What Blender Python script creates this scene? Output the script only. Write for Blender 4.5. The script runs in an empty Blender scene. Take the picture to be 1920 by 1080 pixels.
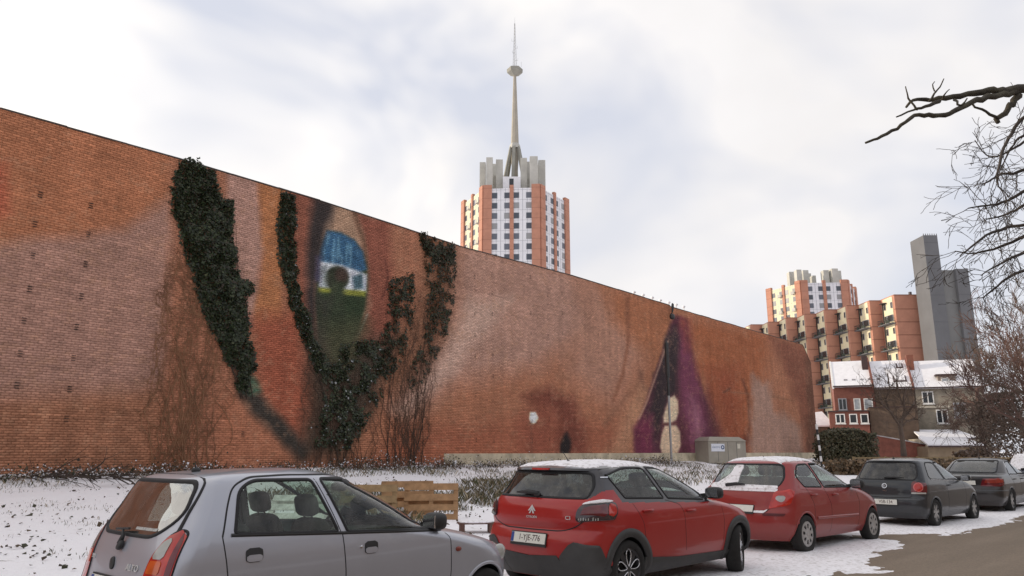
import bpy, bmesh, math, random
import numpy as np
from mathutils import Vector, Matrix, noise as mnoise

random.seed(7)
rng = np.random.default_rng(7)
scene = bpy.context.scene
C = scene.collection

# ------------------------------------------------------------------ camera
CAM_H = 1.6
PITCH = math.radians(12.37)
FPX = 1400.0
cam = bpy.data.cameras.new('camera')
cam_ob = bpy.data.objects.new('camera', cam)
C.objects.link(cam_ob)
cam.sensor_width = 36.0
cam.lens = 36.0 * FPX / 1920.0
cam.clip_start = 0.1
cam.clip_end = 3000.0
cam_ob.location = (0, 0, CAM_H)
cam_ob.rotation_euler = (math.pi / 2 + PITCH, 0, 0)
scene.camera = cam_ob

# ------------------------------------------------------------------ world: thin bright cloud over a pale winter sky
SUN_AZ = math.radians(-76.0)
SUN_EL = math.radians(15.0)
sun_vec = Vector((math.cos(SUN_EL) * math.sin(SUN_AZ), math.cos(SUN_EL) * math.cos(SUN_AZ), math.sin(SUN_EL)))
world = bpy.data.worlds.new('World')
scene.world = world
world.use_nodes = True
wn, wl = world.node_tree.nodes, world.node_tree.links
wn.clear()
w_out = wn.new('ShaderNodeOutputWorld')
w_bg = wn.new('ShaderNodeBackground')
w_bg.inputs['Strength'].default_value = 0.1
w_sky = wn.new('ShaderNodeTexSky')
w_sky.sky_type = 'NISHITA'
w_sky.sun_disc = False
w_sky.sun_elevation = SUN_EL
w_sky.sun_rotation = SUN_AZ
w_sky.air_density = 1.2
w_sky.dust_density = 1.5
w_geo = wn.new('ShaderNodeTexCoord')
w_norm = wn.new('ShaderNodeVectorMath'); w_norm.operation = 'NORMALIZE'
wl.new(w_geo.outputs['Generated'], w_norm.inputs[0])
# stretch the cloud field so that it flattens towards the horizon
w_map = wn.new('ShaderNodeMapping'); w_map.inputs['Scale'].default_value = (1.0, 1.0, 1.35)
w_map.inputs['Location'].default_value = (3.1, 0.4, 0.2)
wl.new(w_norm.outputs[0], w_map.inputs[0])
w_noise = wn.new('ShaderNodeTexNoise')
w_noise.inputs['Scale'].default_value = 3.0
w_noise.inputs['Detail'].default_value = 3.5
w_noise.inputs['Roughness'].default_value = 0.55
w_noise.inputs['Distortion'].default_value = 0.35
wl.new(w_map.outputs[0], w_noise.inputs['Vector'])
w_ramp = wn.new('ShaderNodeValToRGB')
w_ramp.color_ramp.elements[0].position = 0.38
w_ramp.color_ramp.elements[0].color = (0.0, 0.0, 0.0, 1)
w_ramp.color_ramp.elements[1].position = 0.60
w_ramp.color_ramp.elements[1].color = (1, 1, 1, 1)
wl.new(w_noise.outputs['Fac'], w_ramp.inputs[0])
# clouds glow where they stand near the veiled sun
w_dot = wn.new('ShaderNodeVectorMath'); w_dot.operation = 'DOT_PRODUCT'
glow = Vector((math.sin(SUN_AZ), math.cos(SUN_AZ), 0.35)).normalized()
w_dot.inputs[1].default_value = glow
wl.new(w_norm.outputs[0], w_dot.inputs[0])
w_glow = wn.new('ShaderNodeMapRange')
w_glow.inputs['From Min'].default_value = 0.22
w_glow.inputs['From Max'].default_value = 0.95
w_glow.inputs['To Min'].default_value = 0.0
w_glow.inputs['To Max'].default_value = 1.0
wl.new(w_dot.outputs['Value'], w_glow.inputs['Value'])
w_cloud = wn.new('ShaderNodeMix'); w_cloud.data_type = 'RGBA'
w_cloud.inputs['A'].default_value = (8.15, 7.95, 7.95, 1)
w_cloud.inputs['B'].default_value = (11.6, 11.0, 10.2, 1)
wl.new(w_glow.outputs[0], w_cloud.inputs['Factor'])
# soft second layer of tone inside the cloud deck
w_noise2 = wn.new('ShaderNodeTexNoise')
w_noise2.inputs['Scale'].default_value = 4.2
w_noise2.inputs['Detail'].default_value = 5.0
wl.new(w_map.outputs[0], w_noise2.inputs['Vector'])
w_tone = wn.new('ShaderNodeMapRange')
w_tone.inputs['From Min'].default_value = 0.3
w_tone.inputs['From Max'].default_value = 0.7
w_tone.inputs['To Min'].default_value = 0.96
w_tone.inputs['To Max'].default_value = 1.05
wl.new(w_noise2.outputs['Fac'], w_tone.inputs['Value'])
w_mul = wn.new('ShaderNodeVectorMath'); w_mul.operation = 'SCALE'
wl.new(w_cloud.outputs['Result'], w_mul.inputs[0])
wl.new(w_tone.outputs[0], w_mul.inputs['Scale'])
w_mix = wn.new('ShaderNodeMix'); w_mix.data_type = 'RGBA'
wl.new(w_ramp.outputs[0], w_mix.inputs['Factor'])
# clear gaps stay veiled by thin high haze
w_veil = wn.new('ShaderNodeMix'); w_veil.data_type = 'RGBA'
w_veil.inputs['Factor'].default_value = 0.8
w_veil.inputs['B'].default_value = (7.25, 7.4, 8.25, 1)
wl.new(w_sky.outputs[0], w_veil.inputs['A'])
wl.new(w_veil.outputs['Result'], w_mix.inputs['A'])
wl.new(w_mul.outputs[0], w_mix.inputs['B'])
wl.new(w_mix.outputs['Result'], w_bg.inputs['Color'])
wl.new(w_bg.outputs[0], w_out.inputs['Surface'])

# ------------------------------------------------------------------ sun, low on the left and behind the long wall
sun = bpy.data.lights.new('sun', 'SUN')
sun.energy = 3.0
sun.angle = math.radians(0.6)
sun.color = (1.0, 0.86, 0.66)
sun_ob = bpy.data.objects.new('sun', sun)
C.objects.link(sun_ob)
sun_ob.rotation_euler = sun_vec.to_track_quat('Z', 'Y').to_euler()
sun_ob.location = (-40, 20, 60)

# ------------------------------------------------------------------ exposure and renderer
scene.view_settings.view_transform = 'Standard'
scene.view_settings.look = 'None'
scene.view_settings.exposure = 0.2
scene.view_settings.gamma = 1.0
scene.view_settings.use_curve_mapping = False
scene.cycles.use_denoising = True
scene.cycles.max_bounces = 8
scene.cycles.transparent_max_bounces = 24
scene.cycles.sample_clamp_indirect = 6.0

# ------------------------------------------------------------------ places: the wall line and helpers between photo pixels and the world
cp, sp = math.cos(PITCH), math.sin(PITCH)
WA = np.array([-14.3, 21.5]); WD = np.array([0.6430, 0.7659]); WN = np.array([0.7659, -0.6430])
WALL_ANG = math.atan2(WD[1], WD[0])


def ray(u, v):
    a = (u - 960.0) / FPX
    b = (540.0 - v) / FPX
    return np.array([a, cp - b * sp, sp + b * cp])


def at_depth(u, v, y):
    r = ray(u, v)
    t = y / r[1]
    return Vector((t * r[0], y, CAM_H + t * r[2]))


def proj(P):
    P = np.asarray(P, float)
    x, y, z = P[..., 0], P[..., 1], P[..., 2] - CAM_H
    d = y * cp + z * sp
    up = -y * sp + z * cp
    return 960 + FPX * x / d, 540 - FPX * up / d


def wall_px(u, v, off=0.0):
    r = ray(u, v)
    t = (off + WA @ WN) / (r[:2] @ WN)
    P = t * r[:2]
    return float((P - WA) @ WD), float(CAM_H + t * r[2])


def WP(s, z, off=0.0):
    return Vector((WA[0] + s * WD[0] + off * WN[0], WA[1] + s * WD[1] + off * WN[1], z))


H_W = [-400, -1.0, 0.0, 1.0, 2.0, 5.0, 10.0, 14.0, 17.0, 400]
H_Z = [1.0, 1.0, 0.98, 0.86, 0.68, 0.42, 0.22, 0.08, 0.0, 0.0]


def ground_z(x, y):
    w = (np.asarray(x) - WA[0]) * WN[0] + (np.asarray(y) - WA[1]) * WN[1]
    return np.interp(w, H_W, H_Z)


def ground_px(u, v):
    r = ray(u, v)
    t0 = 2.0
    for i in range(4000):
        t = t0 + i * 0.05
        if CAM_H + t * r[2] <= float(ground_z(t * r[0], t * r[1])):
            return Vector((t * r[0], t * r[1], CAM_H + t * r[2]))
    return Vector((t * r[0], t * r[1], 0))


def lin(c):
    c = np.asarray(c, float) / 255.0
    return np.where(c <= 0.04045, c / 12.92, ((c + 0.055) / 1.055) ** 2.4)


# ------------------------------------------------------------------ materials
def new_mat(name):
    m = bpy.data.materials.new(name)
    m.use_nodes = True
    nt = m.node_tree
    return m, nt, nt.nodes, nt.links, nt.nodes['Principled BSDF']


MATS = {}


def mat(name, col, rough=0.7, metal=0.0, var=0.15, scale=6.0, bump=0.0, bscale=40.0, spec=None, coat=0.0, coords='Object', col2=None):
    if name in MATS:
        return MATS[name]
    m, nt, N, L, b = new_mat(name)
    b.inputs['Roughness'].default_value = rough
    b.inputs['Metallic'].default_value = metal
    if spec is not None:
        b.inputs['Specular IOR Level'].default_value = spec
    if coat:
        b.inputs['Coat Weight'].default_value = coat
        b.inputs['Coat Roughness'].default_value = 0.05
    tc = N.new('ShaderNodeTexCoord')
    nz = N.new('ShaderNodeTexNoise')
    nz.inputs['Scale'].default_value = scale
    nz.inputs['Detail'].default_value = 6.0
    nz.inputs['Roughness'].default_value = 0.62
    L.new(tc.outputs[coords], nz.inputs['Vector'])
    cr = N.new('ShaderNodeValToRGB')
    cr.color_ramp.elements[0].position = 0.32
    cr.color_ramp.elements[1].position = 0.68
    c = np.asarray(col, float)
    lo = c * (1 - var)
    hi = np.asarray(col2, float) if col2 is not None else np.minimum(c * (1 + var), 1)
    cr.color_ramp.elements[0].color = (*lo, 1)
    cr.color_ramp.elements[1].color = (*hi, 1)
    L.new(nz.outputs['Fac'], cr.inputs[0])
    L.new(cr.outputs[0], b.inputs['Base Color'])
    if bump:
        n2 = N.new('ShaderNodeTexNoise')
        n2.inputs['Scale'].default_value = bscale
        n2.inputs['Detail'].default_value = 4.0
        L.new(tc.outputs[coords], n2.inputs['Vector'])
        bp = N.new('ShaderNodeBump')
        bp.inputs['Strength'].default_value = bump
        bp.inputs['Distance'].default_value = 0.02
        L.new(n2.outputs['Fac'], bp.inputs['Height'])
        L.new(bp.outputs[0], b.inputs['Normal'])
    MATS[name] = m
    return m


def glass_mat(name, tint, refl=1.0, clear=0.7, rough=0.02, base=0.06):
    if name in MATS:
        return MATS[name]
    m = bpy.data.materials.new(name)
    m.use_nodes = True
    N, L = m.node_tree.nodes, m.node_tree.links
    N.clear()
    out = N.new('ShaderNodeOutputMaterial')
    tr = N.new('ShaderNodeBsdfTransparent')
    tr.inputs['Color'].default_value = (*[t * clear for t in tint], 1)
    gl = N.new('ShaderNodeBsdfGlossy')
    gl.inputs['Roughness'].default_value = rough
    gl.inputs['Color'].default_value = (refl, refl, refl, 1)
    fr = N.new('ShaderNodeLayerWeight')
    fr.inputs['Blend'].default_value = 0.5
    pw = N.new('ShaderNodeMath'); pw.operation = 'POWER'; pw.inputs[1].default_value = 4.0
    L.new(fr.outputs['Facing'], pw.inputs[0])
    ad = N.new('ShaderNodeMath'); ad.operation = 'MULTIPLY_ADD'; ad.use_clamp = True
    ad.inputs[1].default_value = 1 - base
    ad.inputs[2].default_value = base
    L.new(pw.outputs[0], ad.inputs[0])
    mx = N.new('ShaderNodeMixShader')
    L.new(ad.outputs[0], mx.inputs[0])
    L.new(tr.outputs[0], mx.inputs[1])
    L.new(gl.outputs[0], mx.inputs[2])
    # road film and dried smears on the pane
    tc = N.new('ShaderNodeTexCoord'); mp = N.new('ShaderNodeMapping'); mp.inputs['Scale'].default_value = (3, 3, 1.3)
    L.new(tc.outputs['Object'], mp.inputs[0])
    nz = N.new('ShaderNodeTexNoise'); nz.inputs['Scale'].default_value = 3.0; nz.inputs['Detail'].default_value = 8; nz.inputs['Roughness'].default_value = 0.7
    L.new(mp.outputs[0], nz.inputs['Vector'])
    mr = N.new('ShaderNodeMapRange'); mr.inputs['From Min'].default_value = 0.42; mr.inputs['From Max'].default_value = 0.78; mr.inputs['To Min'].default_value = 0.015; mr.inputs['To Max'].default_value = 0.22
    L.new(nz.outputs['Fac'], mr.inputs['Value'])
    df = N.new('ShaderNodeBsdfDiffuse'); df.inputs['Color'].default_value = (0.42, 0.41, 0.39, 1)
    m2 = N.new('ShaderNodeMixShader')
    L.new(mr.outputs[0], m2.inputs[0]); L.new(mx.outputs[0], m2.inputs[1]); L.new(df.outputs[0], m2.inputs[2])
    L.new(m2.outputs[0], out.inputs['Surface'])
    MATS[name] = m
    return m


# ------------------------------------------------------------------ object helpers
def link(o, parent=None):
    C.objects.link(o)
    if parent is not None:
        o.parent = parent
    return o


def tag(o, label=None, cat=None, group=None, kind=None):
    if label: o['label'] = label
    if cat: o['category'] = cat
    if group: o['group'] = group
    if kind: o['kind'] = kind
    return o


def thing(name, label, cat, loc=(0, 0, 0), rz=0.0, group=None):
    o = bpy.data.objects.new(name, None)
    o.empty_display_size = 0.2
    C.objects.link(o)
    o.location = loc
    o.rotation_euler = (0, 0, rz)
    return tag(o, label, cat, group)


def copy_tree(o, parent=None):
    c = o.copy()
    C.objects.link(c)
    if parent is not None:
        c.parent = parent
    for ch in list(o.children):
        copy_tree(ch, c)
    return c


def mesh_np(name, verts, faces, m=None, parent=None, smooth=False, cols=None, kind=None, normals=None):
    """faces: (M,k) int array or list of such arrays with their own k"""
    me = bpy.data.meshes.new(name)
    verts = np.asarray(verts, np.float32)
    fl = faces if isinstance(faces, list) else [faces]
    fl = [np.asarray(f, np.int32) for f in fl if len(f)]
    me.vertices.add(len(verts))
    me.vertices.foreach_set('co', verts.ravel())
    nl = sum(f.size for f in fl); nf = sum(len(f) for f in fl)
    me.loops.add(nl)
    me.loops.foreach_set('vertex_index', np.concatenate([f.ravel() for f in fl]))
    me.polygons.add(nf)
    tot = np.concatenate([np.full(len(f), f.shape[1], np.int32) for f in fl])
    st = np.concatenate([[0], np.cumsum(tot)[:-1]]).astype(np.int32)
    me.polygons.foreach_set('loop_start', st)
    me.polygons.foreach_set('loop_total', tot)
    if smooth:
        me.polygons.foreach_set('use_smooth', np.ones(nf, bool))
    me.update(calc_edges=True)
    me.validate()
    if cols is not None:
        at = me.color_attributes.new('paint', 'FLOAT_COLOR', 'POINT')
        cc = np.ones((len(verts), 4), np.float32)
        cc[:, :3] = cols
        at.data.foreach_set('color', cc.ravel())
    if normals is not None:
        me.normals_split_custom_set_from_vertices([tuple(n) for n in np.asarray(normals, float)])
    if m is not None:
        me.materials.append(m)
    o = bpy.data.objects.new(name, me)
    link(o, parent)
    if kind: o['kind'] = kind
    return o


class MB:
    """collects simple shapes and links them as one mesh"""
    def __init__(self):
        self.v = []; self.f = []; self.mi = []; self.cur = 0

    def face(self, idx):
        self.f.append(idx); self.mi.append(self.cur)

    def quad(self, a, b, c, d):
        n = len(self.v)
        self.v += [tuple(a), tuple(b), tuple(c), tuple(d)]
        self.face((n, n + 1, n + 2, n + 3)); return self

    def poly(self, pts):
        n = len(self.v); self.v += [tuple(p) for p in pts]
        self.face(tuple(range(n, n + len(pts)))); return self

    def box(self, x0, x1, y0, y1, z0, z1, M=None):
        P = [(x0, y0, z0), (x1, y0, z0), (x1, y1, z0), (x0, y1, z0), (x0, y0, z1), (x1, y0, z1), (x1, y1, z1), (x0, y1, z1)]
        if M is not None:
            P = [tuple(M @ Vector(p)) for p in P]
        n = len(self.v); self.v += P
        for q in ((0, 3, 2, 1), (4, 5, 6, 7), (0, 1, 5, 4), (1, 2, 6, 5), (2, 3, 7, 6), (3, 0, 4, 7)):
            self.face(tuple(n + i for i in q))
        return self

    def prism(self, pts, z0, z1):
        """extrude a counter-clockwise outline in xy"""
        n = len(self.v); k = len(pts)
        self.v += [(p[0], p[1], z0) for p in pts] + [(p[0], p[1], z1) for p in pts]
        self.face(tuple(range(n + k - 1, n - 1, -1)))
        self.face(tuple(range(n + k, n + 2 * k)))
        for i in range(k):
            j = (i + 1) % k
            self.face((n + i, n + j, n + k + j, n + k + i))
        return self

    def loft(self, A, B, caps=True):
        n = len(self.v); k = len(A)
        self.v += [tuple(p) for p in A] + [tuple(p) for p in B]
        for i in range(k):
            j = (i + 1) % k
            self.face((n + i, n + j, n + k + j, n + k + i))
        if caps:
            self.face(tuple(range(n + k - 1, n - 1, -1)))
            self.face(tuple(range(n + k, n + 2 * k)))
        return self

    def tube(self, path, radii, n=6, cap=True):
        path = [Vector(p) for p in path]
        if not hasattr(radii, '__len__'):
            radii = [radii] * len(path)
        up = Vector((0, 0, 1))
        base = len(self.v)
        a = None
        for i, p in enumerate(path):
            t = (path[min(i + 1, len(path) - 1)] - path[max(i - 1, 0)])
            if t.length < 1e-9: t = up.copy()
            t.normalize()
            if a is None:
                a = t.orthogonal().normalized()
            else:
                a = (a - t * a.dot(t))
                a = a.normalized() if a.length > 1e-6 else t.orthogonal().normalized()
            b = t.cross(a)
            for k in range(n):
                th = 2 * math.pi * k / n
                self.v.append(tuple(p + (a * math.cos(th) + b * math.sin(th)) * radii[i]))
        for i in range(len(path) - 1):
            for k in range(n):
                k2 = (k + 1) % n
                self.face((base + i * n + k, base + i * n + k2, base + (i + 1) * n + k2, base + (i + 1) * n + k))
        if cap and n > 2:
            self.face(tuple(range(base + n - 1, base - 1, -1)))
            e = base + (len(path) - 1) * n
            self.face(tuple(range(e, e + n)))
        return self

    def lathe(self, prof, n=24, axis='y', c=(0, 0, 0), closed=False):
        """prof: (radius, along-axis)"""
        base = len(self.v); k = len(prof)
        for i in range(n):
            th = 2 * math.pi * i / n
            for r, h in prof:
                ca, sa = r * math.cos(th), r * math.sin(th)
                p = (ca, h, sa) if axis == 'y' else (ca, sa, h)
                self.v.append((p[0] + c[0], p[1] + c[1], p[2] + c[2]))
        for i in range(n):
            i2 = (i + 1) % n
            for j in range(k - 1 + (1 if closed else 0)):
                j2 = (j + 1) % k
                self.face((base + i * k + j, base + i2 * k + j, base + i2 * k + j2, base + i * k + j2))
        return self

    def blob(self, c, r, e=0.6, nu=12, nv=8, M=None):
        """superellipsoid: rounded box for e<1"""
        base = len(self.v)
        def sgp(x, p): return math.copysign(abs(x) ** p, x)
        for j in range(nv + 1):
            ph = -math.pi / 2 + math.pi * j / nv
            for i in range(nu):
                th = 2 * math.pi * i / nu
                p = Vector((r[0] * sgp(math.cos(ph), e) * sgp(math.cos(th), e), r[1] * sgp(math.cos(ph), e) * sgp(math.sin(th), e), r[2] * sgp(math.sin(ph), e)))
                if M is not None: p = M @ p
                self.v.append((p.x + c[0], p.y + c[1], p.z + c[2]))
        for j in range(nv):
            for i in range(nu):
                i2 = (i + 1) % nu
                self.face((base + j * nu + i, base + j * nu + i2, base + (j + 1) * nu + i2, base + (j + 1) * nu + i))
        return self

    def build(self, name, mats, parent=None, smooth=False, kind=None, shared=None):
        me = bpy.data.meshes.new(name)
        me.from_pydata(self.v, [], self.f)
        mats = mats if isinstance(mats, (list, tuple)) else [mats]
        for m in mats: me.materials.append(m)
        if len(mats) > 1:
            me.polygons.foreach_set('material_index', np.array(self.mi, np.int32))
        if smooth:
            me.polygons.foreach_set('use_smooth', np.ones(len(self.f), bool))
        me.update()
        o = bpy.data.objects.new(name, me)
        link(o, parent)
        if kind: o['kind'] = kind
        return o


def inst(src, name, parent, loc=(0, 0, 0), rot=(0, 0, 0), scale=(1, 1, 1)):
    o = bpy.data.objects.new(name, src.data)
    link(o, parent)
    if 'kind' in src: o['kind'] = src['kind']
    o.location = loc; o.rotation_euler = rot; o.scale = scale
    return o


def text_ob(body, size, parent, M, m, extrude=0.0008, align='CENTER', sx=1.0, name='lettering'):
    cu = bpy.data.curves.new(name, 'FONT')
    cu.body = body; cu.size = size; cu.align_x = align; cu.align_y = 'CENTER'; cu.extrude = extrude
    cu.resolution_u = 3
    cu.materials.append(m)
    o = bpy.data.objects.new(name, cu)
    link(o)
    bpy.context.view_layer.update()
    me = bpy.data.meshes.new_from_object(o.evaluated_get(bpy.context.evaluated_depsgraph_get()))
    bpy.data.objects.remove(o); bpy.data.curves.remove(cu)
    o = bpy.data.objects.new(name, me)
    link(o, parent)
    o.matrix_local = M @ Matrix.Diagonal((sx, 1, 1, 1))
    return o

# ================================================================== ground, road, snow
def ground_material():
    m, nt, N, L, b = new_mat('snowy_meadow')
    b.inputs['Roughness'].default_value = 0.75
    b.inputs['Specular IOR Level'].default_value = 0.25
    geo = N.new('ShaderNodeNewGeometry')
    mp = N.new('ShaderNodeMapping'); mp.inputs['Rotation'].default_value = (0, 0, -WALL_ANG); mp.inputs['Scale'].default_value = (0.55, 1.4, 1)
    L.new(geo.outputs['Position'], mp.inputs[0])
    n1 = N.new('ShaderNodeTexNoise'); n1.inputs['Scale'].default_value = 0.5; n1.inputs['Detail'].default_value = 4
    n2 = N.new('ShaderNodeTexNoise'); n2.inputs['Scale'].default_value = 5.0; n2.inputs['Detail'].default_value = 8; n2.inputs['Roughness'].default_value = 0.7
    n3 = N.new('ShaderNodeTexNoise'); n3.inputs['Scale'].default_value = 22.0; n3.inputs['Detail'].default_value = 5
    for n in (n1, n2, n3): L.new(mp.outputs[0], n.inputs['Vector'])
    a1 = N.new('ShaderNodeMath'); a1.operation = 'MULTIPLY_ADD'; a1.inputs[1].default_value = 0.55
    L.new(n1.outputs['Fac'], a1.inputs[0]); L.new(n2.outputs['Fac'], a1.inputs[2])
    a2 = N.new('ShaderNodeMath'); a2.operation = 'MULTIPLY_ADD'; a2.inputs[1].default_value = 0.25
    L.new(n3.outputs['Fac'], a2.inputs[0]); L.new(a1.outputs[0], a2.inputs[2])
    cr = N.new('ShaderNodeValToRGB')
    e = cr.color_ramp.elements
    e[0].position = 0.655; e[0].color = (0.10, 0.085, 0.055, 1)
    e[1].position = 0.752; e[1].color = (0.92, 0.905, 0.93, 1)
    e2 = cr.color_ramp.elements.new(0.70); e2.color = (0.62, 0.60, 0.585, 1)
    L.new(a2.outputs[0], cr.inputs[0])
    L.new(cr.outputs[0], b.inputs['Base Color'])
    bp = N.new('ShaderNodeBump'); bp.inputs['Strength'].default_value = 0.6; bp.inputs['Distance'].default_value = 0.05
    L.new(n2.outputs['Fac'], bp.inputs['Height']); L.new(bp.outputs[0], b.inputs['Normal'])
    return m


def spread(lo, hi, step, far):
    mid = np.arange(lo, hi + step / 2, step)
    out = np.geomspace(1, far, 14)
    return np.concatenate([lo - out[::-1], mid, hi + out])


gs = spread(-30, 100, 0.8, 1200)
gw = spread(-4, 30, 0.4, 1200)
GS, GW = np.meshgrid(gs, gw, indexing='ij')
GX = WA[0] + GS * WD[0] + GW * WN[0]; GY = WA[1] + GS * WD[1] + GW * WN[1]
GZ = np.interp(GW, H_W, H_Z)
nz = np.array([mnoise.noise(Vector((a * 0.35, b * 0.5, 3.1))) + 0.6 * mnoise.noise(Vector((a * 1.1, b * 1.2, 7.7))) for a, b in zip(GS.ravel(), GW.ravel())]).reshape(GS.shape)
amp = np.interp(GW, [-400, 0.5, 2, 15, 17.2, 17.5, 400], [0.1, 0.08, 0.05, 0.04, 0.012, 0.0, 0.0])
GZ = GZ + nz * amp
ni, nj = GS.shape
idx = np.arange(ni * nj).reshape(ni, nj)
gf = np.stack([idx[:-1, :-1], idx[:-1, 1:], idx[1:, 1:], idx[1:, :-1]], -1).reshape(-1, 4)[:, ::-1]
mesh_np('ground', np.stack([GX, GY, GZ], -1).reshape(-1, 3), gf, ground_material(), smooth=True, kind='structure')


def asphalt_material():
    m, nt, N, L, b = new_mat('worn_asphalt')
    b.inputs['Specular IOR Level'].default_value = 0.3
    geo = N.new('ShaderNodeNewGeometry')
    n1 = N.new('ShaderNodeTexNoise'); n1.inputs['Scale'].default_value = 0.9; n1.inputs['Detail'].default_value = 9; n1.inputs['Roughness'].default_value = 0.62
    n2 = N.new('ShaderNodeTexNoise'); n2.inputs['Scale'].default_value = 45; n2.inputs['Detail'].default_value = 5
    mp = N.new('ShaderNodeMapping'); mp.vector_type = 'POINT'
    ro = N.new('ShaderNodeVectorRotate'); ro.rotation_type = 'Z_AXIS'; ro.inputs['Angle'].default_value = -math.radians(44.0)
    L.new(geo.outputs['Position'], ro.inputs['Vector']); L.new(ro.outputs[0], mp.inputs[0]); mp.inputs['Scale'].default_value = (0.22, 1.6, 1)
    L.new(mp.outputs[0], n1.inputs['Vector']); L.new(geo.outputs['Position'], n2.inputs['Vector'])
    cr = N.new('ShaderNodeValToRGB'); e = cr.color_ramp.elements
    e[0].position = 0.3; e[0].color = (0.170, 0.122, 0.078, 1)
    e[1].position = 0.7; e[1].color = (0.265, 0.205, 0.150, 1)
    L.new(n1.outputs['Fac'], cr.inputs[0])
    mx = N.new('ShaderNodeMix'); mx.data_type = 'RGBA'; mx.blend_type = 'MULTIPLY'; mx.inputs['Factor'].default_value = 0.7
    c2 = N.new('ShaderNodeValToRGB'); c2.color_ramp.elements[0].position = 0.3; c2.color_ramp.elements[0].color = (0.55, 0.55, 0.55, 1); c2.color_ramp.elements[1].position = 0.6
    L.new(n2.outputs['Fac'], c2.inputs[0])
    L.new(cr.outputs[0], mx.inputs['A']); L.new(c2.outputs[0], mx.inputs['B'])
    L.new(mx.outputs['Result'], b.inputs['Base Color'])
    rr = N.new('ShaderNodeMapRange'); rr.inputs['To Min'].default_value = 0.55; rr.inputs['To Max'].default_value = 0.9
    L.new(n1.outputs['Fac'], rr.inputs['Value']); L.new(rr.outputs[0], b.inputs['Roughness'])
    bp = N.new('ShaderNodeBump'); bp.inputs['Strength'].default_value = 0.5; bp.inputs['Distance'].default_value = 0.006
    L.new(n2.outputs['Fac'], bp.inputs['Height']); L.new(bp.outputs[0], b.inputs['Normal'])
    return m


# the street swings a few degrees away from the wall, as the parked cars do
ROAD_ANG = math.radians(44.0)
RD = np.array([math.cos(ROAD_ANG), math.sin(ROAD_ANG)]); RN = np.array([RD[1], -RD[0]])
RO = np.array([1.05, 8.55])          # a point on the kerb side of the street, under the parked cars


def RPt(a, b, z):
    return (RO[0] + a * RD[0] + b * RN[0], RO[1] + a * RD[1] + b * RN[1], z)


ra = np.linspace(-40, 120, 161); rb = np.linspace(-2.9, 11, 48)
RAg, RBg = np.meshgrid(ra, rb, indexing='ij')
pts = np.stack([RO[0] + RAg * RD[0] + RBg * RN[0], RO[1] + RAg * RD[1] + RBg * RN[1], np.full(RAg.shape, 0.012)], -1)
idx = np.arange(RAg.size).reshape(RAg.shape)
rf = np.stack([idx[:-1, :-1], idx[:-1, 1:], idx[1:, 1:], idx[1:, :-1]], -1).reshape(-1, 4)[:, ::-1]
# ragged kerb side where the meadow laps over the asphalt
pts[:, 0, 2] = -0.03; pts[:, 1, 2] = 0.0
mesh_np('road', pts.reshape(-1, 3), rf, asphalt_material(), kind='structure')

snow_mat, _nt, _N, _L, _b = new_mat('thin_snow')
_b.inputs['Base Color'].default_value = (0.80, 0.79, 0.82, 1); _b.inputs['Roughness'].default_value = 0.7
_tc = _N.new('ShaderNodeNewGeometry')
_n = _N.new('ShaderNodeTexNoise'); _n.inputs['Scale'].default_value = 18; _n.inputs['Detail'].default_value = 6
_L.new(_tc.outputs['Position'], _n.inputs['Vector'])
_cr = _N.new('ShaderNodeValToRGB'); _e = _cr.color_ramp.elements
_e[0].position = 0.32; _e[0].color = (0.60, 0.57, 0.56, 1); _e[1].position = 0.5; _e[1].color = (0.92, 0.90, 0.92, 1)
_L.new(_n.outputs['Fac'], _cr.inputs[0]); _L.new(_cr.outputs[0], _b.inputs['Base Color'])
_bp = _N.new('ShaderNodeBump'); _bp.inputs['Strength'].default_value = 0.5; _bp.inputs['Distance'].default_value = 0.02
_L.new(_n.outputs['Fac'], _bp.inputs['Height']); _L.new(_bp.outputs[0], _b.inputs['Normal'])

# patchy snow left along the parking strip: a height sheet that dips under the asphalt where it has melted
sa = np.arange(-9, 45, 0.08); sb = np.arange(-3.0, 1.9, 0.06)
SA, SB = np.meshgrid(sa, sb, indexing='ij')
cover = np.empty(SA.size)
for i, (a, b) in enumerate(zip(SA.ravel(), SB.ravel())):
    edge = 0.42 + 0.62 * math.exp(-((a - 4.2) / 1.5) ** 2) - 0.75 * math.exp(-((a - 8.9) / 0.85) ** 2) + 0.3 * mnoise.noise(Vector((a * 0.6, 1.7, 0))) + 0.2 * mnoise.noise(Vector((a * 1.9, 4.2, 0)))
    base = (edge - b) * 1.0
    if b < -0.45:                       # dry or slushy ground under the parked cars
        for a0, a1 in ((-4.6, -1.5), (-0.1, 3.4), (5.1, 8.8), (11.3, 14.9), (17, 21.2)):
            base -= 0.75 * max(0.0, min(1.0, min(a - a0, a1 - a) / 0.3 + 0.5)) * min(1.0, (-0.45 - b) / 0.2) * (1.0 if b > -2.1 else max(0.0, 1 - (-2.1 - b) / 0.3))
    n = mnoise.noise(Vector((a * 0.55, b * 1.6, 5.0))) * 0.75 + 0.45 * mnoise.noise(Vector((a * 2.3, b * 4.5, 9.0))) + 0.22 * mnoise.noise(Vector((a * 8, b * 13, 2.0)))
    cover[i] = min(base, 0.45) + n * 0.6
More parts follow.
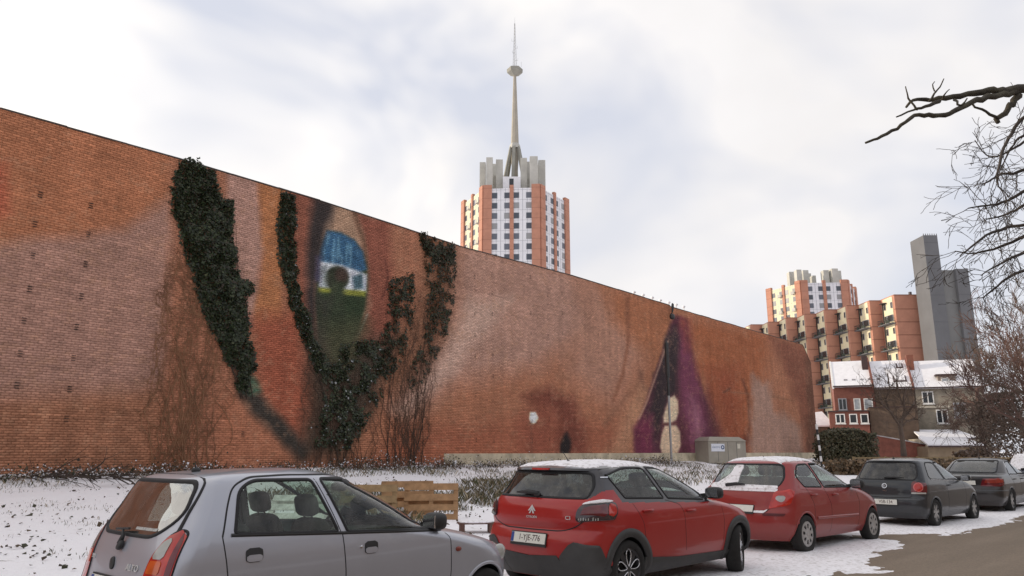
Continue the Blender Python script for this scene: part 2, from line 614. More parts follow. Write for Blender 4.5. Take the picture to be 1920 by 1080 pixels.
# lanes worn bare by tyres, and the dry ground right under the cars
cover = cover.reshape(SA.shape)
SZ = 0.012 + np.clip(cover * 0.05, -0.03, 0.028)
P = np.stack([RO[0] + SA * RD[0] + SB * RN[0], RO[1] + SA * RD[1] + SB * RN[1], SZ], -1)
idx = np.arange(SA.size).reshape(SA.shape)
sf = np.stack([idx[:-1, :-1], idx[:-1, 1:], idx[1:, 1:], idx[1:, :-1]], -1).reshape(-1, 4)[:, ::-1]
keep = (SZ.ravel()[sf] > 0.008).any(1)
mesh_np('snow', P.reshape(-1, 3), sf[keep], snow_mat, smooth=True, kind='structure')

# ================================================================== the long painted brick wall
TOP_PX = [(-60, 184), (0, 202), (340, 297), (600, 375), (860, 460), (1070, 515), (1255, 571.5), (1257, 574.5), (1380, 610), (1505, 646)]
tp = sorted(wall_px(*q) for q in TOP_PX)
tps = np.array([q[0] for q in tp]); tpz = np.array([q[1] for q in tp])
S_END = wall_px(1527, 760)[0]
s_c, z_c = wall_px(1505, 646); _, z_e = wall_px(1527, 683)
tps = np.concatenate([[-34], tps, [S_END]]); tpz = np.concatenate([[tpz[0]], tpz, [z_e]])
S_START = -34.0


def top_z(s):
    return np.interp(s, tps, tpz)


def poly_sd(U, V, poly):
    """signed distance in photo pixels, negative inside"""
    P = np.asarray(poly, float); Q = np.roll(P, -1, 0)
    d = np.full(U.shape, 1e18); inside = np.zeros(U.shape, bool)
    for (x0, y0), (x1, y1) in zip(P, Q):
        ex, ey = x1 - x0, y1 - y0
        wx, wy = U - x0, V - y0
        t = np.clip((wx * ex + wy * ey) / (ex * ex + ey * ey + 1e-9), 0, 1)
        d = np.minimum(d, (wx - t * ex) ** 2 + (wy - t * ey) ** 2)
        c = ((y0 <= V) & (V < y1)) | ((y1 <= V) & (V < y0))
        with np.errstate(divide='ignore', invalid='ignore'):
            xi = x0 + (V - y0) * ex / (ey if abs(ey) > 1e-9 else 1e-9)
        inside ^= c & (U < xi)
    d = np.sqrt(d)
    return np.where(inside, -d, d)


def vnoise(x, y, seed):
    """cheap smooth value noise, vectorised"""
    r = np.random.default_rng(seed).random((64, 64))
    xi = np.floor(x).astype(int); yi = np.floor(y).astype(int)
    fx = x - xi; fy = y - yi
    fx = fx * fx * (3 - 2 * fx); fy = fy * fy * (3 - 2 * fy)
    g = lambda a, b: r[a % 64, b % 64]
    return (g(xi, yi) * (1 - fx) + g(xi + 1, yi) * fx) * (1 - fy) + (g(xi, yi + 1) * (1 - fx) + g(xi + 1, yi + 1) * fx) * fy


PAINT_K = np.array([0.50, 0.495, 0.56])    # light that falls on the shaded wall, so that paint = seen colour / light


def mural(s, z):
    """flat paint of the mural: colour of the wall at (s, z)"""
    P = np.stack([WA[0] + s * WD[0], WA[1] + s * WD[1], z], -1)
    U, V = proj(P)
    col = np.tile(np.array([147., 92., 70.]), (len(s), 1))
    wob = (vnoise(s * 0.9, z * 0.9, 3) - 0.5) * 10 + (vnoise(s * 3.1, z * 2.7, 4) - 0.5) * 5

    def lay(poly, c, feather=6, a=1.0, wobble=1.0):
        d = poly_sd(U, V, poly) + wob * wobble * min(1.0, feather / 6)
        k = np.clip(0.5 - d / (2 * feather), 0, 1) * a
        col[:] = col * (1 - k[:, None]) + np.array(c, float) * k[:, None]

    def line(pts, w, c, feather=3, a=1.0):
        d = np.full(U.shape, 1e9)
        for (x0, y0), (x1, y1) in zip(pts[:-1], pts[1:]):
            ex, ey = x1 - x0, y1 - y0
            t = np.clip(((U - x0) * ex + (V - y0) * ey) / (ex * ex + ey * ey), 0, 1)
            d = np.minimum(d, np.hypot(U - x0 - t * ex, V - y0 - t * ey))
        k = np.clip(0.5 - (d - w) / (2 * feather), 0, 1) * a
        col[:] = col * (1 - k[:, None]) + np.array(c, float) * k[:, None]

    # --- skin tones, left part
    lay([(-400, 100), (330, 250), (320, 380), (230, 425), (0, 480), (-400, 520)], (152, 92, 66), 18)
    lay([(-60, 330), (12, 300), (20, 400), (-60, 440)], (160, 78, 58), 12, 0.8)
    lay([(-400, 520), (0, 455), (230, 430), (318, 372), (340, 470), (330, 640), (300, 740), (-400, 800)], (144, 104, 95), 14)
    lay([(-400, 770), (310, 730), (300, 900), (-400, 900)], (134, 86, 66), 30)
    lay([(330, 250), (525, 300), (525, 900), (300, 900)], (146, 92, 72), 16)
    lay([(425, 318), (482, 335), (494, 470), (478, 600), (455, 640), (430, 620)], (152, 112, 104), 7)
    lay([(484, 335), (530, 350), (530, 640), (490, 640), (478, 590), (494, 470)], (156, 96, 62), 6)
    lay([(470, 600), (560, 580), (600, 700), (610, 850), (560, 850), (480, 740)], (138, 70, 52), 22)
    lay([(410, 720), (470, 760), (560, 860), (400, 880)], (150, 92, 70), 14)
    # --- around the eye
    lay([(545, 350), (605, 372), (598, 470), (585, 600), (560, 590), (548, 470)], (128, 72, 58), 10)
    lay([(605, 372), (705, 405), (735, 520), (725, 640), (600, 700), (585, 500)], (150, 116, 98), 6)
    lay([(664, 395), (745, 420), (745, 640), (680, 705), (640, 690), (668, 640), (688, 590), (690, 500), (682, 455)], (124, 68, 56), 8)
    lay([(732, 412), (795, 430), (800, 620), (735, 700), (740, 520)], (146, 92, 72), 10)
    lay([(790, 425), (862, 455), (850, 680), (760, 780), (720, 700), (790, 560)], (120, 78, 60), 14)
    line([(722, 488), (727, 520), (722, 545), (716, 560)], 1.5, (82, 42, 36), 2)
    line([(664, 398), (684, 460), (690, 520), (686, 590), (670, 625)], 2.5, (92, 66, 52), 4)
    # iris: blue sky, house, hedge, meadow, silhouette
    lay([(614, 432), (640, 437), (664, 450), (680, 472), (687, 500), (688, 545), (684, 580), (672, 615), (655, 650), (640, 690), (600, 690), (590, 560), (598, 480)], (43, 55, 38), 3, 1, 0.2)
    lay([(612, 432), (640, 437), (664, 450), (680, 472), (687, 505), (672, 512), (650, 503), (620, 495), (596, 493), (598, 470)], (46, 84, 124), 3, 1, 0.3)
    st = vnoise(s * 9, z * 2.2, 8)
    kk = np.clip(0.5 - poly_sd(U, V, [(614, 438), (660, 452), (684, 500), (650, 500), (600, 490)]) / 6, 0, 1) * np.clip((st - 0.5) * 3, 0, 0.7)
    col[:] = col * (1 - kk[:, None]) + np.array([92, 136, 170.]) * kk[:, None]
    lay([(598, 490), (640, 497), (687, 515), (686, 548), (640, 545), (597, 540)], (178, 182, 200), 2.5, 1, 0.3)
    kk = np.clip(0.5 - poly_sd(U, V, [(598, 490), (687, 515), (686, 548), (597, 540)]) / 4, 0, 1) * np.clip((vnoise(s * 14, z * 1.5, 9) - 0.55) * 4, 0, 0.8)
    col[:] = col * (1 - kk[:, None]) + np.array([120, 122, 150.]) * kk[:, None]
    lay([(662, 520), (676, 516), (682, 540), (664, 543)], (62, 88, 104), 3)
    lay([(596, 538), (640, 542), (686, 546), (684, 556), (640, 552), (596, 547)], (118, 120, 44), 2, 1, 0.3)
    th = np.linspace(0, 2 * math.pi, 18)
    lay([(631 + 23 * math.cos(t), 522 + 23 * math.sin(t)) for t in th[:-1]], (44, 48, 38), 3, 1, 0.3)
    lay([(600, 500), (612, 496), (616, 540), (602, 540)], (104, 112, 116), 3, 0.6)
    lay([(640 + 12 * math.cos(t), 516 + 14 * math.sin(t)) for t in th[:-1]], (62, 46, 42), 4, 0.9, 0.3)
    lay([(622, 530), (642, 530), (646, 560), (650, 620), (608, 620), (614, 560)], (46, 54, 40), 4)
    lay([(596, 556), (622, 556), (616, 690), (598, 690)], (50, 48, 44), 8, 0.8)
    line([(688, 590), (678, 615), (668, 632)], 1.2, (150, 140, 132), 1.5)
    # lid shadow, painted dark
    lay([(588, 368), (626, 382), (618, 410), (604, 450), (598, 500), (594, 560), (596, 640), (575, 660), (572, 560), (577, 450)], (50, 42, 44), 9)
    lay([(592, 480), (600, 480), (600, 530), (590, 530)], (58, 54, 88), 4, 0.7)
    # painted shade below the eye
    lay([(572, 600), (640, 640), (740, 640), (700, 760), (640, 858), (560, 860), (580, 760)], (62, 54, 48), 22, 0.92)
    lay([(606, 600), (690, 600), (660, 690), (610, 690)], (64, 64, 46), 14, 0.8)
    # brow stroke below the first ivy
    lay([(440, 690), (470, 700), (500, 750), (535, 790), (575, 845), (570, 868), (520, 820), (470, 775), (445, 742)], (54, 48, 46), 9)
    lay([(455, 700), (478, 705), (495, 735), (470, 745), (448, 735)], (62, 96, 78), 6, 0.75)
    # --- pale cheek
    lay([(858, 440), (1080, 508), (1120, 620), (1000, 690), (860, 720), (760, 790), (735, 760), (850, 620)], (152, 112, 102), 26)
    lay([(880, 560), (960, 560), (860, 690), (760, 780), (735, 770), (830, 670)], (168, 136, 128), 14, 0.75)
    lay([(1080, 515), (1180, 545), (1210, 650), (1150, 760), (1060, 700), (1090, 600)], (150, 106, 92), 25)
    lay([(740, 800), (1000, 790), (1180, 800), (1190, 860), (700, 880)], (142, 80, 60), 20)
    lay([(1125, 530), (1240, 566), (1262, 590), (1235, 680), (1190, 640), (1150, 600)], (146, 88, 62), 16)
    line([(1176, 560), (1178, 640), (1168, 700), (1150, 750)], 2.0, (122, 72, 54), 4)
    line([(1134, 795), (1165, 755), (1196, 722), (1202, 700)], 3.0, (120, 78, 62), 6, 0.8)
    line([(1200, 695), (1206, 728), (1216, 732)], 3.0, (112, 72, 60), 5)
    lay([(1170, 780), (1200, 720), (1215, 735), (1195, 820), (1185, 860), (1130, 860)], (158, 112, 88), 12, 0.8)
    # nostril
    lay([(985, 745), (1030, 728), (1070, 745), (1090, 790), (1098, 856), (1040, 856), (1048, 800), (1030, 770)], (106, 54, 44), 13)
    lay([(975, 780), (1020, 750), (1050, 780), (1045, 856), (980, 856)], (128, 66, 52), 18, 0.8)
    lay([(1062, 812), (1068, 830), (1068, 858), (1050, 858), (1052, 832)], (34, 28, 30), 4)
    line([(996, 798), (997, 850)], 1.0, (110, 70, 58), 3, 0.6)
    lay([(993 + 0, 773), (1004, 773), (1009, 784), (1004, 794), (996, 794), (992, 785)], (226, 222, 208), 1.6, 1, 0.15)
    line([(993, 792), (1000, 796), (1007, 792)], 0.8, (90, 62, 50), 1.5)
    # --- lips and teeth
    lay([(1262, 590), (1290, 598), (1296, 650), (1320, 740), (1350, 800), (1372, 860), (1190, 860), (1188, 810), (1206, 770), (1232, 690), (1250, 635)], (84, 40, 54), 4, 1, 0.3)
    lay([(1248, 640), (1264, 610), (1276, 640), (1270, 740), (1252, 745), (1240, 800), (1230, 860), (1215, 860), (1215, 780), (1236, 690)], (50, 38, 44), 7)
    lay([(1278, 620), (1292, 640), (1318, 740), (1330, 800), (1335, 860), (1290, 860), (1280, 760), (1272, 700)], (104, 48, 74), 7)
    lay([(1190, 800), (1222, 780), (1232, 860), (1192, 860)], (104, 40, 66), 10)
    lay([(1294, 740), (1306, 750), (1318, 800), (1322, 860), (1296, 860), (1296, 800)], (150, 92, 118), 8, 0.85)
    lay([(1276, 600), (1296, 596), (1300, 640), (1290, 660)], (122, 54, 58), 8)
    lay([(1328, 700), (1345, 760), (1372, 860), (1345, 860), (1322, 740)], (84, 44, 58), 9)
    lay([(1264, 741), (1271, 752), (1272, 772), (1268, 788), (1258, 793), (1244, 793), (1243, 782), (1249, 762), (1256, 746)], (192, 166, 146), 2.0, 1, 0.2)
    lay([(1246, 798), (1268, 797), (1275, 810), (1276, 835), (1270, 852), (1256, 856), (1242, 852), (1237, 838), (1240, 815)], (184, 157, 138), 2.0, 1, 0.2)
    line([(1243, 795), (1268, 794)], 1.0, (110, 70, 60), 2)
    line([(1252, 640), (1235, 690), (1212, 755), (1198, 785)], 1.2, (182, 142, 124), 2, 0.8)
    # --- chin and the far end
    lay([(1292, 600), (1440, 630), (1420, 860), (1372, 860), (1340, 760), (1308, 680)], (142, 78, 50), 14)
    lay([(1325, 690), (1385, 690), (1395, 850), (1360, 850)], (130, 62, 42), 20, 0.8)
    line([(1392, 712), (1402, 740), (1406, 790), (1402, 830)], 1.8, (94, 50, 36), 3)
    line([(1358, 735), (1368, 729)], 2, (96, 56, 44), 2)
    line([(1370, 735), (1440, 742), (1490, 752)], 1.0, (120, 78, 60), 2)
    lay([(1360, 835), (1400, 820), (1400, 860), (1355, 860)], (92, 42, 30), 8)
    lay([(1412, 705), (1440, 720), (1455, 770), (1490, 790), (1505, 800), (1512, 860), (1408, 860), (1406, 780)], (146, 112, 104), 8, 0.95)
    lay([(1440, 628), (1512, 650), (1535, 690), (1535, 860), (1508, 860), (1500, 760), (1470, 690)], (116, 66, 52), 9)
    lay([(1512, 660), (1540, 690), (1540, 860), (1514, 860)], (92, 56, 44), 6)
    # flaked and washed-out spots where the bare brick shows
    fl = np.clip((vnoise(s * 2.3, z * 3.1, 101) * .45 + vnoise(s * 9.7, z * 13.1, 102) * .55 - 0.66) * 6, 0, 0.32) * np.where((U > 560) & (U < 745), 0.15, 1.0)
    col[:] = col * (1 - fl[:, None]) + np.array([150., 108., 88.]) * fl[:, None]
    grey = col @ np.array([.3, .59, .11])
    col[:] = (col * 0.84 + grey[:, None] * 0.16) * 0.95          # weathered, dusty paint
    return np.clip(lin(col) / PAINT_K, 0.004, 0.85)


def wall_material(name, mortar=False):
    m, nt, N, L, b = new_mat(name)
    b.inputs['Roughness'].default_value = 0.85
    b.inputs['Specular IOR Level'].default_value = 0.25
    at = N.new('ShaderNodeAttribute'); at.attribute_name = 'paint'
    geo = N.new('ShaderNodeNewGeometry')
    n1 = N.new('ShaderNodeTexNoise'); n1.inputs['Scale'].default_value = 0.9; n1.inputs['Detail'].default_value = 8; n1.inputs['Roughness'].default_value = 0.65
    L.new(geo.outputs['Position'], n1.inputs['Vector'])
    # rain streaks
    mp = N.new('ShaderNodeMapping'); mp.inputs['Scale'].default_value = (1.7, 1.7, 0.12)
    L.new(geo.outputs['Position'], mp.inputs[0])
    n2 = N.new('ShaderNodeTexNoise'); n2.inputs['Scale'].default_value = 1.4; n2.inputs['Detail'].default_value = 5
    L.new(mp.outputs[0], n2.inputs['Vector'])
    n3 = N.new('ShaderNodeTexNoise'); n3.inputs['Scale'].default_value = 14; n3.inputs['Detail'].default_value = 6
    L.new(geo.outputs['Position'], n3.inputs['Vector'])
    r1 = N.new('ShaderNodeMapRange'); r1.inputs['From Min'].default_value = 0.3; r1.inputs['From Max'].default_value = 0.7; r1.inputs['To Min'].default_value = 0.90; r1.inputs['To Max'].default_value = 1.14
    r2 = N.new('ShaderNodeMapRange'); r2.inputs['From Min'].default_value = 0.3; r2.inputs['From Max'].default_value = 0.7; r2.inputs['To Min'].default_value = 0.90; r2.inputs['To Max'].default_value = 1.1
    r3 = N.new('ShaderNodeMapRange'); r3.inputs['From Min'].default_value = 0.3; r3.inputs['From Max'].default_value = 0.75; r3.inputs['To Min'].default_value = 0.82; r3.inputs['To Max'].default_value = 1.16
    L.new(n1.outputs['Fac'], r1.inputs['Value']); L.new(n2.outputs['Fac'], r2.inputs['Value']); L.new(n3.outputs['Fac'], r3.inputs['Value'])
    k1 = N.new('ShaderNodeMath'); k1.operation = 'MULTIPLY'; L.new(r1.outputs[0], k1.inputs[0]); L.new(r2.outputs[0], k1.inputs[1])
    k2 = N.new('ShaderNodeMath'); k2.operation = 'MULTIPLY'; L.new(k1.outputs[0], k2.inputs[0]); L.new(r3.outputs[0], k2.inputs[1])
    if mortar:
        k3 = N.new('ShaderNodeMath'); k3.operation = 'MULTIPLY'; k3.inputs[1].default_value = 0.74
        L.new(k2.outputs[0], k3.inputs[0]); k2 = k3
    sc = N.new('ShaderNodeVectorMath'); sc.operation = 'SCALE'
    L.new(at.outputs['Color'], sc.inputs[0]); L.new(k2.outputs[0], sc.inputs['Scale'])
    L.new(sc.outputs[0], b.inputs['Base Color'])
    bp = N.new('ShaderNodeBump'); bp.inputs['Strength'].default_value = 0.4; bp.inputs['Distance'].default_value = 0.01
    L.new(n3.outputs['Fac'], bp.inputs['Height']); L.new(bp.outputs[0], b.inputs['Normal'])
    return m


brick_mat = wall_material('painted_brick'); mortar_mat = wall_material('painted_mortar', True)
wall = thing('mural_wall', 'long brick wall painted with a huge face lying on its side', 'wall', WP(0, 0.9))
winv = Matrix.Translation(WP(0, 0.9)).inverted()
wloc = np.array(WP(0, 0.9))


def to_wall_pts(s, z, off):
    return np.stack([WA[0] + s * WD[0] + off * WN[0], WA[1] + s * WD[1] + off * WN[1], z], -1) - wloc


# the mortar bed: one grid face behind the bricks
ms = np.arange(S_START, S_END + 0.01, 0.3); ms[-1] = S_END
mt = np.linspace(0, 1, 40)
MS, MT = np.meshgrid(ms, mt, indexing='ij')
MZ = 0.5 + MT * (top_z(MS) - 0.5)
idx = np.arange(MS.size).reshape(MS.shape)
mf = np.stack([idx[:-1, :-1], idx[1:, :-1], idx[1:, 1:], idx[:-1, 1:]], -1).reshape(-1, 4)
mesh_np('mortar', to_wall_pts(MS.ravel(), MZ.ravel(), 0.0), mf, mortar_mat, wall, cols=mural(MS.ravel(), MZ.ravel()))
# body of the hall behind it
b_ = MB()
zt = lambda s: float(top_z(s))
for s0, s1 in zip(tps[:-1], tps[1:]):
    if s1 - s0 < 1e-3: continue
    a = [WP(s0, 0.4, -0.02), WP(s1, 0.4, -0.02), WP(s1, zt(s1) - 0.02, -0.02), WP(s0, zt(s0) - 0.02, -0.02)]
    c = [WP(s0, 0.4, -0.6), WP(s1, 0.4, -0.6), WP(s1, zt(s1) - 0.02, -0.6), WP(s0, zt(s0) - 0.02, -0.6)]
    b_.loft([p - Vector(wloc) for p in a], [p - Vector(wloc) for p in c])
b_.build('wall_core', mat('old_brick_back', (0.22, 0.10, 0.07), 0.9, bump=0.3), wall)

# bricks in running bond
COURSE, BL, GAP = 0.075, 0.22, 0.011
zs_ = np.arange(0.6, 13.2, COURSE)
bs, bz = [], []
for k, z in enumerate(zs_):
    s = np.arange(-6.0, S_END - 0.1, BL) + (BL / 2 if k % 2 else 0.0)
    ok = (z + COURSE < top_z(s + BL)) & (z + COURSE < top_z(s))
    bs.append(s[ok]); bz.append(np.full(ok.sum(), z))
bs = np.concatenate(bs); bz = np.concatenate(bz)
bj = rng.normal(0, 1, (len(bs), 4))
# the ones that show largest: nearest strip that stays in the frame
bu, bv = proj(np.stack([WA[0] + (bs + .1) * WD[0], WA[1] + (bs + .1) * WD[1], bz], -1))
near = np.argsort(np.where((bu > 12) & (bv > 215) & (bv < 868) & (bs > -3), bs * 1.0 + np.abs(bz - 6.0) * 0.02, 1e9))[:300]
is_near = np.zeros(len(bs), bool); is_near[near] = True


def brick_arrays(s, z, J, nx=3):
    n = len(s)
    s0 = s + GAP / 2; s1 = s + BL - GAP / 2
    z0 = z + GAP / 2 + J[:, 1] * 0.0006; z1 = z + COURSE - GAP / 2 + J[:, 2] * 0.0006
    f = 0.011 + np.clip(J[:, 0], -1.5, 2.5) * 0.0022
    t = np.linspace(0, 1, nx + 1)
    fs = s0[:, None] + (s1 - s0)[:, None] * t[None]
    S = np.concatenate([fs, fs, np.stack([s0, s1, s0, s1], 1)], 1)
    Z = np.concatenate([np.repeat(z0[:, None], nx + 1, 1), np.repeat(z1[:, None], nx + 1, 1), np.stack([z0, z0, z1, z1], 1)], 1)
    O = np.concatenate([np.repeat(f[:, None], 2 * nx + 2, 1), np.full((n, 4), -0.004)], 1)
    k = nx + 1
    q = [[i, i + 1, k + i + 1, k + i] for i in range(nx)] + [[2 * k, 0, k, 2 * k + 2], [nx, 2 * k + 1, 2 * k + 3, k + nx]]
    top = list(range(k, 2 * k)) + [2 * k + 3, 2 * k + 2]
    bot = list(range(k - 1, -1, -1)) + [2 * k, 2 * k + 1]
    return S, Z, O, np.array(q), np.array([top, bot])


def brick_cols(S, Z, J):
    c = mural(S.ravel(), Z.ravel()).reshape(*S.shape, 3)
    cr_ = np.random.default_rng(17).normal(0, 1, 400)[np.round((Z[:, 0] - 0.6) / COURSE).astype(int) % 400]
    pt = (vnoise(S[:, 0] * .35, Z[:, 0] * 1.2, 202) - .5) * 2
    v = np.exp(np.clip(J[:, 3], -2.2, 2.2) * 0.10 + cr_ * 0.035 + pt * 0.06)[:, None, None]
    return (c * v).reshape(-1, 3)


S, Z, O, q, tb = brick_arrays(bs[~is_near], bz[~is_near], bj[~is_near])
nb, nv = S.shape
off = (np.arange(nb) * nv)[:, None, None]
mesh_np('brickwork', to_wall_pts(S.ravel(), Z.ravel(), O.ravel()), [(q[None] + off).reshape(-1, 4), (tb[None] + off).reshape(-1, tb.shape[1])], brick_mat, wall, cols=brick_cols(S, Z, bj[~is_near]), kind='stuff')
S, Z, O, q, tb = brick_arrays(bs[is_near], bz[is_near], bj[is_near])
BC = brick_cols(S, Z, bj[is_near]).reshape(S.shape[0], S.shape[1], 3)
for i in range(S.shape[0]):
    mesh_np('brick', to_wall_pts(S[i], Z[i], O[i]), [q, tb], brick_mat, wall, cols=BC[i])

# coping strip, concrete plinth and the vent slots
cop = MB()
for s0, s1 in zip(tps[:-1], tps[1:]):
    n = max(1, int((s1 - s0) / 1.5))
    for i in range(n):
        jz = random.uniform(-.012, .014); zt = lambda s, jz=jz: float(top_z(s)) + jz
        a0 = s0 + (s1 - s0) * i / n; a1 = s0 + (s1 - s0) * (i + 1) / n
        if a1 - a0 < 0.05: continue
        A_ = [WP(a0, zt(a0) - 0.045, 0.03), WP(a0, zt(a0) + 0.0, 0.03), WP(a0, zt(a0) + 0.03, -0.62), WP(a0, zt(a0) - 0.06, -0.62)]
        B_ = [WP(a1 - 0.012, zt(a1) - 0.045, 0.03), WP(a1 - 0.012, zt(a1) + 0.0, 0.03), WP(a1 - 0.012, zt(a1) + 0.03, -0.62), WP(a1 - 0.012, zt(a1) - 0.06, -0.62)]
        cop.loft([p - Vector(wloc) for p in A_], [p - Vector(wloc) for p in B_])
zt = lambda s: float(top_z(s))
cop.build('coping', mat('zinc_coping', (0.055, 0.045, 0.04), 0.7), wall)

ps0 = wall_px(832, 850)[0]
zpl = 1.5
pl = MB()
for a0 in np.arange(ps0, S_END, 3.0):
    a1 = min(a0 + 2.985, S_END + 0.05)
    A_ = [WP(a0, 0.5, -0.01), WP(a0, 0.5, 0.05), WP(a0, zpl, 0.05), WP(a0, zpl + 0.03, -0.01)]
    B_ = [WP(a1, 0.5, -0.01), WP(a1, 0.5, 0.05), WP(a1, zpl, 0.05), WP(a1, zpl + 0.03, -0.01)]
    pl.loft([p - Vector(wloc) for p in A_], [p - Vector(wloc) for p in B_])
pl.build('plinth', mat('pale_concrete', (0.50, 0.43, 0.31), 0.9, var=0.3, scale=1.5, bump=0.3, coords='Object'), wall)

vm = MB()
for k in range(3):
    vm.box(-0.06, 0.06, -0.014, -0.001, k * COURSE - 0.004 + 0.0, k * COURSE + 0.016)
vent0 = vm.build('vent', mat('vent_black', (0.035, 0.024, 0.02), 0.9), wall)
vents = [(75, 370), (65, 425), (61, 484), (55, 547), (44, 606), (37, 668), (31, 728), (170, 390), (165, 444), (160, 500), (152, 560), (143, 618), (137, 676), (130, 735), (124, 790), (455, 818)]
for u in (891, 924, 996, 1028, 1055, 1122, 1143, 1171):
    for v in (480, 520, 555, 592, 630, 668, 706, 745, 790, 830):
        if v > 468 + (u - 860) * 0.29 + 12 and random.random() < 0.8:
            vents.append((u + (v - 650) * 0.012, v + random.uniform(-3, 3)))
for i, (u, v) in enumerate(vents):
    s, z = wall_px(u, v, 0.02)
    p = WP(s, z, 0.016) - Vector(wloc)
    o = vent0 if i == 0 else inst(vent0, 'vent', wall)
    o.location = p; o.rotation_euler = (0, 0, WALL_ANG)
    if u > 860: o.scale = (0.55, 1, 1)

# roof sheet of the hall behind, snow on it
rm = MB()
for s0, s1 in zip(tps[:-1], tps[1:]):
    if s1 - s0 < 1e-3: continue
    rm.quad(WP(s0, zt(s0) - 0.25, -0.6), WP(s1, zt(s1) - 0.25, -0.6), WP(s1, zt(s1) - 0.6, -26), WP(s0, zt(s0) - 0.6, -26))
rm.v = [tuple(Vector(p) - Vector(wloc)) for p in rm.v]
rm.build('roof', snow_mat, wall)

# ---- rooflights along the far roof edge: small pale dots over the coping
for i, (u, v) in enumerate([(1189, 549), (1206, 554), (1223, 559), (1238, 564), (1254, 568), (1268, 572), (1282, 576)]):
    s, z = wall_px(u, v, -0.9)
    base = WP(s, float(top_z(s)) - 0.25, -0.9)
    w_ = ('first', 'second', 'third', 'fourth', 'fifth', 'sixth', 'last')[i]
    t = thing('roof_finial', 'small pale capped post on the roof edge, %s of seven from the left' % w_, 'post', base, WALL_ANG, 'pale posts along the roof edge')
    MB().tube([(0, 0, 0), (0, 0, z - base.z)], 0.035, 6).build('post', mat('white_paint', (0.75, 0.74, 0.72), 0.5), t)
    MB().blob((0, 0, z - base.z + 0.04), (0.13, 0.13, 0.09), 0.9, 10, 6).build('cap', snow_mat, t, smooth=True)

# ================================================================== ivy and creepers on the wall
leaf_mats = {}


def leaf_mat(name, col, rough=0.42, var=0.45, trans=0.0):
    m, nt, N, L, b = new_mat(name)
    b.inputs['Roughness'].default_value = rough
    b.inputs['Specular IOR Level'].default_value = 0.35
    at = N.new('ShaderNodeAttribute'); at.attribute_name = 'paint'
    L.new(at.outputs['Color'], b.inputs['Base Color'])
    return m


def leaves(name, pos, size, nrm, colr, m, parent=None, kind='stuff'):
    """pos (N,3); bent leaf of 2 quads each"""
    n = len(pos)
    nrm = nrm / np.linalg.norm(nrm, axis=1, keepdims=True)
    r = rng.normal(size=(n, 3)); r[:, 2] -= 0.8
    a = r - nrm * (r * nrm).sum(1, keepdims=True); a /= np.linalg.norm(a, axis=1, keepdims=True)
    b = np.cross(nrm, a)
    sz = size[:, None]
    v = np.stack([pos, pos + a * sz * 0.5 + b * sz * 0.48 - nrm * sz * 0.12, pos + a * sz * 1.05 + nrm * sz * 0.05, pos + a * sz * 0.5 - b * sz * 0.48 - nrm * sz * 0.12], 1)
    base = (np.arange(n) * 4)[:, None]
    f = np.concatenate([base + np.array([[0, 1, 2]]), base + np.array([[0, 2, 3]])])
    cols = np.repeat(colr, 4, 0)
    return mesh_np(name, v.reshape(-1, 3), f, m, parent, cols=cols, kind=kind)


def in_poly_px(poly, n):
    """random wall points inside a photo polygon, even over the wall"""
    sz = np.array([wall_px(u, v) for u, v in poly])
    lo, hi = sz.min(0), sz.max(0)
    out = np.zeros((0, 2))
    while len(out) < n:
        p = lo + rng.random((n * 2, 2)) * (hi - lo)
        d = poly_sd(p[:, 0], p[:, 1], sz)
        wob = (vnoise(p[:, 0] * 1.6, p[:, 1] * 1.6, 31) - 0.5) * 0.5 + (vnoise(p[:, 0] * 6, p[:, 1] * 6, 32) - 0.5) * 0.35
        out = np.concatenate([out, p[d + wob < 0]])
    p = out[:n]
    return p, -poly_sd(p[:, 0], p[:, 1], sz)


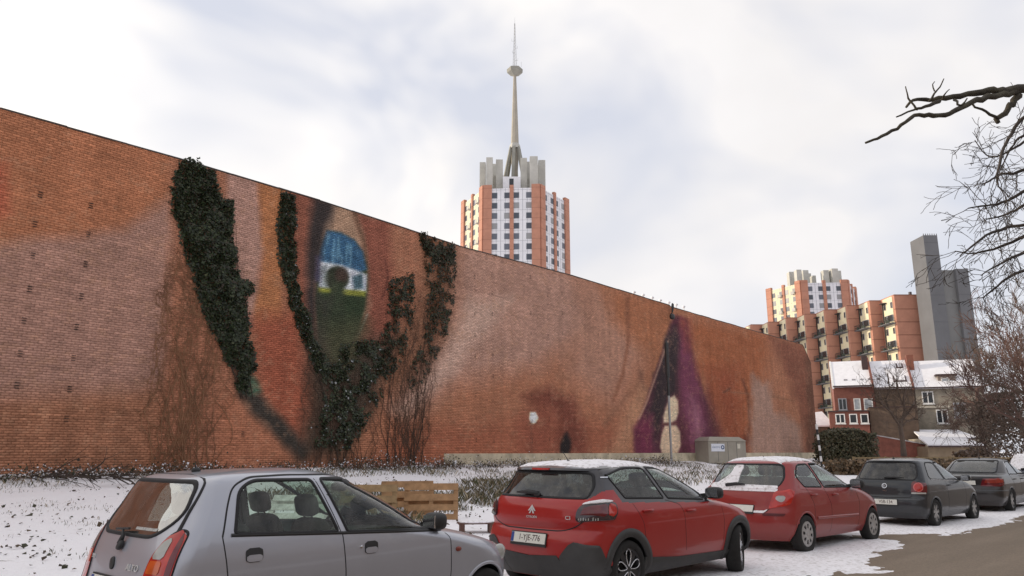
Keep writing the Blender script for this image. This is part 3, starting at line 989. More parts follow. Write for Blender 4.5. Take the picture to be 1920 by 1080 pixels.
def ivy(name, label, polys, cols, size, thick, m, density, stems=4, gaps=0.0, cat='ivy', root_px=None, stem_w=0.018):
    base = WP(*wall_px(*root_px)[:1], 0.95, 0.1)
    t = thing(name, label, cat, base)
    P, Nn, Cc, Sz = [], [], [], []
    for poly, dens in polys:
        sz = np.array([wall_px(u, v) for u, v in poly]); q = np.roll(sz, -1, 0)
        area = abs((sz[:, 0] * q[:, 1] - q[:, 0] * sz[:, 1]).sum()) / 2
        n = int(area * density * dens)
        p, d = in_poly_px(poly, n)
        if gaps:
            k = vnoise(p[:, 0] * 2.6, p[:, 1] * 2.6, 77) * 0.6 + vnoise(p[:, 0] * 7, p[:, 1] * 7, 78) * 0.4
            keep = k > gaps; p, d = p[keep], d[keep]; n = len(p)
        ke = d > rng.random(n) ** 2 * 0.2; p, d = p[ke], d[ke]; n = len(p)
        clump = vnoise(p[:, 0] * 1.8, p[:, 1] * 1.8, 55) * 0.6 + vnoise(p[:, 0] * 4.5, p[:, 1] * 4.5, 56) * 0.4
        depth = thick * np.clip(d / 0.8, 0.12, 1) * (0.25 + 1.0 * clump)
        off = 0.03 + depth * (1 - 0.55 * rng.random(n) ** 2)
        P.append(np.stack([WA[0] + p[:, 0] * WD[0] + off * WN[0], WA[1] + p[:, 0] * WD[1] + off * WN[1], p[:, 1]], -1))
        nn = np.tile(np.array([WN[0], WN[1], 0.45]), (n, 1)) + rng.normal(0, 0.5, (n, 3))
        nn = nn + 0.5 * np.stack([vnoise(p[:, 0] * 3, p[:, 1] * 3, q_) - 0.5 for q_ in (41, 42, 43)], -1) * 2
        Nn.append(nn)
        c = np.array(cols)[rng.integers(0, len(cols), n)] * np.exp(rng.normal(0, 0.22, (n, 1)))
        Cc.append(c); Sz.append(size * np.exp(rng.normal(0, 0.25, n)))
    P = np.concatenate(P) - np.array(base)
    leaves('foliage', P, np.concatenate(Sz), np.concatenate(Nn), np.concatenate(Cc), m, t)
    st = MB()
    s0 = wall_px(*root_px)[0]
    allp = np.concatenate([np.array([wall_px(u, v) for u, v in poly]) for poly, _ in polys])
    for i in range(stems):
        tgt = allp[rng.integers(len(allp))] * 0.5 + allp[rng.integers(len(allp))] * 0.5
        p0 = np.array([s0 + rng.normal(0, 0.35), max(0.8, wall_px(*root_px)[1] - 0.2)])
        path = []
        for k in range(14):
            f = k / 13
            q = p0 * (1 - f) + tgt * f
            q = q + np.array([0.5 * (vnoise(np.array([f * 3 + i * 7.1]), np.array([i * 3.3]), 5)[0] - 0.5) * 1.4, 0]) * math.sin(f * math.pi)
            path.append(WP(q[0], q[1], 0.045) - base)
        st.tube(path, [stem_w * (1 - 0.7 * k / 13) for k in range(14)], 4)
    st.build('stem', mat('ivy_stem', (0.055, 0.036, 0.025), 0.9), t, smooth=True)
    return t


ivy_m = leaf_mat('ivy_leaf', None)
dark = [(0.022, 0.033, 0.014), (0.032, 0.046, 0.018), (0.016, 0.023, 0.011), (0.042, 0.052, 0.022), (0.017, 0.022, 0.012), (0.020, 0.026, 0.014), (0.055, 0.062, 0.030), (0.042, 0.030, 0.018)]
brown = [(0.050, 0.035, 0.020), (0.030, 0.028, 0.016), (0.070, 0.042, 0.022), (0.022, 0.022, 0.013)]
ivy('ivy', 'thick dark evergreen ivy hanging from the wall top, broadest of the ivy growths',
    [([(336, 298), (372, 294), (410, 322), (416, 372), (438, 372), (444, 470), (452, 520), (474, 528), (478, 548), (462, 560), (474, 640), (482, 690), (466, 738), (440, 735), (430, 700), (405, 640), (378, 590), (345, 480), (330, 420), (314, 372), (320, 340)], 1.0)],
    dark, 0.08, 0.24, ivy_m, 1250, root_px=(462, 738))
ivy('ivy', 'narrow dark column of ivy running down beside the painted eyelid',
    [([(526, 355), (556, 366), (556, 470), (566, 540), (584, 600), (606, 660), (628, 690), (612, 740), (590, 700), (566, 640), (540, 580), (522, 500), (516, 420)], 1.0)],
    dark * 14 + [(0.32, 0.33, 0.34)], 0.078, 0.14, ivy_m, 1050, root_px=(604, 740))  # the few pale leaves are glints of light put into leaf colour
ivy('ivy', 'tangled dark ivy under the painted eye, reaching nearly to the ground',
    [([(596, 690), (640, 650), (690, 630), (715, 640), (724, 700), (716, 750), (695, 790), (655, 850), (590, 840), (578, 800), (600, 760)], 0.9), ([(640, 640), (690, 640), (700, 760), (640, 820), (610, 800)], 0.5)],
    dark * 6 + [(0.32, 0.33, 0.34)], 0.085, 0.12, ivy_m, 560, root_px=(630, 862), gaps=0.44)  # rare pale grey leaves imitate light glinting on the ivy
ivy('ivy', 'thin upright ivy between the painted eye and the browning creeper',
    [([(728, 520), (776, 505), (782, 560), (772, 620), (752, 680), (722, 720), (700, 700), (712, 640), (722, 580)], 1.0)],
    dark + brown, 0.082, 0.11, ivy_m, 560, root_px=(730, 862), gaps=0.40)
ivy('creeper', 'browning creeper hanging from the wall top right of the painted eye',
    [([(782, 432), (805, 437), (852, 455), (858, 500), (850, 580), (836, 640), (815, 690), (770, 740), (760, 700), (790, 640), (800, 560), (792, 490)], 0.9), ([(782, 430), (852, 455), (850, 500), (795, 490)], 1.2)],
    brown + dark[:2], 0.082, 0.11, ivy_m, 430, root_px=(775, 862), gaps=0.45)

# bare stems of dead creepers
def creeper(label, poly, n, root_u, m, w=0.012, hmax=1.0):
    sz = np.array([wall_px(u, v) for u, v in poly])
    s0s = [wall_px(u, 862)[0] for u in root_u]
    base = WP(float(np.mean(s0s)), 0.95, 0.05)
    t = thing('bare_creeper', label, 'creeper', base)
    mb = MB()
    for i in range(n):
        s = s0s[i % len(s0s)] + rng.normal(0, 0.25); z = 0.85
        path = [WP(s, z, 0.03) - base]; rad = []
        ang = rng.normal(0, 0.12)
        L_ = 46
        for k in range(L_):
            ang = ang * 0.86 + rng.normal(0, 0.24)
            s += 0.16 * math.sin(ang); z += 0.19 * math.cos(ang)
            d = poly_sd(np.array([s]), np.array([z]), sz)[0]
            if d > 0.1:
                c = sz.mean(0)
                ang += 0.5 * np.sign(c[0] - s)
            if d > 0.5 or z > sz[:, 1].max() or (k > 12 and rng.random() < 0.02): break
            path.append(WP(s, z, 0.028 + 0.02 * rng.random()) - base)
            if k > 4 and rng.random() < 0.5:      # side twig
                a2 = ang + rng.choice([-1, 1]) * rng.uniform(0.5, 1.1)
                q = [path[-1]]; ss, zz = s, z
                for j in range(5):
                    a2 += rng.normal(0, 0.3); ss += 0.1 * math.sin(a2); zz += 0.1 * math.cos(a2)
                    q.append(WP(ss, zz, 0.03) - base)
                mb.tube(q, [w * 0.5, w * 0.45, w * 0.4, w * 0.3, w * 0.25, w * 0.2], 3, cap=False)
        if len(path) > 3:
            mb.tube(path, [w * rng.uniform(0.7, 1.3) * (1 - 0.65 * k / len(path)) for k in range(len(path))], 3, cap=False)
    mb.build('twigs', m, t)
    return t


twig_brown = mat('dead_creeper_twig', (0.25, 0.125, 0.065), 0.9, var=0.35, scale=2)
twig_dark = mat('creeper_twig_dark', (0.12, 0.068, 0.045), 0.9, var=0.3, scale=2)
creeper('brown bare creeper twigs spreading fan-like up the wall beside the broad ivy',
        [(325, 440), (345, 480), (378, 600), (405, 660), (425, 740), (430, 800), (405, 870), (285, 870), (278, 760), (300, 640), (316, 540)], 40, [295, 325, 340, 360, 378], twig_brown, 0.0165)
creeper('thin leafless creeper stems rising under the browning creeper',
        [(735, 560), (800, 560), (830, 640), (815, 740), (790, 870), (730, 870), (720, 740)], 42, [745, 765, 780], twig_dark, 0.011)
creeper('scattered bare stems below the painted eye among dark ivy',
        [(575, 690), (700, 690), (700, 870), (560, 870)], 40, [580, 610, 640, 670], twig_dark, 0.012)

# ================================================================== far towers and flats
orange = mat('orange_brick', (0.44, 0.208, 0.142), 0.85, var=0.10, scale=0.6)
orange_d = mat('orange_brick_joint', (0.20, 0.09, 0.06), 0.9)
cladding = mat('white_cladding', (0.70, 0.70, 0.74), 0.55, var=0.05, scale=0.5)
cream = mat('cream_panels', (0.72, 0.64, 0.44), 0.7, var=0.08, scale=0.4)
concrete = mat('fair_concrete', (0.47, 0.46, 0.425), 0.85, var=0.14, scale=0.35, bump=0.15, bscale=3)
concrete_d = mat('grey_concrete', (0.125, 0.126, 0.135), 0.85, var=0.10, scale=0.2, bump=0.15, bscale=3)
win_frame = mat('window_frame_grey', (0.30, 0.31, 0.34), 0.5)
white_paint = mat('white_paint', (0.75, 0.74, 0.72), 0.5)
dark_metal = mat('dark_metal', (0.045, 0.045, 0.045), 0.5, metal=0.4)
metal_grey = mat('galvanised_metal', (0.36, 0.36, 0.36), 0.45, metal=0.6)
pane_m, _nt, _N, _L, _b = new_mat('window_pane')
_b.inputs['Base Color'].default_value = (0.085, 0.095, 0.115, 1); _b.inputs['Roughness'].default_value = 0.12
_oi = _N.new('ShaderNodeObjectInfo'); _cr = _N.new('ShaderNodeValToRGB'); _cr.color_ramp.interpolation = 'CONSTANT'
_e = _cr.color_ramp.elements; _e[0].color = (0.06, 0.07, 0.09, 1); _e[1].position = 0.45; _e[1].color = (0.11, 0.12, 0.15, 1)
_e2 = _e.new(0.78); _e2.color = (0.26, 0.26, 0.27, 1)
_L.new(_oi.outputs['Random'], _cr.inputs[0]); _L.new(_cr.outputs[0], _b.inputs['Base Color'])
pane_dark = mat('dark_pane', (0.03, 0.035, 0.04), 0.12)
pane_pale = mat('pale_pane', (0.36, 0.38, 0.40), 0.15, var=0.4, scale=1.0)

STO = 2.8


def hex_tower(label, centre, front_ang, top, z_low, side=14.7):
    """six-sided tower of brick pilasters and panel walls. front_ang: heading of the outward normal of the front face"""
    t = thing('apartment_tower', label, 'tower', (centre.x, centre.y, 0))
    ap = side * math.sqrt(3) / 2
    core = MB()
    hexp = [(math.cos(front_ang + math.pi / 6 + k * math.pi / 3) * (side - 0.2), math.sin(front_ang + math.pi / 6 + k * math.pi / 3) * (side - 0.2)) for k in range(6)]
    core.prism(hexp, -2, top - 0.6)
    core.build('core', concrete, t)
    wmesh = None
    nfl = int((top - z_low) / STO)
    for k in range(6):
        a = front_ang + k * math.pi / 3
        fx, fy = math.cos(a), math.sin(a)
        facing = (-fx * centre.x - fy * centre.y)
        if facing < -60 and k not in (0,): continue
        # local frame of the face: X along the face, -Y outwards, origin at its middle
        M = Matrix.Translation((fx * ap, fy * ap, 0)) @ Matrix.Rotation(a + math.pi / 2, 4, 'Z')
        left = k in (5, 4)
        hx = side / 2
        pb = MB(); jb = MB()
        for (x0, x1, dep, dz) in ((-hx - 0.1, -hx + 2.1, 0.55, 0.9), (-0.5, 0.5, 0.45, 0.8), (hx - 2.1, hx + 0.1, 0.55, 0.9)):
            pb.box(x0, x1, -dep, 0.3, -2, top + dz, M)
            for i in range(nfl + 1):
                zz = top - i * STO
                jb.box(x0 - 0.01, x1 + 0.01, -dep - 0.012, 0.2, zz - 0.06, zz, M)
        pb.build('pilaster', orange, t)
        jb.build('floor_joint', orange_d, t)
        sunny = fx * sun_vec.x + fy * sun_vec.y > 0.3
        panel_m = cream if sunny else cladding  # sun-facing sides get warm cream: sunlight put into the panel colour
        for (p0, p1) in ((-hx + 2.1, -0.5), (0.5, hx - 2.1)):
            pn = MB(); jn = MB()
            pn.box(p0 + 0.003, p1 - 0.003, -0.10, 0.2, -2, top, M)
            w4 = (p1 - p0) / 4
            for i in range(nfl + 1):
                zz = top - 0.4 - i * STO
                jn.box(p0 + 0.004, p1 - 0.004, -0.115, 0.1, zz - 0.07, zz, M)
            for q in range(1, 4):
                jn.box(p0 + q * w4 - 0.05, p0 + q * w4 + 0.05, -0.113, 0.1, z_low - 3, top, M)
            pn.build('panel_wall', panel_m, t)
            jn.build('panel_joint', win_frame, t)
            for i in range(nfl):
                zz = top - 1.0 - (i + 1) * STO + 1.0
                for xc in (p0 + w4 * 0.62, p1 - w4 * 0.62):
                    if wmesh is None:
                        f = MB(); f.box(-0.74, 0.74, -0.16, 0.0, 0, 1.62); wmesh = f.build('window', win_frame, t)
                        g = MB(); g.box(-0.66, 0.66, -0.17, -0.02, 0.07, 1.54); wpane = g.build('pane', pane_m, wmesh)
                        w = wmesh; pw = wpane
                    else:
                        w = inst(wmesh, 'window', t); inst(wpane, 'pane', w)
                    w.matrix_local = M @ Matrix.Translation((xc, 0, zz))
                if sunny and i % 2 == 0:
                    bl = MB(); bl.box(p1 - w4 * 1.2, p1 - 0.1, -1.1, 0, zz - 0.5, zz - 0.35, M); bl.box(p1 - w4 * 1.2, p1 - 0.1, -1.1, -1.04, zz - 0.35, zz + 0.5, M)
                    bl.build('balcony', concrete, t)
    return t, ap


def fins(t, top, items):
    for (x, y, w, d, h) in items:
        mb = MB(); mb.box(x - w / 2, x + w / 2, y - d / 2, y + d / 2, top - 0.5, top + h)
        mb.build('roof_slab', concrete, t)


# --- the tall tower with its mast
D1 = 187.0
T1 = at_depth(959.5, 347, D1)
top1 = T1.z - 0.9
front1 = math.radians(-90 - 4)
side1 = 14.7
ap1 = side1 * math.sqrt(3) / 2
c1 = Vector((T1.x - math.cos(front1) * ap1, D1 - math.sin(front1) * ap1, 0))
tower1, _ = hex_tower('tall brick and white panel tower crowned by a concrete mast', c1, front1, top1, 44)
k1 = D1 / FPX * 1.03


def lx(u, y):            # local x in the tower for photo column u at local depth y
    return at_depth(u, 300, c1.y + y).x - c1.x


def hz(v, y):
    return at_depth(962, v, c1.y + y).z


for (u0, u1, v, y) in ((900, 911, 307, -4), (912, 924, 298, -8), (930, 943, 302, -6), (976, 988, 299, -6), (993, 1008, 296, -8), (1009, 1022, 303, -3), (918, 932, 310, 3), (985, 997, 306, 2), (1000, 1018, 312, 5)):
    mb = MB(); mb.box(lx(u0, y), lx(u1, y), y - 1.2, y + 1.2, top1 - 1, hz(v, y))
    mb.build('roof_slab', concrete, tower1)
mb = MB(); mb.box(lx(912, -4), lx(944, -4), -4.4, -3.6, top1 - 1, hz(330, -4)); mb.build('roof_slab', concrete, tower1)
mb = MB(); mb.box(lx(988, -4), lx(1012, -4), -4.4, -3.6, top1 - 1, hz(336, -4)); mb.build('roof_slab', concrete, tower1)
mb = MB(); mb.box(lx(943, -9), lx(976, -9), -9, -3, top1 - 0.2, hz(331, -9)); ph = mb.build('penthouse', cladding, tower1)
mb = MB(); mb.box(lx(955, -9), lx(963, -9), -9.05, -8.9, top1 + 0.6, hz(335, -9)); mb.build('pane', pane_dark, ph)
mast_c = mat('mast_concrete', (0.27, 0.265, 0.235), 0.85, var=0.15, scale=0.6)
# mast: six splayed legs, cone, tapered column, platform, lattice
zb, zk, zd = hz(345, 0), hz(277, 0), hz(142, 0)
for k in range(6):
    a = math.radians(20 + 60 * k)
    r0, r1 = 3.7, 1.2
    mb = MB()
    p0 = Vector((math.cos(a) * r0, math.sin(a) * r0, zb - 2)); p1 = Vector((math.cos(a) * r1, math.sin(a) * r1, zk))
    e = Vector((-math.sin(a), math.cos(a), 0)) * 0.42; o_ = Vector((math.cos(a), math.sin(a), 0)) * 0.35
    mb.loft([p0 - e - o_, p0 + e - o_, p0 + e + o_, p0 - e + o_], [p1 - e - o_, p1 + e - o_, p1 + e + o_, p1 - e + o_])
    mb.build('mast_leg', mast_c, tower1)
pale_conc = mat('pale_mast_concrete', (0.34, 0.31, 0.26), 0.8, var=0.1, scale=0.5)  # paler, warmer concrete for the mast base and column
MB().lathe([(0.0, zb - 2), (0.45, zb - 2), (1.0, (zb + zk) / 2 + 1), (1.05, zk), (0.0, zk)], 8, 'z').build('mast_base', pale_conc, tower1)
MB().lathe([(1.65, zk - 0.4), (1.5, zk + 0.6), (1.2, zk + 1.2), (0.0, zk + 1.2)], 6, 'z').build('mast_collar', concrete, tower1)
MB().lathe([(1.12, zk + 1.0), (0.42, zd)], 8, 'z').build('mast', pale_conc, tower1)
MB().lathe([(0.4, zd - 0.1), (2.25, zd + 0.9), (2.35, zd + 2.0), (2.2, zd + 2.15), (0, zd + 2.15)], 6, 'z').build('platform', mast_c, tower1)
z0, z1 = hz(125, 0), hz(33, 0)
mb = MB()
N_ = 14
for k in range(3):
    a = math.radians(90 + 120 * k)
    mb.tube([(math.cos(a) * 0.62, math.sin(a) * 0.62, z0 - 0.2), (math.cos(a) * 0.1, math.sin(a) * 0.1, z1 - 2)], [0.07, 0.05], 4)
for i in range(N_):
    f0, f1 = i / N_, (i + 1) / N_
    for k in range(3):
        a = math.radians(90 + 120 * k); b2 = math.radians(90 + 120 * (k + 1))
        r0 = 0.62 + (0.1 - 0.62) * f0; r1 = 0.62 + (0.1 - 0.62) * f1
        za = z0 + (z1 - 2 - z0) * f0; zb2 = z0 + (z1 - 2 - z0) * f1
        mb.tube([(math.cos(a) * r0, math.sin(a) * r0, za), (math.cos(b2) * r1, math.sin(b2) * r1, zb2)], 0.035, 3)
mb.tube([(0, 0, z1 - 2.2), (0, 0, z1)], [0.06, 0.02], 4)
for (dz, r) in ((2, .9), (4.5, -.7), (6, .8), (8.3, -.9)):
    mb.tube([(0, 0, z0 + dz), (r, 0.2, z0 + dz), (r, 0.2, z0 + dz + 0.8)], 0.04, 3)
mb.build('lattice_antenna', metal_grey, tower1)
MB().tube([(1.9, 0, z0 - 0.1), (1.9, 0, z0 + 1.6)], 0.04, 4).build('aerial', metal_grey, tower1)

# --- the second tower, farther right
D2 = 238.0
T2 = at_depth(1544, 528, D2)
top2 = T2.z - 0.4
front2 = math.radians(-90 - 4)
c2 = Vector((T2.x - math.cos(front2) * ap1, D2 - math.sin(front2) * ap1, 0))
tower2, _ = hex_tower('lower brick and panel tower rising behind the stepped flats', c2, front2, top2, 38)
for (u0, u1, v, y) in ((1477, 1486, 511, -2), (1491, 1500, 507, -7), (1503, 1513, 508, -4), (1520, 1527, 518, -2), (1541, 1551, 508, -7), (1557, 1568, 505, -8), (1568, 1574, 509, -3), (1512, 1518, 514, 2)):
    a = at_depth(u0, 510, c2.y + y); b = at_depth(u1, v, c2.y + y)
    mb = MB(); mb.box(a.x - c2.x, b.x - c2.x, y - 1.2, y + 1.2, top2 - 1, b.z); mb.build('roof_slab', concrete, tower2)

# --- stepped flats: saw-toothed bays, each orange pier in front of a cream side wall
BAY = [(1676, 552, 157.0), (1630, 563, 163), (1588, 572, 168.5), (1547, 580, 174), (1510, 588, 179.5), (1475, 595, 185), (1441, 603, 190.5), (1408, 608, 196)]
p_first = at_depth(1676, 552, 157.0)
flats = thing('apartment_block', 'stepped row of orange brick flats with cream sides and balconies', 'apartment block', (p_first.x, p_first.y, 0))
fo = Vector((p_first.x, p_first.y, 0))
_w = MB(); _w.box(-0.16, 0.0, -0.55, 0.55, 0, 1.35); fl_win = None
_bal = None
for i, (u, v, d) in enumerate(BAY):
    p = at_depth(u, v, d)
    x0, y0, zt_ = p.x - fo.x, p.y - fo.y, p.z
    w = 17.5 if i == 0 else 9.0
    if i == 0:
        w = at_depth(1744, 552, 157).x - p.x
    bay = MB(); bay.box(x0, x0 + w, y0, y0 + 10, -2, zt_)
    bay = bay.build('bay', orange, flats)
    jb = MB()
    for k in range(13):
        zz = zt_ - 0.35 - k * STO if k else zt_ - 0.1
        jb.box(x0 - 0.02, x0 + w + 0.02, y0 - 0.03, y0 + 0.5, zz - 0.09, zz + 0.03)
    jb.build('floor_joint', orange_d, bay)
    sd = MB(); sd.box(x0 - 0.10, x0 - 0.004, y0 + 0.9, y0 + 5.0, -2, zt_ - 0.25); sd = sd.build('side_wall', cream, flats)
    pp = MB(); pp.box(x0 - 0.28, x0 - 0.06, y0 + 4.85, y0 + 5.15, -2, zt_ - 1.2); pp.build('downpipe', dark_metal, flats)
    cn = MB(); cn.box(x0 - 0.9, x0 - 0.02, y0 + 3.2, y0 + 5.0, zt_ - 1.35, zt_ - 1.2); cn.build('canopy', dark_metal, flats)
    for k in range(12):
        zz = zt_ - 2.75 - k * STO
        if zz < 3: break
        for (yo, hh, ww) in ((4.1, 1.45, 0.40), (2.3, 1.45, 1.15 if k % 2 else 0.35), (1.25, 1.3, 0.30)):
            if yo == 2.3 and k % 2 == 0: continue
            if fl_win is None:
                fl_win = _w.build('window', win_frame, flats); fl_pane = MB(); fl_pane.box(-0.17, -0.02, -0.48, 0.48, 0.06, 1.29)
                fl_pane = fl_pane.build('pane', pane_dark, fl_win); o = fl_win
            else:
                o = inst(fl_win, 'window', flats); inst(fl_pane, 'pane', o)
            o.location = (x0 - 0.08, y0 + yo, zz); o.scale = (1, ww / 0.55, hh / 1.35)
        if k % 2 == 1 and i < 6:
            if _bal is None:
                B = MB(); B.box(-1.5, 0.0, -0.2, 4.6, -0.16, 0.0); _bal = B.build('balcony', concrete_d, flats)
                R_ = MB()
                for yy in np.linspace(-0.18, 4.56, 12): R_.box(-1.48, -1.44, yy - 0.02, yy + 0.02, 0, 1.0)
                R_.box(-1.49, -1.43, -0.2, 4.6, 1.0, 1.06); R_.box(-1.49, -1.43, -0.2, 4.6, 0.45, 0.49)
                for yy in (-0.18, 4.56):
                    R_.box(-1.48, 0, yy - 0.02, yy + 0.02, 1.0, 1.05); R_.box(-1.48, 0, yy - 0.02, yy + 0.02, 0.45, 0.49)
                _rail = R_.build('railing', dark_metal, _bal)
                H_ = MB()
                for q in range(7): H_.blob((-1.25 + random.random() * 0.5, random.uniform(0.2, 4.2), 0.35), (0.25, 0.3, 0.4), 1.0, 6, 4)
                _plants = H_.build('balcony_plants', mat('balcony_plants', (0.07, 0.085, 0.06), 0.9), _bal, kind='stuff'); o = _bal
            else:
                o = inst(_bal, 'balcony', flats); inst(_rail, 'railing', o); inst(_plants, 'balcony_plants', o)
            o.location = (x0 - 0.12, y0 + 0.5, zz - 0.55)
mb = MB(); pr = at_depth(1705, 547, 160); mb.box(pr.x - fo.x, pr.x - fo.x + 0.5, pr.y - fo.y, pr.y - fo.y + 0.5, p_first.z - 0.3, pr.z); mb.build('chimney', concrete_d, flats)

# --- grey concrete lift tower at the end of the flats
dl = 150.0
pA = at_depth(1731, 443, dl)
lift = thing('lift_tower', 'windowless grey concrete stair tower at the right end of the flats', 'tower', (pA.x, pA.y, 0))
wA = at_depth(1757, 441, dl).x - pA.x
zA = at_depth(1731, 441, dl).z
mb = MB(); mb.box(0, wA, 0, 5.2, -2, zA); mb.build('tall_shaft', concrete_d, lift)
yB = -0.5
xm_, xe_ = at_depth(1789, 505, dl).x - pA.x, at_depth(1812, 505, dl).x - pA.x
pB = at_depth(1789, 505, dl)
mb = MB(); mb.box(xm_, xe_, yB, 5, -2, pB.z); mb.build('short_shaft', concrete_d, lift)
mb = MB(); mb.box(wA + 0.01, xm_ - 0.01, 0.25, 4.9, -2, pB.z - 0.1); mb.build('link_wall', mat('link_concrete', (0.155, 0.155, 0.155), 0.85, var=0.1, scale=0.2), lift)
jb = MB()
for z_ in np.arange(5, zA, 5.6):
    jb.box(-0.01, wA + 0.0, -0.015, 0.1, z_, z_ + 0.06)
    if z_ < pB.z - 1: jb.box(xm_ - .01, xe_ + 0.01, yB - .015, yB + .1, z_, z_ + 0.06)
jb = jb.build('casting_joint', mat('joint_grey', (0.09, 0.09, 0.10), 0.9), lift); jb['kind'] = 'stuff'
for x in np.linspace(0.1, wA - 0.1, 7):
    MB().box(x - 0.06, x + 0.06, 0.0, 0.1, zA + .002, zA + 0.35).build('parapet_cap', concrete_d, lift)

# ================================================================== terraced houses with snow on the roofs
red_brick = mat('red_house_brick', (0.20, 0.075, 0.055), 0.9, var=0.2, scale=3, bump=0.3)
brown_brick = mat('brown_house_brick', (0.13, 0.088, 0.062), 0.9, var=0.25, scale=2, bump=0.3)
grey_render = mat('weathered_render', (0.27, 0.235, 0.185), 0.9, var=0.3, scale=1.2, bump=0.2)
tile_dark = mat('roof_edge_dark', (0.06, 0.035, 0.035), 0.8)
roof_snow = mat('roof_snow', (0.78, 0.77, 0.80), 0.7, var=0.06, scale=2, bump=0.2)
# The row is seen square on: its facades face the camera, so it runs along a line turned 22 degrees
HG = math.radians(22.0)
HE = np.array([math.cos(HG), -math.sin(HG)]); HN = np.array([math.sin(HG), math.cos(HG)])
_h0 = at_depth(1568, 722, 86.0)
HO = np.array([_h0.x, _h0.y])
DH = 84.0


def fac(u, back=0.0):
    """photo column -> metres along the row's facade line, set back by so much; and the depth there"""
    r = ray(u, 790); d_ = r[:2] / r[1]
    O = HO + HN * back
    # O + t HE on the ray d_
    t = (O[0] - d_[0] * O[1]) / (d_[0] * HE[1] - HE[0])
    return t, O[1] + t * HE[1]


def hz_at(v, u, back=0.0):
    y = fac(u, back)[1]
    r = ray(u, v)
    return CAM_H + r[2] * y / r[1]


def house_window(parent, u0, v0, u1, v1, back, t0, mullions=1, pane=None, frame=None):
    x0, x1 = fac(u0, back)[0] - t0, fac(u1, back)[0] - t0
    um = (u0 + u1) / 2
    z0, z1 = hz_at(v1, um, back), hz_at(v0, um, back)
    f = MB(); y = back
    fw = 0.10
    f.box(x0, x1, y - 0.06, y + 0.05, z0, z0 + fw); f.box(x0, x1, y - 0.06, y + 0.05, z1 - fw, z1)
    f.box(x0, x0 + fw, y - 0.06, y + 0.05, z0 + fw, z1 - fw); f.box(x1 - fw, x1, y - 0.06, y + 0.05, z0 + fw, z1 - fw)
    for k in range(mullions):
        xm = x0 + (x1 - x0) * (k + 1) / (mullions + 1); f.box(xm - 0.05, xm + 0.05, y - 0.055, y + 0.05, z0 + fw, z1 - fw)
    w = f.build('window', frame or white_paint, parent)
    g = MB(); g.box(x0 + 0.02, x1 - 0.02, y - 0.02, y + 0.02, z0 + 0.02, z1 - 0.02); g.build('pane', pane or pane_dark, w)
    s = MB(); s.box(x0 - 0.06, x1 + 0.06, y - 0.14, y + 0.02, z0 - 0.1, z0 - 0.004); s.build('sill', frame or white_paint, w)
    return w


def row_thing(name, label, t0, cat='house'):
    P = HO + HE * t0
    return thing(name, label, cat, (P[0], P[1], 0), -HG)


RB = 4.2


def terrace(label, u0, u1, v_eave, v_ridge, wall_m):
    t0 = fac(u0)[0]; w = fac(u1)[0] - t0
    t = row_thing('terraced_house', label, t0)
    ze = hz_at(v_eave, (u0 + u1) / 2)
    zr = hz_at(v_ridge, (u0 + u1) / 2, RB)
    mb = MB(); mb.box(0.01, w - 0.01, 0, 2 * RB, -1, ze); mb.poly([(0.012, 0, ze), (0.012, RB, zr - .3), (0.012, 2 * RB, ze)]); mb.build('wall', wall_m, t)
    mb = MB(); mb.loft([(0.0, -0.35, ze - 0.05), (0.0, RB, zr), (0.0, RB, zr - 0.3), (0.0, -0.35, ze - 0.25)], [(w - 0.006, -0.35, ze - 0.05), (w - 0.006, RB, zr), (w - 0.006, RB, zr - 0.3), (w - 0.006, -0.35, ze - 0.25)])
    mb.loft([(0.0, RB + 0.004, zr), (0.0, 2 * RB, ze), (0.0, 2 * RB, ze - 0.2), (0.0, RB + 0.004, zr - 0.3)], [(w - 0.006, RB + 0.004, zr), (w - 0.006, 2 * RB, ze), (w - 0.006, 2 * RB, ze - 0.2), (w - 0.006, RB + 0.004, zr - 0.3)])
    rf_ = mb.build('roof', roof_snow, t)
    mb = MB(); mb.box(0.0, w - 0.008, -0.47, -0.352, ze - 0.2, ze - 0.06); mb.build('gutter', tile_dark, t)
    return t, t0, w, ze, zr, rf_


def verge(parent, x0, x1, ze, zr, up, m, name):
    mb = MB(); mb.loft([(x0, -0.42, ze + up - .1), (x0, RB, zr + up), (x0, RB, zr - 0.3), (x0, -0.42, ze - 0.4)], [(x1, -0.42, ze + up - .1), (x1, RB, zr + up), (x1, RB, zr - 0.3), (x1, -0.42, ze - 0.4)])
    return mb.build(name, m, parent)


h1, t1_, w1, ze1, zr1, r1 = terrace('red brick terraced house with clean snow roof, nearest the mural wall', 1568, 1645, 722, 677, red_brick)
verge(h1, -0.12, 0.1, ze1, zr1, 0.06, white_paint, 'verge_board')
verge(h1, w1 - 0.22, w1 - 0.009, ze1, zr1, 0.35, red_brick, 'party_wall')
mb = MB(); mb.box(w1 - 0.85, w1 - 0.23, 2.4, 3.2, ze1 + 1.0, zr1 + 0.35); mb.build('chimney', tile_dark, h1)
house_window(h1, 1575, 747, 1591, 769, 0, t1_, 1, frame=win_frame)
house_window(h1, 1604, 747, 1617, 769, 0, t1_, 0, pane=pane_pale)
house_window(h1, 1623, 747, 1640, 769, 0, t1_, 0, pane=pane_pale)
for k in range(5):
    x = 1.2 + k * 0.85
    sl_k = (zr1 - ze1) / (RB + .35)
    MB().box(x, x + 0.4, 0.5, 0.56, ze1 - .05 + .85 * sl_k - 0.02, ze1 - .05 + .85 * sl_k + 0.2).build('snow_guard', mat('snow_guard_grey', (0.35, 0.34, 0.36), 0.6), r1)
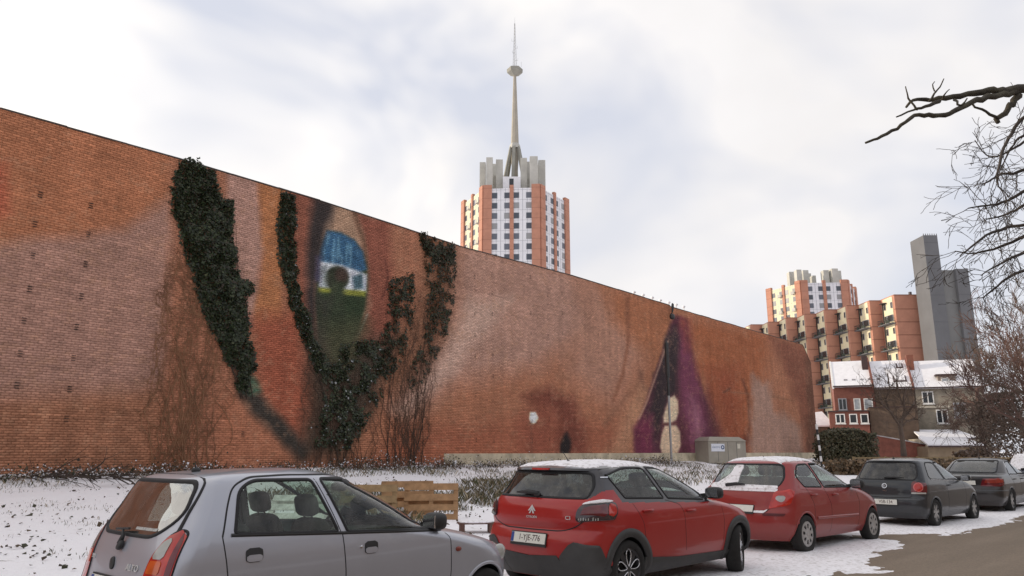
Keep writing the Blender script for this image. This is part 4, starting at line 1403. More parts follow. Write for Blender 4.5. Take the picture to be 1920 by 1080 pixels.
# flat-roofed red annexe in front of it
ab = -4.0
ta0 = fac(1556, ab)[0]; wa = fac(1630, ab)[0] - ta0; za = hz_at(772, 1590, ab)
ann = row_thing('annexe', 'small flat roofed red brick annexe with three white framed windows', ta0)
mb = MB(); mb.box(0, wa, ab, -0.02, -1, za); mb.build('wall', red_brick, ann)
mb = MB(); mb.box(-0.1, wa + 0.1, ab - 0.12, -0.02, za + 0.003, za + 0.14); mb.build('roof', tile_dark, ann)
for (u0, u1, m_) in ((1567, 1585, 1), (1593, 1608, 0), (1614, 1629, 0)): house_window(ann, u0, 776, u1, 794, ab, ta0, m_)
a = at_depth(1528, 800, DH + 6); b = at_depth(1557, 771, DH + 6)
sh = thing('shed', 'small outbuilding with white snow roof left of the red annexe', 'shed', (a.x, DH + 6, 0))
mb = MB(); mb.box(0.2, b.x - a.x, 0.2, 4, -1, a.z); mb.build('wall', brown_brick, sh)
mb = MB(); mb.loft([(0, -0.2, a.z), (b.x - a.x + 0.3, -0.2, a.z), (b.x - a.x + 0.3, -0.2, a.z + 0.15), (0, -0.2, a.z + 0.15)], [(0, 3.2, b.z - 0.3), (b.x - a.x + 0.3, 3.2, b.z), (b.x - a.x + 0.3, 3.2, b.z + 0.15), (0, 3.2, b.z - 0.15)]); mb.build('roof', roof_snow, sh)

h2, t2_, w2, ze2, zr2, r2 = terrace('brown brick terraced house with skylights in its snow roof, middle of the row', 1646, 1721, 725, 676, brown_brick)
for (u0, v0, u1, v1) in ((1692, 683, 1705, 691), (1684, 706, 1709, 716)):
    um = (u0 + u1) / 2
    sl_k = (zr2 - ze2) / (RB + .35)
    # height and set-back on the slope for a picture row
    P = []
    for v in (v1, v0):
        best = min(np.linspace(-.3, RB, 200), key=lambda q: abs(hz_at(v, um, q) - (ze2 - .05 + (q + .35) * sl_k)))
        P.append((float(best), ze2 - .05 + (float(best) + .35) * sl_k))
    xa, xb = fac(u0, P[0][0])[0] - t2_, fac(u1, P[0][0])[0] - t2_
    fr_ = MB().loft([(xa, P[0][0], P[0][1] - .05), (xb, P[0][0], P[0][1] - .05), (xb, P[0][0], P[0][1] + .12), (xa, P[0][0], P[0][1] + .12)], [(xa, P[1][0], P[1][1] - .05), (xb, P[1][0], P[1][1] - .05), (xb, P[1][0], P[1][1] + .12), (xa, P[1][0], P[1][1] + .12)]).build('skylight', tile_dark, r2)
    MB().loft([(xa + .14, P[0][0] + .12, P[0][1] + .1), (xb - .14, P[0][0] + .12, P[0][1] + .1), (xb - .14, P[0][0] + .12, P[0][1] + .22), (xa + .14, P[0][0] + .12, P[0][1] + .22)], [(xa + .14, P[1][0] - .12, P[1][1] + .02), (xb - .14, P[1][0] - .12, P[1][1] + .02), (xb - .14, P[1][0] - .12, P[1][1] + .14), (xa + .14, P[1][0] - .12, P[1][1] + .14)]).build('skylight_glass', roof_snow, r2)
verge(h2, w2 - 0.2, w2 - 0.009, ze2, zr2, 0.3, red_brick, 'party_wall')
mb = MB(); mb.box(w2 - 0.15, w2 + 0.55, 2.6, 3.3, zr2 - 1.4, zr2 + 0.4); mb.build('chimney', mat('chimney_pot', (0.24, 0.09, 0.06), 0.9), h2)
te0 = fac(1629, -3.4)[0]; we = fac(1722, -3.4)[0] - te0; zx = hz_at(764, 1675, -3.4)
ex = row_thing('annexe', 'blank brown brick annexe with flat snow dusted roof, before the middle house', te0)
mb = MB(); mb.box(0.15, we, -3.4, -0.02, -1, zx); mb.build('wall', brown_brick, ex)
mb = MB(); mb.box(0.15, we + 0.05, -3.5, -0.02, zx + 0.003, zx + 0.1); mb.build('roof', tile_dark, ex)

h3, t3_, w3, ze3, zr3, r3 = terrace('grey weathered terraced house with dormer and white windows, right of the row', 1722, 1852, 724, 675, grey_render)
house_window(h3, 1734, 734, 1756, 757, 0, t3_, 1)
house_window(h3, 1757, 768, 1779, 794, 0, t3_, 1)
house_window(h3, 1791, 755, 1815, 783, 0, t3_, 1, pane=pane_pale, frame=win_frame)
mb = MB(); mb.box(0.0, w3 * 0.5, -0.1, -0.002, hz_at(765, 1750), hz_at(761, 1750)); mb.build('string_course', mat('pale_band', (0.45, 0.41, 0.34), 0.9), h3)
xa, xb = fac(1768, .6)[0] - t3_, fac(1802, .6)[0] - t3_; za_, zb_ = hz_at(722, 1785, .6), hz_at(704, 1785, .6)
mb = MB(); mb.box(xa, xb, 0.6, 3.5, za_ - 0.3, zb_); dm = mb.build('dormer', mat('dormer_board', (0.25, 0.2, 0.17), 0.8), h3)
mb = MB(); mb.box(xa - 0.2, xb + 0.2, 0.35, 3.6, zb_ + 0.003, zb_ + 0.16); mb.build('dormer_roof', tile_dark, dm)
house_window(h3, 1774, 708, 1790, 720, .55, t3_, 0, pane=pane_pale)

# garden wall, lean-to sheds before the houses
dg = DH - 12
a = at_depth(1636, 816, dg); b = at_depth(1735, 834, dg)
gwl = thing('garden_wall', 'red brick garden wall sloping down in front of the houses', 'wall', (a.x, dg, 0))
mb = MB(); mb.loft([(0, 0, 0.3), (0, 0.3, 0.3), (0, 0.3, a.z), (0, 0, a.z)], [(b.x - a.x, 0, 0.3), (b.x - a.x, 0.3, 0.3), (b.x - a.x, 0.3, b.z), (b.x - a.x, 0, b.z)]); mb.build('brickwork', mat('garden_brick', (0.24, 0.085, 0.06), 0.9, var=0.25, scale=2), gwl)
mb = MB(); mb.loft([(0, -0.06, a.z + 0.003), (0, 0.36, a.z + 0.003), (0, 0.36, a.z + 0.1), (0, -0.06, a.z + 0.1)], [(b.x - a.x, -0.06, b.z + 0.003), (b.x - a.x, 0.36, b.z + 0.003), (b.x - a.x, 0.36, b.z + 0.1), (b.x - a.x, -0.06, b.z + 0.1)]); mb.build('coping', mat('coping_snowy', (0.5, 0.47, 0.46), 0.8, var=0.4, scale=3), gwl)


def leanto(label, u0, u1, v_lo, v_hi, d, m, back=3.0):
    a = at_depth(u0, v_lo, d); b = at_depth(u1, v_lo, d); zt2 = at_depth(u0, v_hi, d + back).z
    t = thing('lean_to', label, 'shed', (a.x, d, 0)); w = b.x - a.x
    mb = MB(); mb.box(0.1, w - 0.1, 0.1, back, 0, a.z - 0.05); mb.build('wall', m, t)
    mb = MB(); mb.loft([(0, -0.2, a.z - 0.02), (w, -0.2, a.z - 0.02), (w, -0.2, a.z + 0.14), (0, -0.2, a.z + 0.14)], [(0.9, back, zt2), (w - 0.2, back, zt2), (w - 0.2, back, zt2 + 0.14), (0.9, back, zt2 + 0.14)]); mb.build('roof', roof_snow, t)
    mb = MB(); mb.box(0, w, -0.24, -0.203, a.z - 0.12, a.z + 0.02); mb.build('fascia', tile_dark, t)
    return t


leanto('low outhouse with snow roof under the grey house', 1724, 1832, 822, 808, DH - 6, grey_render)
leanto('pale walled shed with bright snow roof standing before the grey house', 1738, 1846, 836, 822, DH - 14, mat('shed_wall', (0.27, 0.2, 0.13), 0.9, var=0.2, scale=1))

# ================================================================== hedges, undergrowth and bare trees on the right
twig_m = mat('bare_twig', (0.105, 0.075, 0.058), 0.95, var=0.3, scale=1.5)
twig_red = mat('bare_twig_reddish', (0.13, 0.075, 0.06), 0.95, var=0.3, scale=1.5)
bark_m = mat('dark_bark', (0.042, 0.032, 0.026), 0.95, var=0.4, scale=6, bump=0.6, bscale=30)
bark_moss = mat('mossy_bark', (0.055, 0.043, 0.033), 0.95, var=0.45, scale=5, bump=0.9, bscale=26, col2=(0.075, 0.066, 0.042))


def grow(mb, p, d, length, r, level, spread_=0.7, droop=0.0, kids=3, up=0.1, minr=0.004, seg=5):
    """a limb and its twigs"""
    path = [p.copy()]; rad = [r]
    dd = d.normalized()
    for k in range(seg):
        dd = (dd + Vector((random.gauss(0, .17), random.gauss(0, .17), random.gauss(0, .17) + up * 0.2 - droop * 0.25))).normalized()
        p = p + dd * (length / seg)
        path.append(p.copy()); rad.append(max(minr, r * (1 - 0.72 * (k + 1) / seg)))
    mb.tube(path, rad, 6 if r > 0.06 else (4 if r > 0.02 else 3), cap=False)
    if level <= 0: return
    for i in range(kids):
        f = random.uniform(0.3, 1.0); k = min(seg - 1, int(f * seg))
        q = path[k].lerp(path[k + 1], f * seg - k) if k < seg else path[-1]
        dirk = (path[k + 1] - path[k]).normalized()
        side_ = dirk.orthogonal().normalized(); side_.rotate(Matrix.Rotation(random.uniform(0, 2 * math.pi), 3, dirk))
        nd = (dirk + side_ * random.uniform(0.5, 1.2) * spread_ + Vector((0, 0, up))).normalized()
        grow(mb, q, nd, length * random.uniform(0.5, 0.75), max(minr, rad[k] * 0.62), level - 1, spread_, droop, kids, up, minr, seg)


def bare_tree(label, base, trunk_h, r, limbs, lim_len, level, m, kids=3, lean=(0, 0), name='bare_tree', droop=0.0, minr=0.006, spread_=0.8, up=0.1, cat='tree'):
    t = thing(name, label, cat, base)
    mb = MB(); path = []; rad = []
    for k in range(6):
        f = k / 5
        path.append(Vector((lean[0] * f * f + random.gauss(0, .04) * f, lean[1] * f * f, trunk_h * f))); rad.append(r * (1.15 - 0.55 * f))
    mb.tube(path, rad, 8); mb.build('trunk', m, t, smooth=True)
    cr_ = MB()
    for k in range(limbs):
        f = random.uniform(0.55, 1.0)
        q = path[min(4, int(f * 5))].lerp(path[min(5, int(f * 5) + 1)], f * 5 % 1)
        a = 2 * math.pi * k / limbs + random.uniform(-.4, .4)
        grow(cr_, q, Vector((math.cos(a) * spread_, math.sin(a) * spread_, random.uniform(0.35, 1.1))), lim_len * random.uniform(0.7, 1.15), r * 0.5, level, spread_, droop, kids, up, minr)
    cr_.build('crown', m, t)
    return t


def gp(u, d):
    """stand on the ground at photo column u and depth d"""
    p = at_depth(u, 850, d)
    return Vector((p.x, p.y, float(ground_z(p.x, p.y))))


# ivy-brown hedge past the end of the wall
def hedge(name, label, u0, u1, v_top, d, thick, cols, n, size, cat='hedge', rag=0.5):
    a = at_depth(u0, v_top, d); b = at_depth(u1, v_top, d)
    base = Vector((a.x, d, float(ground_z((a.x + b.x) / 2, d))))
    t = thing(name, label, cat, base)
    W, Hh = b.x - a.x, a.z - base.z
    x = rng.random(n) * W; z = rng.random(n) ** 0.8 * Hh
    top_var = Hh * (1 - rag * 0.5 * vnoise(x * 0.7, x * 0 + 1, 12))
    z = np.minimum(z, top_var)
    y = (rng.random(n) - 0.2) * thick * (0.6 + 0.8 * vnoise(x * 1.1, z * 1.1, 13))
    nn = np.tile(np.array([0, -1, 0.4]), (n, 1)) + rng.normal(0, 0.6, (n, 3))
    cc = np.array(cols)[rng.integers(0, len(cols), n)] * np.exp(rng.normal(0, .25, (n, 1)))
    leaves('foliage', np.stack([x, y, z], -1), size * np.exp(rng.normal(0, .3, n)), nn, cc, ivy_m, t)
    mb = MB()
    for k in range(int(W * 1.6)):
        xx = random.uniform(0, W)
        grow(mb, Vector((xx, thick * 0.3, 0)), Vector((random.gauss(0, .2), -0.05, 1)), Hh * random.uniform(0.5, 0.85), 0.05, 1, 0.6, 0, 3, 0.1, 0.012)
    mb.build('stem', twig_m, t, kind='stuff')
    return t


hedge('hedge', 'dull green and brown hedge past the right end of the mural wall', 1538, 1640, 797, 66, 2.2, [(0.075, 0.066, 0.034), (0.10, 0.08, 0.044), (0.055, 0.056, 0.028)], 12000, 0.15)
hedge('hedge', 'low brown beech hedge along the far side of the lot, behind the dark cars', 1556, 1905, 862, 47, 1.0, [(0.13, 0.085, 0.045), (0.16, 0.10, 0.055), (0.09, 0.065, 0.038), (0.19, 0.13, 0.075)], 8000, 0.17, rag=0.25)
hedge('bush', 'brown leafless bush beside the bright shed roof', 1806, 1850, 838, 60, 1.5, [(0.13, 0.08, 0.05), (0.10, 0.065, 0.04)], 1300, 0.22, cat='bush')
# rail fence over the hedge
fa, fb = at_depth(1600, 858, 49.5), at_depth(1900, 860, 49.5)
fence = thing('rail_fence', 'thin pale timber rail fence just behind the low brown hedge', 'fence', (fa.x, 49.5, float(ground_z(fa.x, 49.5))))
gz0 = fence.location.z
for k in range(6):
    x = (fb.x - fa.x) * k / 5
    MB().box(x - 0.05, x + 0.05, -0.05, 0.05, -0.2, fa.z - gz0 + 0.08).build('post', mat('old_timber', (0.30, 0.22, 0.12), 0.85, var=0.3, scale=4), fence)
MB().box(-0.1, fb.x - fa.x + 0.1, -0.075, -0.053, fa.z - gz0 - 0.07, fa.z - gz0 + 0.03).build('rail', mat('old_timber', None), fence)

# small tree with pollarded boughs before the houses
bt = gp(1693, 70)
small = thing('bare_tree', 'small bare tree with forked trunk in front of the terraced houses', 'tree', bt)
dpx = lambda u, v, d=70.0: at_depth(u, v, d) - bt
mb = MB()
mb.tube([dpx(1695, 856), dpx(1693, 830), dpx(1688, 800), dpx(1690, 785)], [0.28, 0.22, 0.2, 0.17], 7)
mb.build('trunk', twig_m, small, smooth=True)
cr_ = MB()
for pth, r_ in (([(1688, 800), (1678, 785), (1668, 770), (1655, 758), (1648, 735)], .15), ([(1690, 790), (1696, 770), (1694, 745), (1700, 728)], .13), ([(1690, 788), (1702, 775), (1712, 760), (1716, 752)], .13), ([(1690, 800), (1700, 790), (1715, 786), (1724, 788)], .11), ([(1668, 770), (1660, 750), (1668, 730), (1664, 700)], .1), ([(1693, 760), (1684, 735), (1680, 712)], .08), ([(1655, 758), (1640, 752), (1628, 748)], .08)):
    P_ = [dpx(u, v, 70 + random.uniform(-1.5, 1.5) * (i / len(pth))) for i, (u, v) in enumerate(pth)]
    cr_.tube(P_, [r_ * (1 - 0.6 * i / len(P_)) for i in range(len(P_))], 5)
    for k in range(9):
        i = random.randrange(1, len(P_)); q = P_[i - 1].lerp(P_[i], random.random())
        grow(cr_, q, Vector((random.gauss(0, 1), random.gauss(0, .5), random.uniform(0.1, 1.2))), random.uniform(0.8, 2.2), 0.035, 2, 0.8, 0, 3, 0.1, 0.012)
cr_.build('crown', twig_m, small)

# twiggy creeper-clad tree leaning over the grey house
bare_tree('dense brown twiggy tree spreading over the roof of the grey house', gp(1846, 72), 7.4, 0.26, 7, 2.1, 4, twig_red, 4, minr=0.014, spread_=1.1, up=0.0, droop=0.55)
# thicket at the right edge
for i, (u, d, h, n_, lab) in enumerate(((1942, 50, 3.4, 6, 'tall bare tree in the brown thicket, left of the two others at the picture edge'), (1965, 40, 3.2, 8, 'bare tree with reddish twigs in the thicket beside the dark saloon car'), (1985, 46, 5.6, 9, 'bare tree at the outer edge of the brown thicket'))):
    bare_tree(lab, gp(u, d), h, 0.2, n_, 3.6, 4, twig_red if i % 2 else twig_m, 4, minr=0.012, spread_=0.75, up=0.25, droop=0.1)
hedge('thicket', 'tall brown brushwood filling the right edge behind the saloon cars', 1836, 1990, 690, 54, 4.0, [(0.16, 0.115, 0.09), (0.125, 0.092, 0.072), (0.20, 0.145, 0.115)], 12000, 0.13, cat='brushwood', rag=1.1)

# plane tree out of frame on the right whose bough reaches in
def traced_tree(label, trunk_base, fork, lines, m, twig_n, twig_len, r_trunk, name='plane_tree', droop=0.0, tm=None):
    t = thing(name, label, 'tree', trunk_base)
    o = Vector(trunk_base)
    mb = MB(); mb.tube([(0, 0, -0.2), (0.05, 0.02, 1.5), (fork - o) * 0.75, fork - o], [r_trunk * 1.25, r_trunk, r_trunk * 0.85, r_trunk * 0.6], 10); mb.build('trunk', m, t, smooth=True)
    tw = MB()
    for pts_, r0, r1, from_trunk in lines:
        P_ = [at_depth(*q) - o for q in pts_]
        if from_trunk:
            P_ = [fork - o] + P_
        # smooth the traced line a little
        Q = []
        for i in range(len(P_) - 1):
            p0 = P_[max(i - 1, 0)]; p1 = P_[i]; p2 = P_[i + 1]; p3 = P_[min(i + 2, len(P_) - 1)]
            for f in (0, 0.33, 0.66):
                Q.append(0.5 * ((2 * p1) + (-p0 + p2) * f + (2 * p0 - 5 * p1 + 4 * p2 - p3) * f * f + (-p0 + 3 * p1 - 3 * p2 + p3) * f ** 3))
        Q.append(P_[-1])
        Q = [q + Vector((random.gauss(0, 1), random.gauss(0, 1), random.gauss(0, 1))) * r1 * 0.6 for q in Q]
        rr = [(r0 + (r1 - r0) * i / (len(Q) - 1)) * random.uniform(0.92, 1.1) for i in range(len(Q))]
        MB().tube(Q, rr, 7).build('branch', m, t, smooth=True)
        for k in range(twig_n):
            i = random.randrange(2, len(Q)); q = Q[i - 1].lerp(Q[i], random.random())
            dr = (Q[i] - Q[i - 1]).normalized()
            sd = Vector((random.gauss(0, 1), random.gauss(0, 1), random.gauss(0, 1) - droop))
            grow(tw, q, (dr * 0.7 + sd.normalized()).normalized(), twig_len * random.uniform(0.4, 1.2), min(r1 * 0.8, 0.014), 2, 0.8, droop * 0.4, 2, 0.0, 0.0055)
    tw.build('twigs', tm or m, t, kind='stuff')
    return t


d0 = 8.6
tb1 = Vector((10.6, 10.2, 0.0))
traced_tree('big plane tree at the right whose dark pruned bough reaches in under the clouds', tb1, Vector((9.6, 9.9, 5.4)),
    [([(2010, 172, 9.3), (1920, 167, 9.0), (1893, 170, 8.9), (1868, 170, 8.8), (1840, 172, 8.7), (1800, 179, 8.6), (1760, 186, 8.5), (1735, 186, 8.5), (1712, 187, 8.4), (1697, 200, 8.4)], 0.0697, 0.0128, True),
     ([(1905, 171, 8.95), (1880, 178, 8.8), (1850, 183, 8.6), (1820, 192, 8.4), (1795, 205, 8.3), (1772, 217, 8.2), (1740, 217, 8.1), (1716, 216, 8.1), (1697, 228, 8.0), (1672, 245, 8.0), (1645, 260, 7.9), (1624, 268, 7.9)], 0.0410, 0.0136, False),
     ([(1912, 176, 9.0), (1898, 194, 8.9), (1885, 212, 8.85), (1871, 225, 8.8)], 0.0451, 0.0280, False),
     ([(1871, 223, 8.8), (1848, 209, 8.7), (1822, 197, 8.6)], 0.0213, 0.0128, False),
     ([(1760, 190, 8.4), (1735, 200, 8.2), (1712, 206, 8.2), (1681, 219, 8.1)], 0.0246, 0.0080, False),
     ([(1722, 206, 8.2), (1710, 193, 8.2), (1702, 180, 8.2), (1699, 162, 8.2)], 0.0148, 0.0064, False),
     ([(1742, 190, 8.3), (1752, 176, 8.3), (1762, 164, 8.3), (1769, 148, 8.3)], 0.0148, 0.0056, False),
     ([(1752, 172, 8.3), (1749, 160, 8.3), (1752, 153, 8.3)], 0.0090, 0.0048, False),
     ([(1790, 186, 8.5), (1800, 198, 8.3), (1812, 186, 8.4)], 0.0164, 0.0080, False),
     ([(1765, 188, 8.4), (1772, 176, 8.3), (1780, 168, 8.3)], 0.0115, 0.0056, False)],
    bark_moss, 0, 0.35, 0.30, tm=bark_m)
tb2 = Vector((17.5, 17.0, 0.0))
D = 14.5
traced_tree('drooping bare tree at the right edge with fine curling twigs below the bough', tb2, Vector((14.6, 15.6, 7.6)),
    [([(1985, 180, D), (1925, 215, D), (1902, 240, D), (1886, 270, D - .3), (1876, 300, D - .6), (1868, 330, D - .8), (1873, 350, D - .9)], 0.0540, 0.0144, True),
     ([(1960, 235, D), (1925, 252, D), (1905, 264, D), (1890, 286, D), (1880, 312, D)], 0.0378, 0.0120, True),
     ([(1960, 310, D), (1925, 316, D), (1900, 326, D), (1880, 326, D), (1860, 336, D - .5), (1845, 346, D - .7)], 0.0486, 0.0120, True),
     ([(1960, 345, D), (1925, 356, D), (1900, 371, D), (1870, 383, D), (1840, 386, D - .5), (1815, 390, D - .7)], 0.0432, 0.0120, True),
     ([(1925, 381, D), (1890, 401, D + .4), (1850, 411, D + .5)], 0.0324, 0.0096, False),
     ([(1965, 405, D), (1925, 421, D), (1890, 426, D), (1850, 441, D - .5), (1820, 464, D - .7), (1800, 480, D - .8)], 0.0486, 0.0108, True),
     ([(1925, 441, D + .6), (1880, 461, D + .6), (1830, 475, D + .6), (1790, 470, D + .5)], 0.0378, 0.0096, False),
     ([(1925, 471, D), (1880, 491, D - .3), (1840, 516, D - .5)], 0.0324, 0.0096, False),
     ([(1925, 263, D + .5), (1880, 290, D + .5), (1850, 291, D + .4), (1828, 262, D + .3)], 0.0270, 0.0084, False),
     ([(1925, 505, D), (1890, 520, D - .3), (1860, 545, D - .5), (1838, 560, D)], 0.0324, 0.0096, False)],
    bark_m, 11, 0.8, 0.26, name='drooping_tree', droop=0.3)

# unseen brick row added across the street behind the viewer: it shades and is mirrored in the parked cars
op0 = RPt(-34, 17.0, 0.0)
opp = thing('added_terrace', 'unseen brick terrace added behind the viewer to darken the parked cars', 'house', op0, ROAD_ANG)
MB().box(0, 90, -8, 0, -0.5, 6.2).build('wall', brown_brick, opp)
MB().loft([(0, 0.4, 6.1), (0, -4, 8.8), (0, -8.4, 6.1)], [(90, 0.4, 6.1), (90, -4, 8.8), (90, -8.4, 6.1)]).build('roof', tile_dark, opp)
ow = None
for k in range(24):
    for zz in (0.9, 3.9):
        if ow is None:
            ow = MB().box(-.7, .7, -.05, .06, 0, 1.9).build('window', white_paint, opp); og = MB().box(-.6, .6, .04, .07, .1, 1.8).build('pane', pane_dark, ow); o = ow
        else:
            o = inst(ow, 'window', opp); inst(og, 'pane', o)
        o.location = (2 + k * 3.7, 0, zz)

# ================================================================== things on the lot
# lamp post standing before the painted mouth: light shaft, black sleeve on top
lp_s, _ = wall_px(1259, 862, 1.0)
lpb = WP(lp_s, float(np.interp(1.0, H_W, H_Z)), 1.0)
lamp = thing('post', 'slim metal post with black upper sleeve in front of the painted teeth', 'post', lpb)
zt_of = lambda v: CAM_H + ray(1255, v)[2] * lpb.y / ray(1255, v)[1] - lpb.z
MB().lathe([(0, 0), (0.16, 0), (0.16, 0.08), (0.075, 0.12), (0.075, zt_of(742)), (0.0, zt_of(742))], 12, 'z').build('shaft', metal_grey, lamp, smooth=False)
MB().lathe([(0.08, zt_of(742)), (0.08, zt_of(708)), (0.13, zt_of(706)), (0.13, zt_of(644)), (0.05, zt_of(640)), (0.0, zt_of(640))], 12, 'z').build('sleeve', dark_metal, lamp)

# hooked lamp bracket hung on the wall top
hs, hz_ = wall_px(1259, 578, 0.3)
hk = thing('wall_lamp', 'small black hooked lamp bracket at the wall top above the painted lips', 'lamp', WP(hs, hz_, 0.06), WALL_ANG)
pth = [(0.35, 0.0, 0.25)] + [(0.35 * math.cos(a) , -0.15 - 0.25 * math.sin(a) * 0.5, 0.05 + 0.45 * math.sin(a)) for a in np.linspace(0.3, 2.0, 6)] + [(-0.05, -0.4, 0.0)]
MB().tube([(0.28, 0, -0.45), (0.33, -0.12, -0.2), (0.34, -0.2, 0.1), (0.26, -0.25, 0.32), (0.08, -0.28, 0.34), (-0.02, -0.3, 0.2), (-0.06, -0.32, -0.3)], 0.05, 7).build('bracket', dark_metal, hk, smooth=True)
MB().blob((-0.12, -0.33, -0.62), (0.22, 0.16, 0.2), 0.7, 10, 7).build('lamp_head', dark_metal, hk, smooth=True)

# electricity cabinet
cs0, cz0 = wall_px(1300, 862, 1.6); cs1, cz1 = wall_px(1384, 826, 0.6)
cb = WP((cs0 + cs1) / 2 + 0.0, float(np.interp(1.2, H_W, H_Z)), 1.3)
cab = thing('electricity_cabinet', 'beige electricity cabinet with white and blue sign, against the wall', 'cabinet', cb, WALL_ANG - math.radians(24))
beige = mat('beige_cabinet', (0.33, 0.30, 0.245), 0.7, var=0.1, scale=1.5)
pL = proj(np.array(cb)); 
dcab = math.hypot(cb.x, cb.y)
cw = 84 / FPX * cb.y * 1.04; chh = 1.5
MB().box(-cw / 2, cw / 2, -0.75, 0.75, 0, chh).build('body', beige, cab)
MB().loft([(-cw / 2 - .05, -.82, chh + .003), (cw / 2 + .05, -.82, chh + .003), (cw / 2 + .05, .82, chh + .003), (-cw / 2 - .05, .82, chh + .003)], [(-cw / 2 + .35, -.5, chh + .3), (cw / 2 - .35, -.5, chh + .3), (cw / 2 - .35, .5, chh + .3), (-cw / 2 + .35, .5, chh + .3)]).build('lid', beige, cab)
jm = MB()
for x in (-cw / 4, 0.05, cw / 4): MB().box(x - .012, x + .012, -.756, -.748, .12, chh - .06).build('door_joint', mat('joint_grey', None), cab)
sgn = MB().box(-cw / 2 + 0.24, -cw / 2 + 1.42, -0.775, -0.753, 0.80, 1.32).build('sign', mat('white_sign', (0.72, 0.74, 0.80), 0.5, var=0.03), cab)
blue = mat('sign_blue', (0.035, 0.075, 0.19), 0.5)
blue_l = mat('sign_pale_blue', (0.20, 0.24, 0.36), 0.5)
Rf = Matrix(((1, 0, 0, 0), (0, 0, -1, 0), (0, 1, 0, 0), (0, 0, 0, 1)))
text_ob('electro', 0.24, sgn, Matrix.Translation((-cw / 2 + 0.66, -0.778, 1.10)) @ Rf, blue_l)
ring = MB(); ring.lathe([(0.08, -0.79), (0.145, -0.79), (0.145, -0.774), (0.08, -0.774)], 20, 'y', (-cw / 2 + 1.24, 0, 1.08), closed=True); ring.build('emblem', blue, sgn)
MB().box(cw / 2 - 0.78, cw / 2 - 0.52, -0.77, -0.752, 1.0, 1.32).build('notice', mat('pale_notice', (0.62, 0.58, 0.48), 0.6), cab)

# black and white stake at the end of the wall
st = at_depth(1537, 853, 60)
stk = thing('stake', 'thin black and white blotched stake at the right end of the wall', 'stake', (st.x, st.y, float(ground_z(st.x, st.y))))
zz = np.linspace(0, at_depth(1533, 795, 60).z - stk.location.z, 9)
for i in range(8):
    MB().tube([(0.1 - zz[i] * .05, 0, zz[i]), (0.1 - zz[i + 1] * .05, 0, zz[i + 1] - 0.004)], 0.09, 7).build('band', white_paint if i % 2 else dark_metal, stk)

# ---- pallets
wood = mat('pallet_wood', (0.37, 0.215, 0.105), 0.8, var=0.28, scale=5, bump=0.2)
wood_o = mat('old_pallet_wood', (0.30, 0.20, 0.10), 0.85, var=0.3, scale=5, bump=0.2)


def pallet(label, u, v, d, lean=0.12, heading=0.0, m=None, group=None, flat=False, cut=False):
    """stood on its long side: deck boards run across, three runners with blocks behind"""
    m = m or wood
    p = at_depth(u, v, d); p.z = float(ground_z(p.x, p.y)) - 0.02
    t = thing('pallet', label, 'pallet', p, heading, group)
    M = Matrix.Identity(4) if flat else Matrix.Rotation(math.pi / 2 - lean, 4, 'X')
    if flat: M = Matrix.Translation((0, -0.4, 0.13))
    L_, Wd = 1.2, 0.8
    boards = [(0.0, 0.145), (0.22, 0.13), (0.43, 0.145), (0.655, 0.145)]
    src = {}
    for k, (y, w) in enumerate(boards):
        mb = MB(); mb.box(-L_ / 2 + random.uniform(0, .012), L_ / 2 - random.uniform(0, .012), 0, w, 0, 0.022)
        o = mb.build('plank', m, t); o.matrix_local = M @ Matrix.Translation((0, y, random.uniform(0, 0.004)))
    for x in (-0.55, 0.0, 0.55):
        mb = MB(); mb.box(-0.05, 0.05, 0.0, 0.8, -0.022, -0.003); o = mb.build('plank', m, t); o.matrix_local = M @ Matrix.Translation((x * 0.99, 0, 0))
        for y in (0.0, 0.33, 0.655):
            mb = MB(); mb.box(-0.05, 0.05, 0, 0.145, -0.1, -0.0245); o = mb.build('block', m, t); o.matrix_local = M @ Matrix.Translation((x * 0.99, y, 0))
    for y in (0.0, 0.33, 0.655):
        mb = MB(); mb.box(-0.6, 0.6, 0, 0.1, -0.123, -0.103); o = mb.build('plank', m, t); o.matrix_local = M @ Matrix.Translation((0, y + .02, 0))
    # snow caught on the upper edges
    if not flat:
        sn = MB()
        for (y, w) in boards[1::2] + boards[-1:]:
            pass
    return t


pg = 'wooden pallets standing on the snowy lot'
pallet('light wooden pallet on its side, the one standing clear right of the silver car', 808, 965, 17.1, 0.10, math.radians(8), group=pg)
pallet('wooden pallet on its side just behind and left of the clear one', 764, 961, 17.7, 0.14, math.radians(14), group=pg)
pallet('worn pallet seen through the front side window of the silver car', 688, 975, 16.2, 0.16, math.radians(2), wood_o, group=pg)
pl_far = pallet('snow dusted pallet leaning beyond the silver car rear door window', 545, 985, 15.2, 0.75, math.radians(-6), mat('snowy_pallet_wood', (0.62, 0.60, 0.56), 0.8, var=0.3, scale=7), group=pg)
p = at_depth(893, 985, 15.2); p.z = float(ground_z(p.x, p.y)); 
lowp = thing('low_bench', 'low wooden crate frame with a snow crust near the red car tail', 'crate', p, math.radians(10))
for x in (-0.28, 0.28):
    MB().box(x - 0.04, x + 0.04, -0.15, 0.15, 0, 0.16).build('leg', mat('dark_wood', (0.12, 0.06, 0.045), 0.85), lowp)
for y in (-0.15, -0.02, 0.11):
    MB().box(-0.36, 0.36, y, y + 0.1, 0.163, 0.19).build('plank', mat('dark_wood', None), lowp)
MB().blob((0, 0, 0.2), (0.35, 0.17, 0.025), 0.5, 14, 4).build('snow_crust', snow_mat, lowp, smooth=True)

